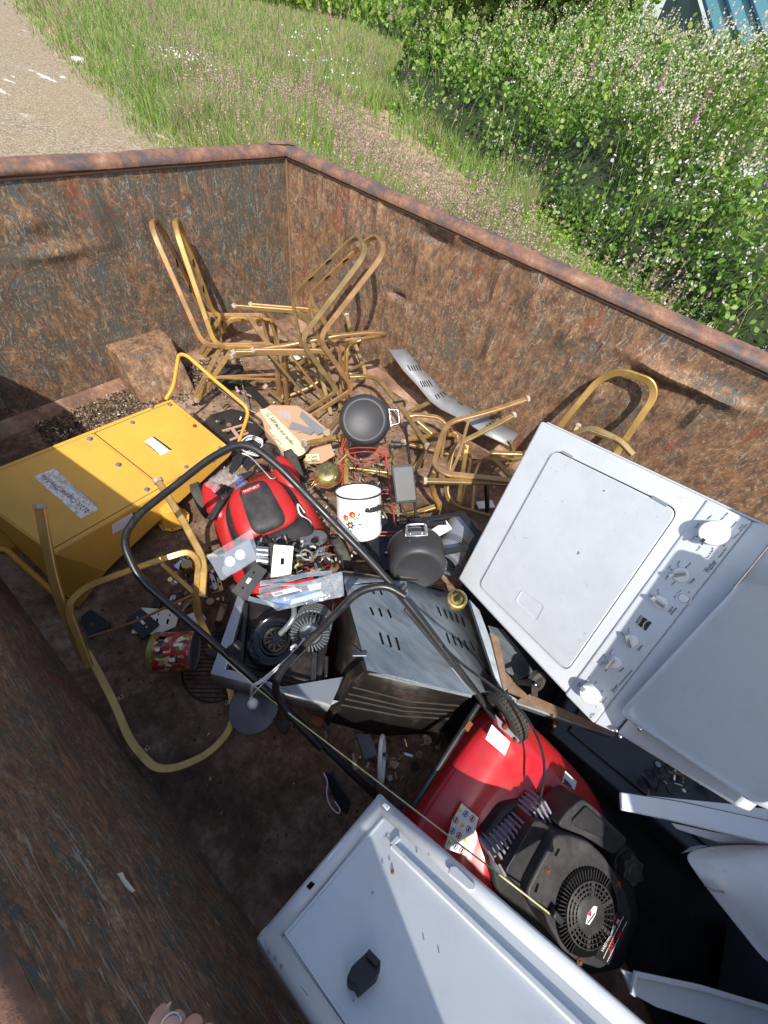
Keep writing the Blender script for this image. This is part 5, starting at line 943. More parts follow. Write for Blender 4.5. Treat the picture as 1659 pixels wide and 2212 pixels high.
fb = [on(*cE4(x, y), *PG) for x, y in ((445, 620), (830, 712), (1215, 805))]; lowr = at(cE4, [(180, 1000, .14), (560, 1100, .10), (960, 1080, .12)]); mid1 = at(cE4, [(345, 745, .33), (760, 850, .30), (1120, 880, .29)]); mid2 = at(cE4, [(260, 880, .22), (690, 960, .20), (1040, 980, .19)])
b = MB(); b.add(fb+mid1+mid2+lowr, [(r*3+i, r*3+i+1, r*3+i+4, r*3+i+3) for r in range(3) for i in range(2)]); o = b.build('ribbed_back', M['dark_sheet'], gr, solid=.003)
b = MB(); lip = [q for q in fb]; b.prism([fb[0], fb[2], on(*cE4(1205, 825), fb[2], nG), on(*cE4(455, 655), fb[0]-Vector((0, 0, .02)), nG)], nG*.002); b.build('folded_lip', M['galv'], gr)
for off in (0, .35, .62, .95):
    b = MB(); a_, e_, m_ = [Vector(mid1[i]).lerp(mid2[i], off) for i in (0, 2, 1)]; b.tube([a_, m_, e_], .0045, 8); b.build('pressed_rib', M['rib'], gr)
b = MB(); b.add([fb[0], mid1[0], mid2[0], lowr[0]]+at(cE4, [(290, 10, .36), (215, 200, .25), (160, 500, .12), (130, 900, .05)]), [(0, 1, 5, 4), (1, 2, 6, 5), (2, 3, 7, 6)]); b.build('side_plate', M['dark_sheet'], gr, solid=.003)
b = MB(); b.bar(at(cE4, [(430, 590, .44), (330, 670, .36), (160, 1000, .14)]), .03, .012); b.build('corner_strap', M['dark_sheet'], gr); b = MB(); b.box((0, 0, 0), (.045, .03, .004), frame(oz(*cE4(400, 508), .43), RGT, z=UPV)); b.build('latch_plate', M['galv'], gr, bevel=.001)
b = MB(); b.tube(at(cE4, [(60, 985, .10), (130, 1010, .10)]), .022, 14); b.build('hinge_tube', M['rust'], gr)
b = MB(); b.tube(at(cE2, [(840, 1345, .35), (1060, 1365, .35)]), .012, 10); b.build('handle_grip', M['black_plastic'], gr); b = MB(); b.bar(at(cE2, [(1090, 1372, .34), (1250, 1410, .33), (1280, 1400, .33)]), .02, .012); b.build('charred_bar', M['rust'], gr)
b = MB(); b.prism(at(cE2, [(890, 1545, .46), (930, 1430, .47), (980, 1620, .46)]), (0, 0, -.004)); b.build('handle_bracket', M['chrome'], gr); b = MB(); b.tube(at(cE2, [(870, 1500, .47), (940, 1430, .48)]), .012, 8); b.build('wing_nut', M['black_plastic'], gr)
# angle-iron frame with caster
fr = thing('steel_angle_frame', oz(*cK3(480, 380), FZ), 'rusty grey angle-iron frame of the grill with a caster at its corner', 'metal frame')
def plank(pts4, th, name, mat, par): b = MB(); b.prism(pts4, (0, 0, -th)); return b.build(name, mat, par, bevel=.0015)
plank(at(cE4, [(1195, 110, .34), (1270, 190, .34), (1480, 760, .26), (1420, 790, .26)]), .02, 'upright', M['slot_steel'], fr)
plank(at(cK3, [(380, -20, .33), (440, 20, .33), (505, 340, .27), (470, 360, .27)]), .012, 'upright_flange', M['brown_rust'], fr)
plank(at(cK3, [(500, 385, .24), (560, 420, .24), (1200, 655, .26), (1180, 665, .26), (480, 430, .22)]), .03, 'lower_rail', M['slot_steel'], fr)
plank(at(cK3, [(560, 425, .245), (640, 385, .25), (1000, 545, .26), (1200, 645, .265), (1195, 655, .265), (560, 440, .24)]), .006, 'rail_flange', M['brown_rust'], fr)
plank(at(cK3, [(465, 225, .28), (505, 262, .285), (560, 330, .285), (640, 405, .28), (650, 432, .27), (500, 372, .265), (488, 310, .27)]), .010, 'corner_bracket', M['brown_rust'], fr)
b = MB(); b.tube(at(cE2, [(870, 20, .4), (880, 30, .4)]), .001, 4)
pcw = oz(*cK3(685, 300), .30); wheel(fr, frame_axes(pcw, *(lambda m: (Vector(m.col[0][:3]), Vector(m.col[1][:3]), Vector(m.col[2][:3])))(frame(pcw, axis(1180, 1550, 0, 1, .3), axis(1180, 1550, .55, -.1, .8)))), .036, .024, 'caster_wheel', True, 4)
b = MB(); b.bar(at(cK3, [(540, 260, .30), (560, 310, .30), (640, 310, .32), (670, 320, .33), (672, 400, .30)]), .022, .004); b.build('caster_fork', M['dark_sheet'], fr); b = MB(); b.sphere(oz(*cK3(678, 325), .335), .007, 6); b.build('axle_nut', M['chrome'], fr)
b = MB(); b.tube(at(cK3, [(785, 520, .25), (810, 585, .2)]), .005, 6); b.sphere(oz(*cK3(800, 595), .2), .010, 6); b.build('wing_bolt', M['brass'], fr)
b = MB(); b.prism(at(cE4, [(1330, 300, .22), (1440, 330, .2), (1560, 480, .2), (1660, 640, .2), (1560, 690, .2), (1470, 640, .2), (1400, 500, .2)]), (0, 0, -.003)); b.build('gusset_plate', M['slot_steel'], fr)
# burner tray with black reflector bowl
TQ = rect3d([cE3(320, 1080), cE3(1430, 1360), cE3(1560, 560), cE3(560, 360)], .455); pT = plane3(*TQ[:3])[1]; pT = pT if pT.dot(CAM-TQ[0]) > 0 else -pT; PT = (TQ[0], pT)
bt = thing('side_burner', base_of([(p.x, p.y, FZ) for p in TQ]), 'square side-burner tray with a glossy black bowl and a steel rim', 'side burner')
b = MB(); b.prism([q-pT*.03 for q in onp(cE3, [(500, 330), (1440, 480), (1300, 1180), (440, 1040)], PT)], -pT*.004); b.build('tray_floor', M['dark_sheet'], bt)
b = MB(); b.prism(onp(cE3, [(560, 330), (620, 390), (440, 1060), (300, 1080)], PT), -pT*.022); b.build('steel_rim', M['steel'], bt, bevel=.002)
b = MB(); b.prism(onp(cE3, [(320, 1075), (470, 1035), (700, 1090), (960, 1190), (1500, 1330), (1435, 1362)], PT), -pT*.004); b.build('rim_ledge', M['steel'], bt)
fl = onp(cE3, [(320, 1080), (1432, 1362)], PT); f2 = [on(*cE3(283, 1165), fl[0]-pT*.04, RGT*.2+UPV*.3-FWD*.9), on(*cE3(1385, 1440), fl[1]-pT*.04, RGT*.2+UPV*.3-FWD*.9)]
b = MB(); b.add([fl[0], fl[1], f2[1], f2[0]], [(0, 1, 2, 3)]); b.build('front_flange', M['steel'], bt, solid=.002)
b = MB(); b.prism([q+pT*.004 for q in onp(cE3, [(940, 1205), (1552, 1105), (1432, 1362)], PT)], pT*.0015); b.build('folded_flap', M['galv'], bt)
for pts in ([(610, 400), (650, 400), (600, 960), (560, 940)], [(1240, 850), (1300, 870), (1280, 1170), (1230, 1150)], [(640, 965), (1230, 1120), (1225, 1150), (630, 1000)], [(1360, 900), (1400, 900), (1390, 1100), (1360, 1100)]):
    b = MB(); b.prism([q-pT*.008 for q in onp(cE3, pts, PT)], -pT*.012); b.build('inner_ledge', M['black_metal'], bt, bevel=.003)
M['gloss_black'] = paintm('glossy black enamel', (.006, .006, .008), .12, .12, (.05, .04, .035), .35, coat=.25, scale=5, bump=.01)
bc = on(*cE3(905, 745), PT[0]+pT*.005, pT); Fb = frame(bc, TQ[1]-TQ[0], z=(pT+RGT*.12-UPV*.10).normalized())
b = MB(); b.lathe([(1.17*a_, 1.17*z_) for a_, z_ in [(.098, -.035), (.098, -.012), (.094, .002), (.088, .004), (.080, -.006), (.070, -.012), (.055, -.012), (.050, -.004), (.044, -.004), (.040, -.014), (0, -.016)]], 56, Fb); b.build('reflector_bowl', M['gloss_black'], bt, smooth=55)
b = MB()
for i in range(10): b.box((.030, 0, -.006), (.022, .004, .008), Fb @ Matrix.Rotation(i*.628, 4, 'Z'))
b.lathe([(.036, -.008), (.044, .000), (.047, -.006)], 32, Fb); b.build('burner_crown', M['dark_sheet'], bt)
b = MB(); p_ = [on(*cE3(x, y), PT[0]+pT*h, pT) for x, y, h in ((955, 700, .01), (1040, 615, .03), (1088, 540, .04), (1085, 450, .03))]; b.tube(rounded(p_, .03), .011, 12); b.build('gas_pipe', M['galv'], bt)
# blower wheel with white cords
fc = on(*cE3(1235, 700), PT[0]+pT*.055, pT); fa = axis(640, 1340, .36, .44, -.82); bw = thing('fan_blower', fc, 'grey finned blower wheel with white cords on the burner tray', 'fan blower')
Fw = frame(fc, RGT, z=-fa) @ Matrix.Diagonal((1.14, 1.14, 1.0, 1))
b = MB(); b.lathe([(0, .010), (.030, .008), (.035, .003), (.037, -.01), (.037, -.055)], 36, Fw); b.build('motor_hub', M['galv'], bw)
b = MB()
for i in range(30): b.box((.050, 0, -.018), (.022, .003, .050), Fw @ Matrix.Rotation(i*math.pi/15, 4, 'Z') @ Matrix.Rotation(.0, 4, 'Z'))
b.build('fan_blades', M['galv'], bw)
b = MB(); 
for z in (-.045, -.06, -.075, -.09): b.lathe([(.054, z), (.061, z), (.061, z-.006), (.054, z-.006), (.054, z)], 40, Fw)
b.lathe([(0, -.10), (.056, -.10), (.058, -.05)], 40, Fw); b.build('drum', M['galv'], bw)
b = MB(); b.tube(smoothpath([Fw @ Vector((-.01, 0, .012)), Fw @ Vector((0, .01, .035)), Fw @ Vector((.012, .0, .02)), Fw @ Vector((.0, -.012, .014))], 6), .004, 6); b.build('hook', M['galv'], bw)
cord = paintm('white cord', (.70, .70, .72), .6, .2)
def cpath(h, *p): return smoothpath([oz(*cE3(x, y), z+h) for x, y, z in p], 10)
for dx, dy in ((0, 0), (14, 10)):
    b = MB(); b.tube(cpath(0, (1180+dx, 740+dy, .33), (1100+dx, 850+dy, .31), (960+dx, 980+dy, .28), (780+dx, 1130+dy, .30), (690+dx, 1190+dy, .28), (688+dx*.4, 1290, .17)), .0024, 6); b.build('cord', cord, bw)
b = MB(); b.tube(cpath(0, (1110, 830, .315), (900, 1060, .29), (760, 1200, .29), (705, 1265, .25)), .0016, 6); b.build('cord', cord, bw)
b = MB(); b.tube(cpath(.003, (1062, 830, .31), (1095, 808, .33), (1125, 845, .315), (1085, 872, .31), (1060, 835, .32)), .006, 6); b.build('cord_knot', cord, bw)
b = MB(); b.sphere(oz(*cE3(700, 1352), .16), .019, 12, None, (1, 1, 1)); b.tube(at(cE3, [(690, 1310, .172), (685, 1295, .176)]), .006, 8); b.build('porcelain_ball', M['white_enamel'], bw)
def one(name, lb, cat, b, mat, group=None, **k):
    o = b.build(name, mat, None, **k); tag(o, lb, cat, group); return o
cd_ = oz(*cE3(712, 1385), .06); b = MB(); b.lathe([(0, .004), (.088, .004), (.090, .002), (.090, 0), (0, 0)], 56, frame(cd_, (1, 0, 0), z=(.10, -.12, 1))); one('steel_disc', 'round black steel disc under the burner tray, below the white ball', 'disc', b, metalm('satin black disc', (.10, .10, .11), .32, .7, .25))
# round cooking grate on the floor
gt = thing('cooking_grate', oz(*cG4(1380, 650), FZ), 'round black wire cooking grate on the floor behind the cookie tin', 'grate'); c0 = oz(*cG4(1385, 650), FZ+.02); Rg = (oz(*cG4(1075, 760), FZ+.02)-c0).length
b = MB(); b.tube([c0+Vector((Rg*math.cos(i*math.pi/30), Rg*math.sin(i*math.pi/30), 0)) for i in range(60)], .004, 6, True); b.build('outer_ring', M['black_metal'], gt)
dv = (oz(*cG4(1420, 812), FZ)-oz(*cG4(1110, 806), FZ)).normalized(); pv = Vector((-dv.y, dv.x, 0))
for i in range(-8, 9):
    t_ = i/9*Rg; h_ = math.sqrt(Rg*Rg-t_*t_); b = MB(); b.tube([c0+pv*t_-dv*h_, c0+pv*t_+dv*h_], .0025, 5); b.build('grate_bar', M['black_metal'], gt)
b = MB(); b.tube([c0+pv*Rg*.97+dv*.05, c0-pv*Rg*.97+dv*.05], .003, 5); b.build('cross_bar', M['black_metal'], gt)
# ================================================================== pots
def lathe_thing(name, lb, cat, px, py, d, ax, profs, xdir=None, group=None):
    o = od(px, py, d); t = thing(name, o, lb, cat, group); F_ = frame(o, xdir or RGT, z=ax)
    for nm, pr, mat in profs: b = MB(); b.lathe(pr, 56, F_); b.build(nm, mat, t, smooth=45)
    return t, F_
def pot_body(r, h): return [(0, .002), (r*.72, .002), (r*.74, 0), (r*.80, 0), (r*.84, .002), (r*.93, .010), (r*.985, .028), (r, .050), (r, h), (r*1.03, h+.003), (r*1.03, h+.006), (r*.985, h+.006), (r*.965, h), (r*.965, .05), (r*.85, .012), (0, .010)]
def loop_handle(t, F_, r, z, a, mat, sp=.040, out=.048):
    T = F_ @ Matrix.Rotation(a, 4, 'Z'); b = MB(); b.bar(rounded([T @ Vector(q) for q in ((r+.002, -sp, z), (r+out, -sp*.85, z), (r+out, sp*.85, z), (r+.002, sp, z))],   .012), .013, .008); b.build('handle', mat, t, smooth=60)
    b = MB(); b.prism([T @ Vector(q) for q in ((r+.001, -sp*1.1, z-.014), (r+.001, sp*1.1, z-.014), (r+.001, sp*1.1, z+.012), (r+.001, sp*.4, z+.016), (r+.001, -sp*.4, z+.016), (r+.001, -sp*1.1, z+.012))], T.to_3x3() @ Vector((.003, 0, 0))); b.build('handle_plate', M['steel'], t, bevel=.001)
    for s in (-1, 1):
        b = MB(); b.sphere(T @ Vector((r+.006, s*sp*.55, z)), .0045, 6); b.build('rivet', M['chrome'], t)
A1 = axis(800, 905, .42, -.04, -.90); t, F_ = lathe_thing('cooking_pot', 'dark grey cooking pot upside down on the chair frames, its base to the camera', 'cooking pot', *cA(1290, 1180), 1.86, A1, [('pot_body', pot_body(.122, .13), M['anod'])])
loop_handle(t, F_, .122, .095, -.12, M['chrome'])
A2 = axis(885, 1230, -.12, .62, -.78); t, F_ = lathe_thing('cooking_pot', 'dark grey cooking pot lying on its side above the slotted grill sheet', 'cooking pot', *cE2(1055, 1300), 1.50, A2, [('pot_body', pot_body(.112, .13), M['anod'])])
loop_handle(t, F_, .112, .085, -1.62, M['chrome'])
A3 = axis(765, 1105, -.15, .90, .38); t, F_ = lathe_thing('enamel_pot', 'white enamel pot painted with red and purple flowers, standing in the heap', 'enamel pot', *cE2(512, 945), 1.50, A3,
    [('pot_body', [(0, 0), (.076, 0), (.083, .004), (.086, .012), (.086, .034), (.0835, .040), (.0835, .168), (.088, .172), (.082, .171), (.080, .165), (.080, .01), (0, .008)], M['white_enamel']), ('rim_band', [(.088, .170), (.090, .1735), (.088, .177), (.085, .1755), (.0855, .171)], M['black_metal'])])
def onpot(a, z, r=.0848): return F_ @ Vector((r*math.cos(a), r*math.sin(a), z))
def decal_pot(name, pts, mat, cx, cz, s=1, rot=0, r=.0841):
    b = MB(); v = []
    for x, y in pts:
        X, Y = x*math.cos(rot)-y*math.sin(rot), x*math.sin(rot)+y*math.cos(rot); v.append(onpot(cx+X*s/.084, cz+Y*s, r))
    v.append(onpot(cx, cz, r)); n_ = len(pts); b.add(v, [(i, (i+1) % n_, n_) for i in range(n_)]); return b.build(name, mat, t, recalc=False)
def petals(n, r0, r1): return [((r0 if i % 2 else r1)*math.cos(i*math.pi/n), (r0 if i % 2 else r1)*math.sin(i*math.pi/n)) for i in range(2*n)]
leaf = [(0, 0), (.3, .18), (.7, .2), (1, 0), (.7, -.16), (.3, -.14)]
cR = paintm('flower red', (.62, .05, .02), .25, .1, (.7, .2, .03)); cPu = paintm('flower purple', (.09, .05, .11), .25, .1, (.2, .15, .25)); cY = paintm('flower yellow', (.8, .5, .05), .3, 0); cGn = paintm('leaf green', (.05, .22, .06), .3, .1)
vd = (CAM-(F_ @ Vector((0, 0, .08)))); lv_ = F_.inverted().to_3x3() @ vd; A0 = math.atan2(lv_.y, lv_.x)
sx_ = F_.inverted().to_3x3() @ RGT; sg = -1 if (math.cos(A0+.3)*sx_.x+math.sin(A0+.3)*sx_.y) > (math.cos(A0)*sx_.x+math.sin(A0)*sx_.y) else 1
def fa_(q): return A0+sg*q
for q, z, s_, r1 in ((.30, .112, .014, 9), (.62, .096, .013, 8)): decal_pot('red_flower', petals(r1, .8, 1), cR, fa_(q), z, s_); decal_pot('flower_heart', petals(7, .8, 1), cY, fa_(q-.03), z-.002, s_*.38, 0, .0844)
decal_pot('purple_flower', petals(6, .55, 1.05), cPu, fa_(.40), .070, .019); decal_pot('flower_heart', petals(7, .8, 1), cY, fa_(.40), .070, .006, 0, .0844)
for q, z, s_, ro in ((.08, .105, .020, .9), (.02, .092, .016, 2.2), (.10, .072, .020, .2), (.12, .062, .014, -.6), (.62, .068, .012, 1.2), (.58, .118, .010, 2.3), (.18, .088, .014, 1.7), (-.95, .100, .016, 1.6), (.44, .052, .014, -.8)): decal_pot('leaf', [(x, y) for x, y in leaf], cGn, fa_(q), z, s_, ro)
b = MB(); b.tube([onpot(fa_(.62-i*.06), .137) for i in range(12)], .0006, 4); b.build('border_line', M['line_grey'], t)
for q in (-.62,):
    T = F_ @ Matrix.Rotation(fa_(q), 4, 'Z'); b = MB(); b.bar(rounded([T @ Vector(v) for v in ((.086, -.030, .132), (.108, -.024, .136), (.108, .024, .136), (.086, .030, .132))], .012), .018, .012); b.build('side_handle', M['black_plastic'], t, bevel=.003); b = MB(); b.sphere(T @ Vector((.100, -.026, .140)), .004, 6); b.build('rivet', M['chrome'], t)
# cookie tin
k = N('printed tin'); wv = k.map((1, 1, 1)); vc = k.vor(60, None, 'F1', 'Color'); bw_ = k.n('ShaderNodeRGBToBW'); k.t.links.new(vc, bw_.inputs[0])
base = k.ramp(bw_.outputs[0], [(.15, (.06, .04, .05)), (.30, (.33, .03, .03)), (.45, (.62, .50, .25)), (.55, (.30, .05, .04)), (.65, (.75, .70, .55)), (.75, (.12, .18, .07)), (.85, (.55, .40, .12))], 'CONSTANT'); v2 = k.n('ShaderNodeRGBToBW'); k.t.links.new(k.vor(26, None, 'F1', 'Color'), v2.inputs[0])
base = k.mix(k.ramp(v2.outputs[0], [(.5, 0), (.52, .65)], 'CONSTANT'), base, (.36, .05, .04)); k.col(base).rough(.3).metal(.2); M['tin'] = k.m
At = (oz(*cG4(1185, 540), .06)-oz(*cG4(840, 560), .06)); Lt = At.length; ct = oz(*cG4(840, 560), .045); Rt = .074
tn = thing('cookie_tin', base_of([ct]), 'round printed cookie tin lying on its side on the floor', 'tin'); Ft = frame(ct, (0, 0, 1), z=At)
b = MB(); b.lathe([(Rt*.97, 0), (Rt, .004), (Rt, Lt*.98)], 56, Ft); b.build('tin_body', M['tin'], tn); b = MB(); b.lathe([(0, -.004), (Rt*.96, -.004), (Rt*1.03, 0), (Rt*1.03, .016), (Rt, .018)], 56, Ft); b.build('tin_lid', metalm('gold rim', (.30, .25, .08), .4, .6), tn)
b = MB(); b.lathe([(Rt, Lt*.975), (Rt*1.025, Lt*.985), (Rt*1.02, Lt), (Rt*.95, Lt), (Rt*.92, Lt-.006), (0, Lt-.006)], 56, Ft); b.build('tin_base', paintm('dull tin base', (.16, .15, .16), .5, .5, (.08, .06, .05)), tn)
for z0, z1, a0, a1, mt in ((.025, .05, .2, .4, M['label_red']), (.03, .045, -.8, -.66, M['label_w']), (.03, .055, -1.5, -1.25, M['hole']), (.08, .10, -.3, -.1, M['ivory']), (.09, .12, -1.0, -.85, M['ivory']), (.06, .14, -.55, -.45, M['label_red'])):
    b = MB(); n_ = 6; ph = math.atan2((Ft.inverted().to_3x3() @ (CAM-ct)).y, (Ft.inverted().to_3x3() @ (CAM-ct)).x)+.6
    b.add([Ft @ Vector(((Rt+.0006)*math.cos(ph+a0+(a1-a0)*i/n_), (Rt+.0006)*math.sin(ph+a0+(a1-a0)*i/n_), z)) for i in range(n_+1) for z in (z0, z1)], [(2*i, 2*i+1, 2*i+3, 2*i+2) for i in range(n_)]); b.build('printed_panel', mt, tn, recalc=False)
# ================================================================== white panel in the foreground
WQ = rect3d([cG3(20, 1150), cG3(820, 210), cG3(1659, 935), cG3(390, 1712)], .42)
e1 = Vector((2.740-2.648, -1.932+2.552, -.617+.354)).normalized(); WL, WT = CAM+(Vector((2.648, -2.552, -.354))-CAM)*.54, CAM+(Vector((2.740, -1.932, -.617))-CAM)*.54; nW2 = Vector((-.42, .41, .81)).normalized(); PWp = (WL, nW2)
wp = thing('appliance_panel', base_of([(WL.x, WL.y, FZ)]), 'large white enamelled metal panel with folded edges in the foreground', 'metal panel')
eL = (on(*cG3(390, 1712), *PWp)-WL).normalized(); eT = (on(*cG3(1659, 935), *PWp)-WT).normalized(); LN = .66
WR, WB = WT+eT*LN, WL+eL*LN
b = MB(); b.prism([q-nW2*.014 for q in (WL, WT, WR, WB)], -nW2*.002); b.build('sheet', M['appliance'], wp)
def edge(a, c_, inw, w, up, name):
    b = MB(); a0, c0_ = a, c_; m_ = [a0-nW2*.030, a0+nW2*.0, a0+inw*w*.35+nW2*.004, a0+inw*w-nW2*.001, a0+inw*(w+.006)-nW2*.013]; m2 = [q+(c0_-a0) for q in m_]; n_ = 5; b.add(m_+m2, [(i, i+1, i+1+n_, i+n_) for i in range(n_-1)]); return b.build(name, M['appliance'], wp, solid=.0015, smooth=60)
inT = (WL-WT).normalized(); inL = eT
edge(WT-eT*.0, WR, inT, .024, 0, 'folded_edge'); edge(WL, WT, eT, .024, 0, 'folded_edge'); edge(WL, WB, -inT, .030, 0, 'folded_edge')
q = onp(cG3, [(900, 545), (1659, 1275)], (WL-nW2*.010, nW2)); b = MB(); b.bar([q[0], q[0]+(q[1]-q[0])*1.9], .012, .008, nW2); b.build('pressed_rib', M['appliance'], wp, bevel=.003, seg=3)
q = onp(cG3, [(900, 545), (945, 495)], (WL-nW2*.010, nW2)); b = MB(); b.bar(q, .012, .008, nW2); b.build('pressed_rib', M['appliance'], wp, bevel=.003, seg=3)
q = onp(cG3, [(840, 375), (205, 1125), (610, 1712)], (WL-nW2*.012, nW2)); b = MB(); b.bar(q, .006, .004, nW2); b.build('pressed_step', M['appliance'], wp, bevel=.0015)
for pts, nm in (([(342, 815), (372, 780), (400, 798), (365, 838)], 'square_hole'),):
    b = MB(); b.prism(onp(cG3, pts, (WL+nW2*.0055, nW2)), nW2*.0006); b.build(nm, M['hole'], wp)
b = MB(); b.prism(onp(cG3, [(1280, 690), (1320, 690), (1450, 820), (1440, 850), (1400, 850), (1265, 735)], (WL+nW2*.004, nW2)), nW2*.006); b.build('clip_boss', M['appliance'], wp, bevel=.002)
b = MB(); b.prism(onp(cG3, [(835, 285), (855, 275), (890, 300), (870, 325)], (WL+nW2*.004, nW2)), nW2*.006); b.build('clip_boss', M['appliance'], wp, bevel=.002)
for x, y, s_ in ((92, 1232, 3), (138, 1275, 3.5), (178, 1328, 3.5), (775, 853, 2.5), (905, 720, 5), (1065, 592, 2.5), (1375, 778, 3), (1110, 1163, 2), (1210, 1248, 2), (840, 665, 2.5), (885, 645, 2.5), (440, 1612, 5), (650, 1560, 2)):
    p = on(*cG3(x, y), WL-nW2*(.011 if x > 200 else -.004), nW2); b = MB(); b.sphere(p, .0008*s_, 4); b.build('chip', M['rust'] if s_ > 4 else M['line_grey'], wp)
for a_, e_ in (((848, 498), (880, 465)), ((858, 470), (882, 512))): q = onp(cG3, [a_, e_], (WL-nW2*.0118, nW2)); b = MB(); b.bar(q, .0012, .0004, nW2); b.build('pencil_cross', M['line_grey'], wp)
q = onp(cG3, [(308, 1470), (350, 1530)], (WL+nW2*.004, nW2)); b = MB(); b.bar(q, .0015, .0006, nW2); b.build('scratch', M['ink'], wp)
pf = onp(cG3, [(605, 1410), (640, 1330), (750, 1225), (832, 1312), (800, 1395), (735, 1450), (680, 1500), (660, 1450), (630, 1445)], (WL+nW2*.012, nW2)); b = MB(); b.prism(pf, -nW2*.024); b.prism([q+nW2*.001 for q in onp(cG3, [(750, 1225), (832, 1312), (800, 1345), (725, 1280)], (WL+nW2*.013, nW2))], nW2*.005)
one('foam_block', 'crumpled black foam block lying on the white panel', 'foam block', b, M['black_plastic'], bevel=.005)
# more bent white panels, lower right
def slab(name, lb, pts, th, mat=None, c=cK4, extra=None):
    t = thing(name, base_of(at(c, pts)), lb, 'metal panel', 'bent white appliance panels'); b = MB(); b.prism(at(c, pts), (0, 0, -th)); b.build('sheet', mat or M['appliance'], t, bevel=.003)
    return t
t = slab('bent_panel', 'narrow white metal channel pointing left, upper of the pieces at the right edge', [(287, 428, .52), (760, 505, .50), (1415, 648, .47), (1600, 690, .46), (1600, 860, .46), (1415, 822, .47), (640, 640, .50), (296, 568, .52)], .012)
b = MB(); b.prism(at(cK4, [(480, 455, .505), (1140, 520, .46), (1415, 560, .45), (1415, 645, .455), (760, 500, .49)]), (0, 0, -.004)); b.build('flange', M['appliance'], t)
slab('bent_panel', 'thin curved white strip beneath the narrow channel at the right edge', [(680, 665, .42), (1000, 735, .41), (1415, 815, .40), (1415, 832, .40), (1050, 822, .41), (720, 712, .42)], .01)
WS = [[(750, 905, .42), (905, 832, .43), (1415, 822, .44), (1800, 830, .44)], [(830, 1020, .43), (1000, 980, .47), (1415, 960, .50), (1800, 960, .5)], [(912, 1140, .43), (1080, 1150, .47), (1415, 1290, .49), (1800, 1400, .5)], [(1150, 1430, .42), (1240, 1400, .44), (1415, 1500, .46), (1800, 1700, .46)], [(1415, 1765, .41), (1440, 1740, .41), (1520, 1800, .41), (1800, 2100, .42)]]
t = thing('bent_panel', oz(*cK4(1200, 1300), .1), 'wide curved white sheet with a torn corner at the right edge', 'metal panel', 'bent white appliance panels'); sheet(cK4, WS, 'sheet', M['appliance'], t, 2, .003)
b = MB(); b.prism(at(cK4, [(750, 900, .425), (820, 850, .43), (905, 835, .432), (960, 842, .43), (880, 870, .428)]), (0, 0, -.003)); b.build('torn_lip', M['galv'], t)
b = MB(); b.bar(at(cK4, [(925, 1140, .446), (985, 1180, .46), (1080, 1200, .48)]), .006, .002, (0, 0, 1)); b.build('scrape', M['line_grey'], t)
t = slab('bent_panel', 'white folded panel edge in the lower right corner', [(290, 1790, .30), (390, 1828, .30), (900, 1930, .28), (1415, 2085, .26), (1700, 2180, .25), (1700, 2600, .25), (1415, 2480, .26), (950, 2215, .28), (560, 2085, .30), (375, 1985, .30)], .012)
b = MB(); b.bar(at(cK4, [(372, 1990, .318), (392, 1828, .312), (900, 1935, .292), (1415, 2090, .272), (1700, 2190, .27)]), .012, .010, (0, 0, 1)); b.build('raised_edge', M['appliance'], t, bevel=.003)
M['navy'] = paintm('dark blue-grey shade filler', (.030, .036, .05), .45, .3, (.05, .045, .04), .4);  # dark colour of the added shade blocker and the gap filler
fg = thing('shade_blocker', (4.24, -1.87, FZ), 'tall dark fridge-shaped block added at the near end to shade the lower right corner', 'shade_blocker')  # added, almost wholly out of view, to throw shade on the lower right
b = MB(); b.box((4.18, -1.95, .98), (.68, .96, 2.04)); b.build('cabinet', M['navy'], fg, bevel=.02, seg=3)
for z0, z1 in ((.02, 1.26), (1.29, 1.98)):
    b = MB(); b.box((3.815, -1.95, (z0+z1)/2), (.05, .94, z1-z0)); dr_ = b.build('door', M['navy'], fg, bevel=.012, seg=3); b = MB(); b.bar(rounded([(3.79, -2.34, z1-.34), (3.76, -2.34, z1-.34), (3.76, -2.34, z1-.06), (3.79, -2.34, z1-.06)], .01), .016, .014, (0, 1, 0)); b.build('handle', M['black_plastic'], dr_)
sv = thing('shade_gap_block', (3.3, -1.1, FZ), 'dark box added between the mower and the washer, black in place of deep shade', 'shade_filler')  # added filler: its black stands in for the deep shade of the gap
b = MB(); b.box((3.42, -1.02, .02), (.72, .80, .13)); b.build('gap_block_body', M['navy'], sv, bevel=.01); b = MB(); b.box((3.42, -1.02, .09), (.62, .70, .014)); b.build('door_panel', M['black_metal'], sv, bevel=.004)
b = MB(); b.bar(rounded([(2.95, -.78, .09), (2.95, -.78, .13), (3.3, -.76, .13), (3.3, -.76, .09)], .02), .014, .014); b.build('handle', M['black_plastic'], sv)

k = N('near-black shade sheeting'); k.col((.006, .006, .007)).rough(.55); k.b.inputs['Specular IOR Level'].default_value = .15; k.bump(k.noise(9, 5, .6, None, .8), .5, .02)  # added sheet, floor shade under the mower put into its near-black colour
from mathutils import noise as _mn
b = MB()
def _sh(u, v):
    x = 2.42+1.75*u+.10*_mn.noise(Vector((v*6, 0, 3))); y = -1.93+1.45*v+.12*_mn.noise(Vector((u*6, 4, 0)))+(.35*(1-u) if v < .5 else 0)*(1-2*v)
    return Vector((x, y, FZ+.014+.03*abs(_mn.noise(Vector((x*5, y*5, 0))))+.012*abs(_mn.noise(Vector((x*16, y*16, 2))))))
b.grid(_sh, 60, 50); one('shade_sheet', 'crumpled near-black sheet added under the near red mower to stand in for floor shade', 'painted shade', b, k.m, recalc=False, smooth=60)
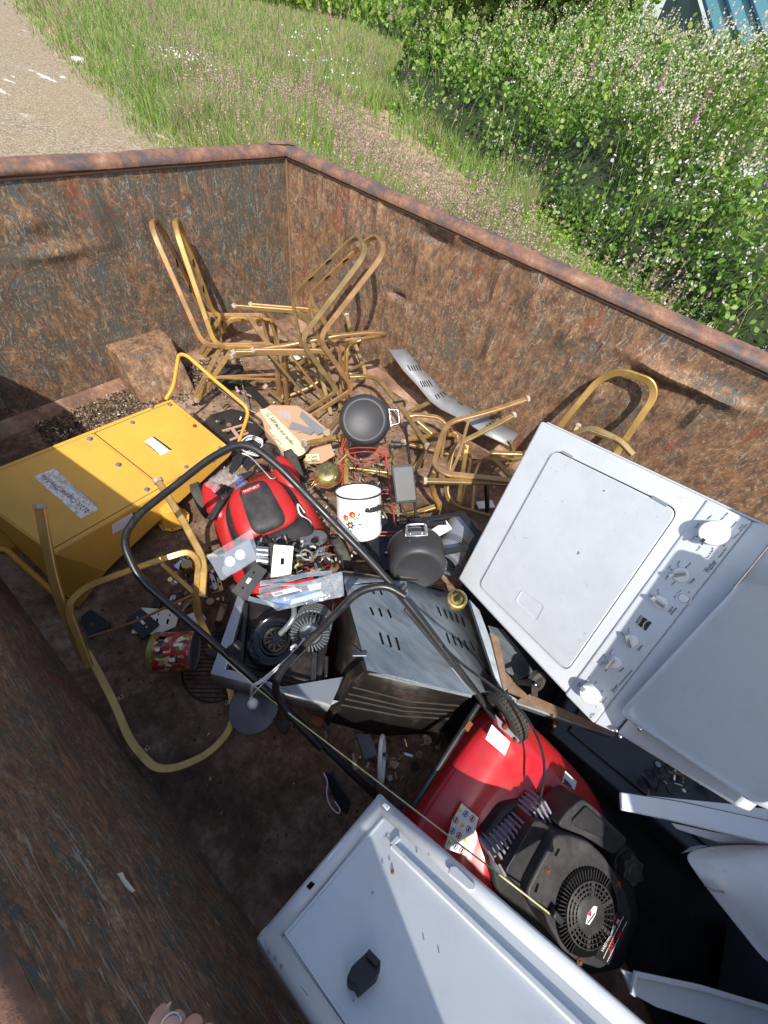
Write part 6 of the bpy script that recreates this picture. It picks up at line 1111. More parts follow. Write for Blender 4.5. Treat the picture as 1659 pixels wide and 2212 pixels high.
# ================================================================== smaller scrap
def plate(name, lb, c, pts, z, th, mat, cat='switch plate', group=None, holes=(), zz=None):
    """thin plate on the heap; pts picture corners, z one height or one per corner"""
    zs = zz or [z]*len(pts); q = at(c, [(x, y, h) for (x, y), h in zip(pts, zs)]); pl = plane3(*q[:3]); n = pl[1] if pl[1].z > 0 else -pl[1]; q = [q[0], q[1], q[2]]+[on(*c(*p), q[0], n) for p in pts[3:]]
    t = thing(name, sum(q, Vector())/len(q), lb, cat, group); b = MB(); b.prism(rounded(q, .004, 3, True), -n*th); b.build('plate', mat, t, bevel=min(.0012, th*.3))
    for hp_ in holes:
        b = MB(); h = onp(c, hp_[0], (q[0]+n*.0006, n)); b.prism(h, n*.0004); b.build(hp_[1], hp_[2], t)
    return t, (q[0], n)
H, CR = M['hole'], M['chrome']; GP = 'switch plates scattered in the heap'
def dot(x, y, r=9): return [(x+r*math.cos(i*.785), y+r*math.sin(i*.785)) for i in range(8)]
plate('switch_plate', 'ivory single toggle switch plate lying on the red mower', cE1, [(1045, 1228), (1262, 1245), (1230, 1597), (1010, 1585)], 0, .005, M['ivory'], group=GP, zz=[.456, .446, .39, .40], holes=[([(1122, 1375), (1160, 1378), (1155, 1448), (1118, 1446)], 'toggle_slot', H), (dot(1148, 1318), 'screw_hole', H), (dot(1132, 1506), 'screw_hole', H)])
plate('switch_plate', 'black toggle switch plate tilted on the heap below the bagged plate', cE3, [(725, 40), (838, 108), (640, 395), (495, 300)], 0, .006, M['black_plastic'], group=GP, zz=[.45, .43, .40, .42], holes=[([(660, 175), (690, 190), (655, 235), (632, 218)], 'toggle_slot', M['label_w']), (dot(708, 128, 11), 'screw_hole', H), (dot(607, 272, 11), 'screw_hole', H)])
plate('switch_plate', 'black switch plate alone on the floor beside the gold frame', cG4, [(240, 270), (325, 207), (490, 320), (480, 345), (320, 445)], FZ+.012, .007, M['black_plastic'], group=GP, holes=[([(325, 312), (362, 318), (352, 348), (320, 340)], 'toggle_slot', M['rust'])])
plate('switch_plate', 'ivory double switch plate on the floor behind the cookie tin', cG4, [(738, 190), (1055, 212), (1020, 345), (860, 415), (655, 398)], FZ+.012, .006, M['ivory'], group=GP, holes=[([(950, 283), (968, 287), (958, 328), (942, 322)], 'toggle_slot', H), ([(865, 278), (880, 281), (872, 318), (856, 312)], 'toggle_slot', H), (dot(972, 253, 7), 'screw_hole', H), (dot(880, 246, 7), 'screw_hole', H)])
plate('switch_plate', 'black switch plate lying over the ivory double plate on the floor', cG4, [(735, 195), (888, 325), (755, 445), (605, 300)], FZ+.022, .007, M['black_plastic'], group=GP, holes=[([(728, 300), (748, 292), (772, 322), (752, 332), (740, 318)], 'toggle_slot', M['label_w']), (dot(708, 272, 7), 'screw_hole', M['steel']), (dot(783, 350, 7), 'screw_hole', M['steel'])])
plate('black_clip', 'small black plastic bar on the floor behind the double plate', cG4, [(868, 68), (920, 95), (885, 195), (820, 175)], FZ+.02, .012, M['black_plastic'], 'plastic bar')
# bagged plate
t, pl = plate('bagged_plate', 'dark blank outlet plate sealed in a clear bag on the red mower', cE1, [(355, 1405), (780, 1165), (860, 1385), (470, 1620)], 0, .004, paintm('dull blue-grey plate', (.16, .19, .24), .5, .2), 'outlet plate', zz=[.455, .44, .40, .40], holes=[(dot(568, 1412, 58), 'outlet_opening', M['label_w']), (dot(678, 1340, 58), 'outlet_opening', M['label_w']), (dot(622, 1380, 5), 'screw_hole', M['label_w'])])
def bagmesh(par, c, pts, z, amp=.008, seed=1, nu=18, nv=14, name='plastic_bag', mat=None):
    """crumpled clear sheet over a four-cornered outline"""
    q = at(c, [(x, y, h) for (x, y), h in zip(pts, z)]); b = MB()
    from mathutils import noise as mn
    def g(u, v):
        p = (q[0].lerp(q[1], u)).lerp(q[3].lerp(q[2], u), v); e = min(u, 1-u, v, 1-v); return p+Vector((0, 0, 1))*(mn.noise(p*22+Vector((seed, 0, 0)))*amp+mn.noise(p*60)*amp*.4+amp*.9)*(.5+min(e*5, 1)*.5)
    b.grid(g, nu, nv); return b.build(name, mat or M['bag'], par, smooth=30, recalc=False)
bagmesh(t, cE1, [(312, 1360), (800, 1070), (890, 1380), (490, 1625)], [.46, .45, .41, .405], .007, 3)
bg_ = thing('packaging_bag', oz(*cE3(1100, 350), .46), 'clear packaging bag with a blue and white card over the burner tray', 'plastic bag')
for pts, m, z in (([(850, 395), (1250, 290), (1370, 345), (1340, 370), (960, 440)], paintm('blue card', (.045, .16, .42), .4, .15), .452), ([(1060, 380), (1340, 300), (1370, 340), (1050, 430)], paintm('pale blue card', (.50, .56, .72), .4, .1), .455), ([(870, 320), (1080, 265), (1150, 290), (900, 355)], M['label_w'], .456), ([(1210, 250), (1340, 220), (1335, 280), (1230, 300)], M['label_w'], .456)):
    b = MB(); b.prism(at(cE3, [(x, y, z) for x, y in pts]), (0, 0, -.0012)); b.build('insert_card', m, bg_)
for i in range(8):
    b = MB(); x = 895+i*10; b.prism(at(cE3, [(x, 322-i*2, .4575), (x+5, 321-i*2, .4575), (x+20, 342-i*2, .4575), (x+15, 343-i*2, .4575)]), (0, 0, .0003)); b.build('barcode_line', M['ink'], bg_)
bagmesh(bg_, cE3, [(735, 350), (1535, 118), (1555, 355), (930, 488)], [.45, .48, .47, .44], .010, 8, 30, 16)
bagmesh(bg_, cE3, [(1240, 215), (1530, 120), (1552, 355), (1400, 385)], [.47, .49, .48, .47], .008, 11, 14, 14)
zb = thing('zip_bag', oz(*cE1(550, 520), .2), 'crumpled clear zip bag with blue parts at the front of the red mower', 'plastic bag'); bagmesh(zb, cE1, [(300, 600), (530, 400), (770, 560), (500, 770)], [.24, .28, .30, .26], .035, 5, 22, 22)
b = MB(); b.prism(at(cE1, [(640, 440, .26), (745, 540, .27), (720, 620, .27), (620, 640, .26)]), (0, 0, -.01)); b.build('blue_part', paintm('blue violet plastic', (.10, .12, .45), .3, .2), zb, bevel=.003)
t = thing('rosette_bracket', oz(*cE1(505, 640), .28), 'square black rosette with a spindle at the front of the red mower', 'door hardware'); b = MB(); b.prism(at(cE1, [(395, 670, .30), (500, 570, .32), (612, 615, .32), (520, 730, .31)]), (0, 0, -.006)); b.build('rosette', M['dark_sheet'], t, bevel=.002); b = MB(); b.tube(at(cE1, [(500, 660, .32), (470, 570, .35)]), .007, 8); b.tube(at(cE1, [(520, 660, .32), (540, 590, .34)]), .004, 8); b.build('spindle', M['dark_sheet'], t)
t = thing('folded_hinge', oz(*cE1(690, 350), .25), 'folded black hinge and bracket under the top bend of the mower handle', 'door hardware')
for pts, z in (([(600, 270), (720, 255), (700, 330), (590, 460), (550, 430)], .30), ([(690, 340), (760, 270), (840, 330), (750, 420)], .28), ([(640, 470), (800, 420), (830, 440), (760, 510), (660, 500)], .27)):
    b = MB(); b.prism(at(cE1, [(x, y, z) for x, y in pts]), (0, 0, -.012)); b.build('hinge_leaf', M['black_plastic'], t, bevel=.003)
t = thing('chrome_box', oz(*cE1(930, 1350), .40), 'small dark box with chrome tubes beside the ivory switch plate', 'door hardware')
b = MB(); b.prism(at(cE1, [(980, 1200, .40), (1250, 1215, .40), (1240, 1480, .37), (1000, 1480, .37)]), (0, 0, -.03)); b.build('box', M['black_plastic'], t, bevel=.004)
for y in (1280, 1330, 1400): b = MB(); b.tube(at(cE1, [(865, y, .40), (990, y+12, .40)]), .014, 14); b.build('chrome_tube', M['chrome'], t)
t = thing('hook_ring', oz(*cE1(1380, 1340), .40), 'small grey ring hook right of the ivory switch plate', 'hook'); c0 = oz(*cE1(1400, 1340), .41); b = MB(); b.tube([c0+Vector((.024*math.cos(i*.314), .018*math.sin(i*.314), 0)) for i in range(20)], .004, 8, True); b.tube(at(cE1, [(1290, 1350, .41), (1345, 1345, .41)]), .006, 8); b.build('ring', M['galv'], t)
t = thing('steel_strips', oz(*cE3(1100, 200), .43), 'bent bright steel strips lying behind the blue packaging bag', 'metal strips')
for pts, w in (([(770, 230, .43), (1000, 200, .44), (1200, 150, .45), (1440, 130, .44)], .018), ([(660, 370, .42), (760, 395, .42), (900, 430, .42)], .016), ([(880, 270, .455), (930, 240, .46), (1100, 245, .46), (1300, 215, .46)], .010), ([(760, 300, .42), (900, 270, .43), (960, 260, .43)], .02)):
    b = MB(); b.bar(smoothpath(at(cE3, pts), 5), w, .004, (0, 0, 1)); b.build('strip', M['steel'], t)
b = MB(); b.tube(at(cG4, [(1420, 165, .02), (1375, 300, .0)]), .016, 10); t = thing('screwdriver', oz(*cG4(1400, 250), FZ), 'old screwdriver with a worn wooden handle beside the mower handle', 'screwdriver'); b.build('wooden_handle', M['wood'], t); b = MB(); b.tube(at(cG4, [(1380, 280, .0), (1355, 345, -.02)]), .013, 8); b.tube(at(cG4, [(1355, 345, -.02), (1350, 420, -.03)]), .004, 6); b.build('shaft', M['dark_sheet'], t)
b = MB(); b.prism(at(cG4, [(1250, 555, .10), (1395, 475, .12), (1440, 435, .12), (1455, 520, .12), (1320, 612, .10)]), (0, 0, -.03)); one('plastic_block', 'dark grey plastic block at the corner of the burner tray', 'plastic block', b, M['grey_plastic'], bevel=.004)
b = MB(); b.box((0, 0, 0), (.05, .03, .03), frame(on(*cG4(1495, 525), HQ[0], hn), HQ[1]-HQ[0], z=hn)); one('cable_clip', 'small black cable clip on the left tube of the big mower handle', 'clip', b, M['black_plastic'], bevel=.004)
t = thing('clamp', oz(*cE3(960, 1530), .05), 'black screw clamp beneath the mower handle, right of the steel disc', 'clamp'); b = MB(); b.prism(at(cE3, [(880, 1480, .12), (960, 1500, .12), (1040, 1480, .12), (1050, 1560, .12), (1000, 1650, .10), (940, 1600, .11)]), (0, 0, -.03)); b.build('jaw', M['black_plastic'], t, bevel=.005); b = MB(); b.tube(at(cE3, [(930, 1560, .08), (1020, 1690, .02)]), .007, 8); b.build('screw', M['brown_rust'], t)
# carton
t = thing('cardboard_carton', oz(*cA(880, 1250), FZ), 'torn flat cardboard carton with masking tape and handwriting behind the red mower', 'carton')
zc = .10
b = MB(); b.prism(at(cA, [(690, 1150, zc), (780, 1098, zc+.02), (925, 1100, zc+.02), (985, 1140, zc), (1085, 1225, zc-.01), (1060, 1290, zc-.01), (960, 1345, zc), (870, 1402, zc), (800, 1290, zc), (752, 1238, zc), (735, 1170, zc)]), (0, 0, -.05)); b.build('box', M['card'], t, bevel=.003)
def strip(pts, z, mat, nm='tape', th=.0012): b = MB(); b.prism(at(cA, [(x, y, z) for x, y in pts]), (0, 0, th)); return b.build(nm, mat, t)
strip([(722, 1125), (760, 1118), (810, 1165), (985, 1345), (955, 1370), (880, 1398), (850, 1330), (800, 1240), (770, 1200)], zc+.012, M['masking']); strip([(775, 1235), (805, 1222), (850, 1290), (855, 1345), (820, 1310)], zc+.014, paintm('torn label paper', (.72, .66, .45), .7, .5, (.35, .25, .1), scale=30)); strip([(880, 1105), (925, 1108), (1085, 1240), (1040, 1262)], zc+.012, M['duct']); strip([(820, 1130), (880, 1135), (900, 1180), (840, 1172)], zc+.013, M['bag']); strip([(900, 1190), (1030, 1235), (1000, 1260), (880, 1225)], zc+.013, M['duct'])
strip([(845, 1160), (905, 1165), (990, 1240), (930, 1250), (880, 1200)], zc+.0128, M['card'], 'flap'); strip([(955, 1285), (1010, 1300), (985, 1345), (930, 1340)], zc+.013, M['masking'])
PCa = (Vector((0, 0, zc+.0145)), Vector((0, 0, 1)))
txt(t, cA, 'G Sale', (752, 1150), (800, 1200), PCa, M['ink'], (14, -12), .045, 'handwriting', .001); txt(t, cA, 'Black door handles', (800, 1205), (895, 1315), PCa, M['ink'], (14, -10), .032, 'handwriting', .001); txt(t, cA, 'or parts', (790, 1262), (838, 1318), PCa, M['ink'], (10, -8), .022, 'handwriting', .001)
b = MB(); b.prism(at(cE2, [(-10, 260, .14), (60, 170, .15), (150, 110, .15), (240, 110, .15), (280, 220, .14), (160, 290, .13), (40, 300, .13)]), (0, 0, -.004)); b.build('torn_flap', M['card'], t); b = MB(); b.prism(at(cE2, [(10, 215, .152), (130, 205, .152), (140, 270, .152), (20, 275, .152)]), (0, 0, .001)); b.build('tape', M['masking'], t)
PCb = (Vector((0, 0, .1545)), Vector((0, 0, 1))); txt(t, cE2, 'G Sale', (32, 252), (112, 240), PCb, M['ink'], (-2, -28), .03, 'handwriting', .0008); txt(t, cE2, 'Black', (62, 276), (122, 266), PCb, M['ink'], (-2, -20), .022, 'handwriting', .0008)
# mat, rail, hoses, cables
b = MB(); b.prism(at(cA, [(400, 1210, -.03), (455, 1150, -.03), (570, 1118, -.02), (640, 1135, -.02), (770, 1260, 0), (700, 1330, 0), (600, 1420, 0)]), (0, 0, -.01)); one('rubber_mat', 'flat black rubber mat on the floor behind the yellow shredder', 'mat', b, M['black_plastic'], bevel=.002)
t = thing('garage_rail', oz(*cA(660, 1000), FZ), 'long black steel rail with a bracket running under the chair frames', 'rail'); b = MB(); b.bar(at(cA, [(560, 915, .0), (610, 945, .0), (860, 1215, .02)]), .05, .03, (0, 0, 1)); b.build('rail', M['black_metal'], t); b = MB(); b.prism(at(cA, [(478, 920, .05), (540, 872, .06), (630, 880, .05), (645, 940, .04), (570, 975, .03), (490, 965, .04)]), (0, 0, -.04)); b.build('bracket', M['grey_plastic'], t, bevel=.004)
for pts in ([(480, 975, .05), (500, 1010, .03), (660, 1120, .01), (700, 1140, 0)], [(620, 950, .05), (650, 1080, .03), (665, 1130, 0)]): b = MB(); b.tube(smoothpath(at(cA, pts)), .004, 6); b.build('chain', M['galv'], t)
t = thing('cable_coil', oz(*cA(680, 1320), FZ), 'coil of pale wire beside the black wheel, behind the mower handle', 'cable coil'); c0 = oz(*cA(680, 1330), .03)
for i in range(5): b = MB(); b.tube([c0+Vector(((.075-.004*i)*math.cos(a*.2618), (.055+.003*i)*math.sin(a*.2618), .008*i+.006*math.sin(a+i))) for a in range(24)], .0025, 6, True); b.build('wire_loop', cord, t)
b = MB(); b.lathe([(0, .0), (.062, 0), (.064, -.02), (0, -.02)], 32, Matrix.Translation(c0)); one('plastic_disc', 'round black plastic disc inside the coil of pale wire', 'plastic disc', b, M['black_plastic'])
b = MB(); b.bar(at(cA, [(518, 1240, .05), (640, 1205, .05)]), .012, .01); b.bar(at(cA, [(560, 1290, .05), (660, 1250, .05)]), .012, .01); b.bar(at(cA, [(570, 1225, .045), (620, 1290, .045)]), .02, .01); one('rusty_hinge', 'pair of rusty joined hinges on the black mat', 'hinge', b, paintm('pinkish rust', (.42, .26, .20), .8, .6, (.25, .12, .07)))
wcx = oz(*cE1(1080, 290), .09); d_ = (oz(*cE1(1210, 480), .05)-oz(*cE1(960, 120), .12)); wheel(tag(thing('loose_wheel', wcx, 'loose black ribbed wheel standing against the cardboard carton', 'wheel')), frame_axes(wcx, *(lambda m: (Vector(m.col[0][:3]), Vector(m.col[1][:3]), Vector(m.col[2][:3])))(frame(wcx, d_, axis(650, 990, .8, .45, .30)))), .095, .045)
# red wire cage
t = thing('red_wire_cage', oz(*cE2(560, 500), FZ), 'upright red wire basket frame behind the white enamel pot', 'wire basket'); RW = M['red_wire']
for pts in ([(395, 50, .40), (345, 180, .38), (352, 330, .30), (350, 500, .24)], [(745, 150, .38), (780, 440, .30), (815, 680, .28), (850, 880, .24)], [(470, 200, .30), (475, 480, .22)], [(362, 60, .40), (340, 190, .37), (345, 500, .24)], [(752, 150, .38), (790, 500, .29), (838, 860, .24)]): b = MB(); b.tube(smoothpath(at(cE2, pts), 4), .0028, 6); b.build('wire', RW, t)
for pts in ([(350, 180, .38), (470, 150, .36), (620, 150, .36), (748, 165, .38)], [(400, 205, .36), (560, 185, .35), (750, 205, .38)], [(400, 205, .36), (480, 260, .34), (620, 250, .34), (750, 205, .38)], [(470, 300, .30), (620, 290, .30), (760, 215, .36)], [(600, 535, .26), (795, 542, .29)], [(600, 572, .26), (800, 580, .28)], [(580, 938, .24), (860, 935, .24)], [(560, 968, .23), (860, 970, .24)]): b = MB(); b.tube(smoothpath(at(cE2, pts), 5), .0026, 6); b.build('hoop', RW, t)
# brass lamp bowl with wires
ab = axis(690, 1025, .55, -.35, -.6); t, Fq = lathe_thing('brass_lamp', 'round brass lamp base with loose wires behind the white enamel pot', 'lamp base', *cE2(215, 405), 1.68, ab, [('bowl', [(0, -.04), (.02, -.04), (.04, -.035), (.05, -.028), (.054, -.01), (.058, .0), (.058, .012), (.052, .03), (.03, .045), (0, .05)], M['brass'])])
rr = random.Random(11)
for i in range(12): 
    a = rr.uniform(2.0, 5.2); r0 = .05; p0 = Fq @ Vector((r0*math.cos(a), r0*math.sin(a), -.0)); p1 = Fq @ Vector(((.09+rr.random()*.03)*math.cos(a+rr.uniform(-.3, .3)), (.09+rr.random()*.03)*math.sin(a), rr.uniform(-.03, .03))); b = MB(); b.tube([p0, p0.lerp(p1, .5)+Vector((0, 0, rr.uniform(-.01, .015))), p1], .0018, 5); b.build('wire_end', M['brass'], t)
b = MB(); b.tube(smoothpath([Fq @ Vector((.062*math.cos(i*.5), .062*math.sin(i*.5), .004*math.sin(i*2.2))) for i in range(13)], 4), .0028, 6); b.build('brown_wire', paintm('brown wire', (.16, .05, .03), .5, .2), t)
# spotlight bar
t = thing('spotlight_bar', oz(*cE2(960, 400), FZ), 'black rod with clamp-on spotlight mounts standing left of the chair heap', 'spotlight')
b = MB(); b.tube(at(cE2, [(938, -60, .46), (958, 100, .45), (1040, 800, .30)]), .0065, 10); b.build('rod', M['black_metal'], t)
BQ = rect3d([cE2(808, 312), cE2(1012, 297), cE2(1052, 655), cE2(850, 675)], .10); nb = plane3(*BQ[:3])[1]; nb = nb if nb.dot(CAM-BQ[0]) > 0 else -nb
b = MB(); b.prism(rounded(BQ, .006, 3, True), -nb*.012); b.build('back_plate', M['grey_plastic'], t, bevel=.002); b = MB(); b.prism(rounded([q+nb*.001 for q in [sum(BQ, Vector())/4+(p-sum(BQ, Vector())/4)*.86 for p in BQ]], .004, 3, True), nb*.001); b.build('plate_inset', paintm('lighter grey plastic', (.10, .105, .11), .5, .3), t)
for x, y, z, sc_ in ((850, 120, .42, .8), (880, 480, .38, 1.0), (910, 830, .30, .85)):
    p = oz(*cE2(x, y), z); F_ = frame(p, UPV, z=RGT); b = MB(); b.lathe([(0, .05*sc_), (.010*sc_, .05*sc_), (.010*sc_, .035*sc_), (.018*sc_, .03*sc_), (.020*sc_, .0), (.018*sc_, -.012*sc_), (.026*sc_, -.014*sc_), (.026*sc_, -.028*sc_), (0, -.03*sc_)], 28, F_); b.box((0, 0, -.022*sc_), (.085*sc_, .018, .008), F_); b.build('mount', M['black_plastic'], t, smooth=45)
b = MB(); b.tube(rounded(at(cG1, [(100, 590, .46), (150, 585, .47), (185, 575, .47), (195, 620, .46)]), .01), .006, 8); b.build('elbow', M['black_metal'], t)
b = MB(); b.tube(smoothpath(at(cE2, [(290, 0, .34), (310, 70, .35), (370, 200, .36), (450, 300, .38), (560, 450, .36), (660, 510, .40), (790, 580, .40), (900, 690, .38), (960, 790, .36), (970, 870, .32)]), 8), .0026, 6); one('black_cable', 'thin black cable trailing over the red wire basket to the spotlight mounts', 'cable', b, M['black_metal'])
# black square frame, perforated drum, receipt
t = thing('black_square_frame', oz(*cE2(1300, 950), .36), 'flat black square metal frame lying over the perforated drum', 'metal frame')
oo = [(975, 815), (1485, 742), (1650, 945), (1580, 1095), (1175, 1172)]; ii = [(1068, 838), (1450, 782), (1590, 960), (1530, 1050), (1215, 1108)]; qo = at(cE2, [(x, y, .38) for x, y in oo]); qi = at(cE2, [(x, y, .38) for x, y in ii]); b = MB(); n_ = 5
b.add(qo+qi+[q-Vector((0, 0, .006)) for q in qo+qi], [(i, (i+1) % n_, (i+1) % n_+n_, i+n_) for i in range(n_)]+[(i+10, (i+1) % n_+10, (i+1) % n_+15, i+15) for i in range(n_)]+[(i, (i+1) % n_, (i+1) % n_+10, i+10) for i in range(n_)]+[(i+5, (i+1) % n_+5, (i+1) % n_+15, i+15) for i in range(n_)]); b.build('frame', M['black_metal'], t)
b = MB(); b.bar(at(cE2, [(1100, 860, .385), (1320, 850, .385)]), .02, .004, (0, 0, 1)); b.build('tab', M['black_plastic'], t)
pd0, pd1 = oz(*cE2(1470, 930), .24), oz(*cE2(1300, 1230), .24); pa = (pd1-pd0); rp = .075; t = thing('perforated_drum', oz(*cE2(1400, 1100), FZ), 'perforated grey metal drum under the black square frame', 'drum'); Fp = frame(pd0, (0, 0, 1), z=pa)
k = N('perforated zinc'); k.col((.38, .41, .44)).rough(.4).metal(.6); M['perf'] = k.m
b = MB(); b.lathe([(rp*1.12, -.01), (rp*1.12, .0), (rp, .02), (rp*.94, pa.length*.5), (rp, pa.length), (rp*.7, pa.length)], 48, Fp)
b.mi = 1; nz_ = 20
for j in range(nz_):
    zj = .03+j*(pa.length-.05)/nz_; rj = rp*(1-.06*math.sin(math.pi*zj/pa.length))+.0006
    for i in range(52):
        a = (i+.5*(j % 2))*2*math.pi/52; c_ = Vector((rj*math.cos(a), rj*math.sin(a), zj)); tt = Vector((-math.sin(a), math.cos(a), 0))*.0030; zz_ = Vector((0, 0, .0030)); b.add([c_-tt, c_-tt*.5-zz_, c_+tt*.5-zz_, c_+tt, c_+tt*.5+zz_, c_-tt*.5+zz_], [(0, 1, 2, 3, 4, 5)], Fp)
b.build('drum', [M['perf'], M['hole']], t, recalc=False, smooth=45)
b = MB(); b.prism(at(cE2, [(1148, 935, .33), (1320, 828, .34), (1375, 905, .33), (1210, 1000, .32)]), (0, 0, -.001)); t = thing('receipt', oz(*cE2(1260, 920), .32), 'small printed paper slip lying inside the black square frame', 'paper'); b.build('paper', M['label_w'], t); label_lines(t, cE2, (1170, 935), (1310, 848), (40, 55), 6, (Vector((0, 0, .338)), Vector((0, 0, 1))), M['line_grey'], .003, .0012, 12)
# brass door knob rose, lower centre right
t, Fk = lathe_thing('door_knob', 'brass door knob rose lying on the slotted grill sheet by the washer corner', 'door knob', *cE2(1420, 1560), 1.38, axis(990, 1290, -.05, .30, .95), [('rose', [(0, -.03), (.034, -.03), (.036, -.028), (.036, .0), (.033, .006), (.026, .007), (.024, .002), (.020, -.004), (0, -.006)], M['brass']), ('spindle', [(0, .045), (.007, .045), (.009, .02), (.011, -.004)], M['dark_sheet'])])
t = thing('brass_cup', oz(*cE1(110, 1450), FZ), 'small brass cup inside the gold frame left of the red mower', 'door knob'); b = MB(); b.lathe([(0, .03), (.022, .03), (.030, .02), (.036, .0), (.030, -.01), (0, -.01)], 32, frame(oz(*cE1(110, 1480), .06), (1, 0, 0), z=(-.3, .1, 1))); b.build('cup', M['brass'], t)
for i, (pts, z, m, lb) in enumerate([([(340, 1540), (390, 1560), (440, 1700), (395, 1720)], .12, M['chrome'], 'chrome strike plate beside the gold seat rail'), ([(420, 1580), (460, 1590), (500, 1720), (450, 1740)], .13, M['brass'], 'brass strike plate right of the chrome one')]):
    plate('strike_plate', lb, cE1, pts, z, .003, m, 'strike plate', holes=[(dot(sum(p[0] for p in pts)/4, sum(p[1] for p in pts)/4, 14), 'screw_hole', H)])
b = MB(); b.prism(at(cB, [(1030, 1400, .04), (1080, 1350, .05), (1160, 1380, .05), (1100, 1460, .04)]), (0, 0, -.006)); one('crumpled_foil', 'crumpled silver foil inside the gold seat rail', 'foil', b, M['chrome'], bevel=.002)
# slotted strip against the side wall
rt = [(200, 155), (320, 300), (420, 400), (500, 495), (560, 540), (680, 605), (780, 660), (910, 735), (1125, 850)]; lf = [(65, 160), (180, 320), (300, 450), (400, 572), (490, 640), (590, 690), (700, 745), (850, 850), (1045, 940)]
R3 = [oy(*cG1(*p), -.055) for p in rt]; L3 = [oy(*cG1(*p), -.055-.10-.05*(i/8)) for i, p in enumerate(lf)]; t = thing('slotted_strip', base_of([(R3[4].x, R3[4].y, FZ)]), 'bent grey slotted steel strip leaning along the foot of the side wall', 'metal strip')
b = MB(); n_ = 9; b.add(R3+L3, [(i, i+1, i+1+n_, i+n_) for i in range(n_-1)]); b.build('strip', metalm('grey zinc strip', (.26, .27, .29), .5, .4, .4, (.16, .14, .12), 12), t, solid=.0025, smooth=60)
b = MB(); b.add(L3+[q+Vector((0, .01, -.018)) for q in L3], [(i, i+1, i+1+n_, i+n_) for i in range(n_-1)]); b.build('bent_edge', M['cap'], t, solid=.002)
for x0, y0, x1, y1 in [(218, 285, 243, 332), (240, 285, 265, 332), (262, 285, 286, 332), (283, 282, 306, 330), (304, 285, 328, 330), (318, 415, 345, 463), (336, 415, 362, 463), (352, 415, 380, 463), (370, 412, 400, 462), (388, 408, 420, 458), (425, 540, 450, 570), (442, 528, 470, 575), (460, 520, 492, 570), (480, 508, 515, 550), (502, 506, 532, 528), (558, 628, 592, 656), (576, 610, 612, 652), (594, 600, 630, 642), (614, 594, 652, 628), (625, 582, 672, 610), (738, 675, 752, 690), (860, 772, 876, 782), (884, 758, 900, 770), (905, 742, 918, 752)]:
    mx_ = (x0+x1)/2; i = max(j for j in range(9) if rt[j][0]*.5+lf[j][0]*.5 <= mx_ or j == 0); i = min(i, 7); pl = plane3(R3[i], R3[i+1], L3[i]); n = pl[1] if pl[1].dot(CAM-R3[i]) > 0 else -pl[1]
    b = MB(); b.bar(onp(cG1, [(x0, y0), (x1, y1)], (R3[i]+n*.0028, n)), .0065, .0012, n); b.build('slot', H, t)
# dark clutter in the shade
t = thing('white_ring', oz(*cE4(560, 1270), .0), 'white plastic ring standing in the dark below the grill body', 'ring'); c0 = oz(*cE4(560, 1270), .12); F_ = frame(c0, RGT*.15+FWD*.98, z=UPV); b = MB(); b.tube([F_ @ Vector((.045*math.cos(i*.2), 0, .075*math.sin(i*.2))) for i in range(31)], .008, 8, False); b.build('ring', M['white_pl'], t)
b = MB(); b.tube(smoothpath(at(cE4, [(580, 1275, .10), (680, 1270, .12), (720, 1200, .12), (690, 1120, .10), (630, 1110, .08)]), 8), .0016, 5); b.build('thin_wire', M['brass'], t)
b = MB(); b.prism(at(cE4, [(370, 1085, .05), (480, 1090, .08), (525, 1240, .08), (440, 1275, .05)]), (0, 0, -.02)); one('steel_channel', 'short grey steel channel in the shade under the grill body', 'steel channel', b, M['galv'], bevel=.002)
b = MB(); b.tube(at(cE4, [(140, 1060, .1), (195, 1200, .02)]), .005, 8); one('chrome_pin', 'thin chrome pin by the left leg of the big mower handle', 'pin', b, M['chrome'])
t = thing('black_case', oz(*cG3(560, 240), FZ), 'black plastic case with a pale cord in the shade left of the white panel', 'plastic case'); b = MB(); b.prism(at(cG3, [(450, 60, .03), (520, 80, .05), (640, 260, .05), (610, 350, .03), (560, 300, .02)]), (0, 0, -.06)); b.build('case', M['black_plastic'], t, bevel=.006); b = MB(); b.tube(smoothpath(at(cG3, [(455, 70, .05), (480, 130, .06), (475, 210, .06), (500, 290, .05), (550, 335, .04), (560, 310, .04), (530, 260, .05)]), 8), .0022, 6); b.build('cord', cord, t)
for pts, lb in (([(-0, 1050), (0, 0)], ''),): pass
b = MB(); b.prism([ox(*c_, .0) for c_ in []] or at(cG4, [(1080, 262, .0), (1215, 205, .02), (1270, 280, .02), (1240, 330, .0), (1100, 320, .0)]), (0, 0, -.008)); one('white_rag', 'small crumpled white wrapper behind the cookie tin', 'wrapper', b, M['white_pl'], bevel=.003)
for c, pts, z, lb, m in ((cA, [(865, 845), (935, 810), (990, 830), (900, 860), (880, 855)], .02, 'grey plastic scrap on the floor under the flat chair hoop', M['label_w']), (cA, [(1040, 795), (1075, 790), (1090, 830), (1060, 840)], .14, 'yellow and white wrapper caught in the chair legs', paintm('wrapper yellow', (.75, .72, .12), .5, .2)), (cA, [(800, 740), (828, 738), (830, 770), (805, 772)], .0, 'scrap of white paper at the foot of the far wall', M['label_w']), (cG1, [(775, 1400), (905, 1385), (935, 1445), (800, 1460)], -.02, 'white plastic square on the floor under the chair heap', M['label_w'])):
    b = MB(); b.prism(at(c, [(x, y, z) for x, y in pts]), (0, 0, -.004)); one('paper_scrap', lb, 'scrap', b, m, bevel=.001)
wpz = lambda x, y: oy(*crop(0, 3300, 1.8433)(x, y), -WD+.004)
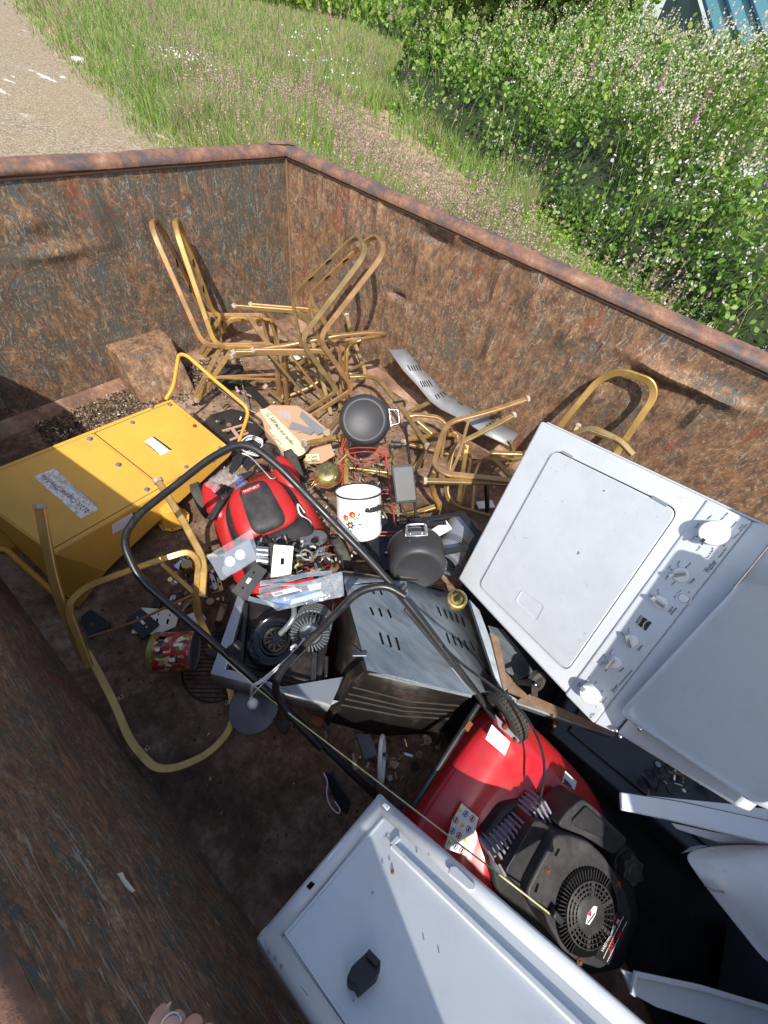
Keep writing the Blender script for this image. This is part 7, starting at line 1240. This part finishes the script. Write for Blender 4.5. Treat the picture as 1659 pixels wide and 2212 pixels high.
b = MB(); b.prism([wpz(x, y) for x, y in ((850, 262), (885, 252), (905, 300), (930, 330), (978, 388), (955, 398), (900, 345))], (0, .0015, 0)); one('hole_daylight', 'torn bright patch on the shaded near wall, painted daylight through a hole', 'sticker_or_daylight', b, paintm('sticker_or_daylight', (.85, .85, .70), .4, .4, (.5, .45, .1), scale=40))  # pale colour painted for outside light coming through a hole in the wall
# a darker underlayer of scrap between the middle pieces
t = thing('drip_tray', oz(*cE2(700, 980), FZ), 'black sheet-metal drip tray under the red wire basket', 'tray'); b = MB(); b.prism(at(cE2, [(420, 820, .03), (640, 730, .03), (980, 790, .04), (1230, 900, .05), (1150, 1250, .05), (700, 1300, .04), (560, 1120, .03)]), (0, 0, -.02)); b.build('tray', M['black_metal'], t, bevel=.004)
rr = random.Random(21); hw = [('brass', .02), ('galv', .02), ('black_plastic', .03), ('dark_sheet', .03), ('brown_rust', .03), ('chrome', .02), ('ivory', .012), ('wood', .03)]
def scatter_hw(c, x0, y0, x1, y1, z, n, name, lb):
    b = MB()
    for i in range(n):
        m, sz = rr.choice(hw); b.mi = [q[0] for q in hw].index(m); p = oz(*c(rr.uniform(x0, x1), rr.uniform(y0, y1)), z+rr.uniform(-.02, .03)); a = rr.uniform(0, 6.28); d = Vector((math.cos(a), math.sin(a), rr.uniform(-.3, .3))); kk = rr.random(); l = sz*rr.uniform(.8, 2.4)
        if kk < .45: b.bar([p-d*l/2, p+d*l/2], sz*rr.uniform(.2, .6), .004)
        elif kk < .75: b.tube([p-d*l/2, p+Vector((0, 0, .01)), p+d*l/2], rr.uniform(.0015, .005), 6)
        else: b.lathe([(0, .004), (sz*.5, .004), (sz*.55, 0)], 10, frame(p, d, z=Vector((rr.uniform(-.5, .5), rr.uniform(-.5, .5), 1))))
    o = b.build(name, [M[q[0]] for q in hw], None); tag(o, lb, 'hardware', None, 'stuff')
scatter_hw(cE1, 860, 1180, 1659, 1600, .30, 150, 'loose_hardware', 'loose screws, hinges and fittings between the red mower and the burner tray')
scatter_hw(cE2, 0, 250, 800, 1250, .02, 190, 'loose_hardware', 'loose fittings and bits of metal around the white enamel pot')
scatter_hw(cB, 1000, 1330, 1330, 1650, .03, 90, 'loose_hardware', 'small brass and chrome fittings inside the gold seat rail')
scatter_hw(cA, 480, 900, 1300, 1500, -.01, 150, 'loose_hardware', 'broken bits lying round the cardboard carton')
scatter_hw(cE4, 350, 1050, 1000, 1470, .0, 50, 'loose_hardware', 'dim scraps in the shade below the grill body')
scatter_hw(cK4, 450, 200, 1200, 450, .12, 40, 'loose_hardware', 'dim scraps in the shade between the mower and the dryer door')
# loose debris
r = np.random.default_rng(91); n = 5200
X = np.concatenate([r.normal(.18, .13, 2200), r.uniform(.1, 3.4, 3000)]); Y = np.concatenate([r.uniform(-1.9, -.9, 2200), r.uniform(-2.38, -.1, 3000)]); ok_ = (X > .06)
X, Y = X[ok_], Y[ok_]; V, F_ = quads(X, Y, np.full(len(X), FZ+.006)+r.uniform(0, .006, len(X)), r.uniform(.004, .014, len(X))*np.where(r.uniform(0, 1, len(X)) < .05, 2, 1), 92, 1.0, 1.3)
k = N('leaf litter'); g_ = k.n('ShaderNodeNewGeometry').outputs['Random Per Island']; k.col(k.ramp(g_, [(.0, (.06, .042, .03)), (.35, (.13, .085, .055)), (.70, (.22, .15, .095)), (.92, (.34, .26, .17)), (.97, (.6, .58, .52))], 'CONSTANT')).rough(.9); npmesh('debris', V, F_, [k.m], label='leaf litter, chips and crumbs over the dumpster floor', cat='debris')
n = 3600; X = r.normal(.20, .09, n); Y = r.uniform(-2.0, -.85, n); ok_ = X > .07; X, Y = X[ok_], Y[ok_]; V, F_ = quads(X, Y, FZ+.004+r.uniform(0, .022, len(X)), r.uniform(.006, .016, len(X)), 95, .6, 1.6); npmesh('debris', V, F_, [k.m], label='heap of dead leaves along the foot of the far wall', cat='debris')
# ================================================================== the photographer's hand at the bottom edge
SK = paintm('skin', (.52, .30, .23), .5, .15, (.45, .2, .15), .4, scale=30, bump=.15); SK.node_tree.nodes['Principled BSDF'].inputs['Subsurface Weight'].default_value = .15; SK.node_tree.nodes['Principled BSDF'].inputs['Subsurface Radius'].default_value = (.01, .004, .002)
hc = crop(0, 3300, 1.8433)
def hp_(x, y, d=.62): return od(*hc(x, y), d)
hb = bpy.data.meshes.new('person'); ho = link(bpy.data.objects.new('person', hb)); tag(ho, 'hand with a ring reaching in at the bottom edge over the near wall', 'person')
V = []; E_ = []; Rr = []
def chain(pts, prev=None):
    for (p, r_) in pts:
        V.append(tuple(p)); Rr.append(r_); i = len(V)-1
        if prev is not None: E_.append((prev, i))
        prev = i
    return prev
chain([(hp_(1290, 2000, .58), .026), (hp_(1290, 1780, .59), .027), (hp_(1290, 1600, .60), .026)]); palm = 2
chain([(hp_(1180, 1500, .61), .011), (hp_(1115, 1380, .62), .0095), (hp_(1165, 1295, .63), .0085), (hp_(1210, 1232, .635), .0065)], palm)
chain([(hp_(1255, 1480, .60), .011), (hp_(1232, 1380, .60), .0095), (hp_(1262, 1335, .61), .0085), (hp_(1300, 1352, .63), .0075)], palm)
chain([(hp_(1350, 1500, .60), .0105), (hp_(1362, 1400, .60), .0092), (hp_(1395, 1358, .61), .0082), (hp_(1425, 1380, .63), .007)], palm)
chain([(hp_(1440, 1540, .60), .010), (hp_(1470, 1460, .60), .0085), (hp_(1500, 1420, .61), .0075), (hp_(1525, 1440, .63), .0065)], palm)
chain([(hp_(1130, 1680, .60), .013), (hp_(1050, 1600, .61), .011), (hp_(1020, 1520, .62), .009)], 1)
hb.from_pydata(V, E_, []); hb.materials.append(SK)
q = ho.modifiers.new('skin', 'SKIN'); sv_ = hb.skin_vertices[0].data
for i, r_ in enumerate(Rr): sv_[i].radius = (r_, r_)
sv_[2].use_root = True; q.branch_smoothing = .6; q.use_smooth_shade = True; q = ho.modifiers.new('sub', 'SUBSURF'); q.levels = 2; q.render_levels = 2
b = MB(); tipd = hp_(1212, 1222, .635)-hp_(1165, 1285, .63); b.sphere((0, 0, 0), .0055, 8, frame(hp_(1205, 1238, .6285), tipd, z=-FWD), (1.1, .8, .35)); b.build('fingernail', paintm('fingernail', (.62, .42, .36), .25, .05), ho)
b = MB(); c0 = hp_(1238, 1372, .602); dv = hp_(1262, 1335, .61)-hp_(1232, 1380, .60); F_ = frame(c0, dv.orthogonal(), z=dv)
b.tube([F_ @ Vector((.0084*math.cos(i*.26), .0084*math.sin(i*.26), 0)) for i in range(24)], .0010, 6, True); b.build('ring', M['chrome'], ho)
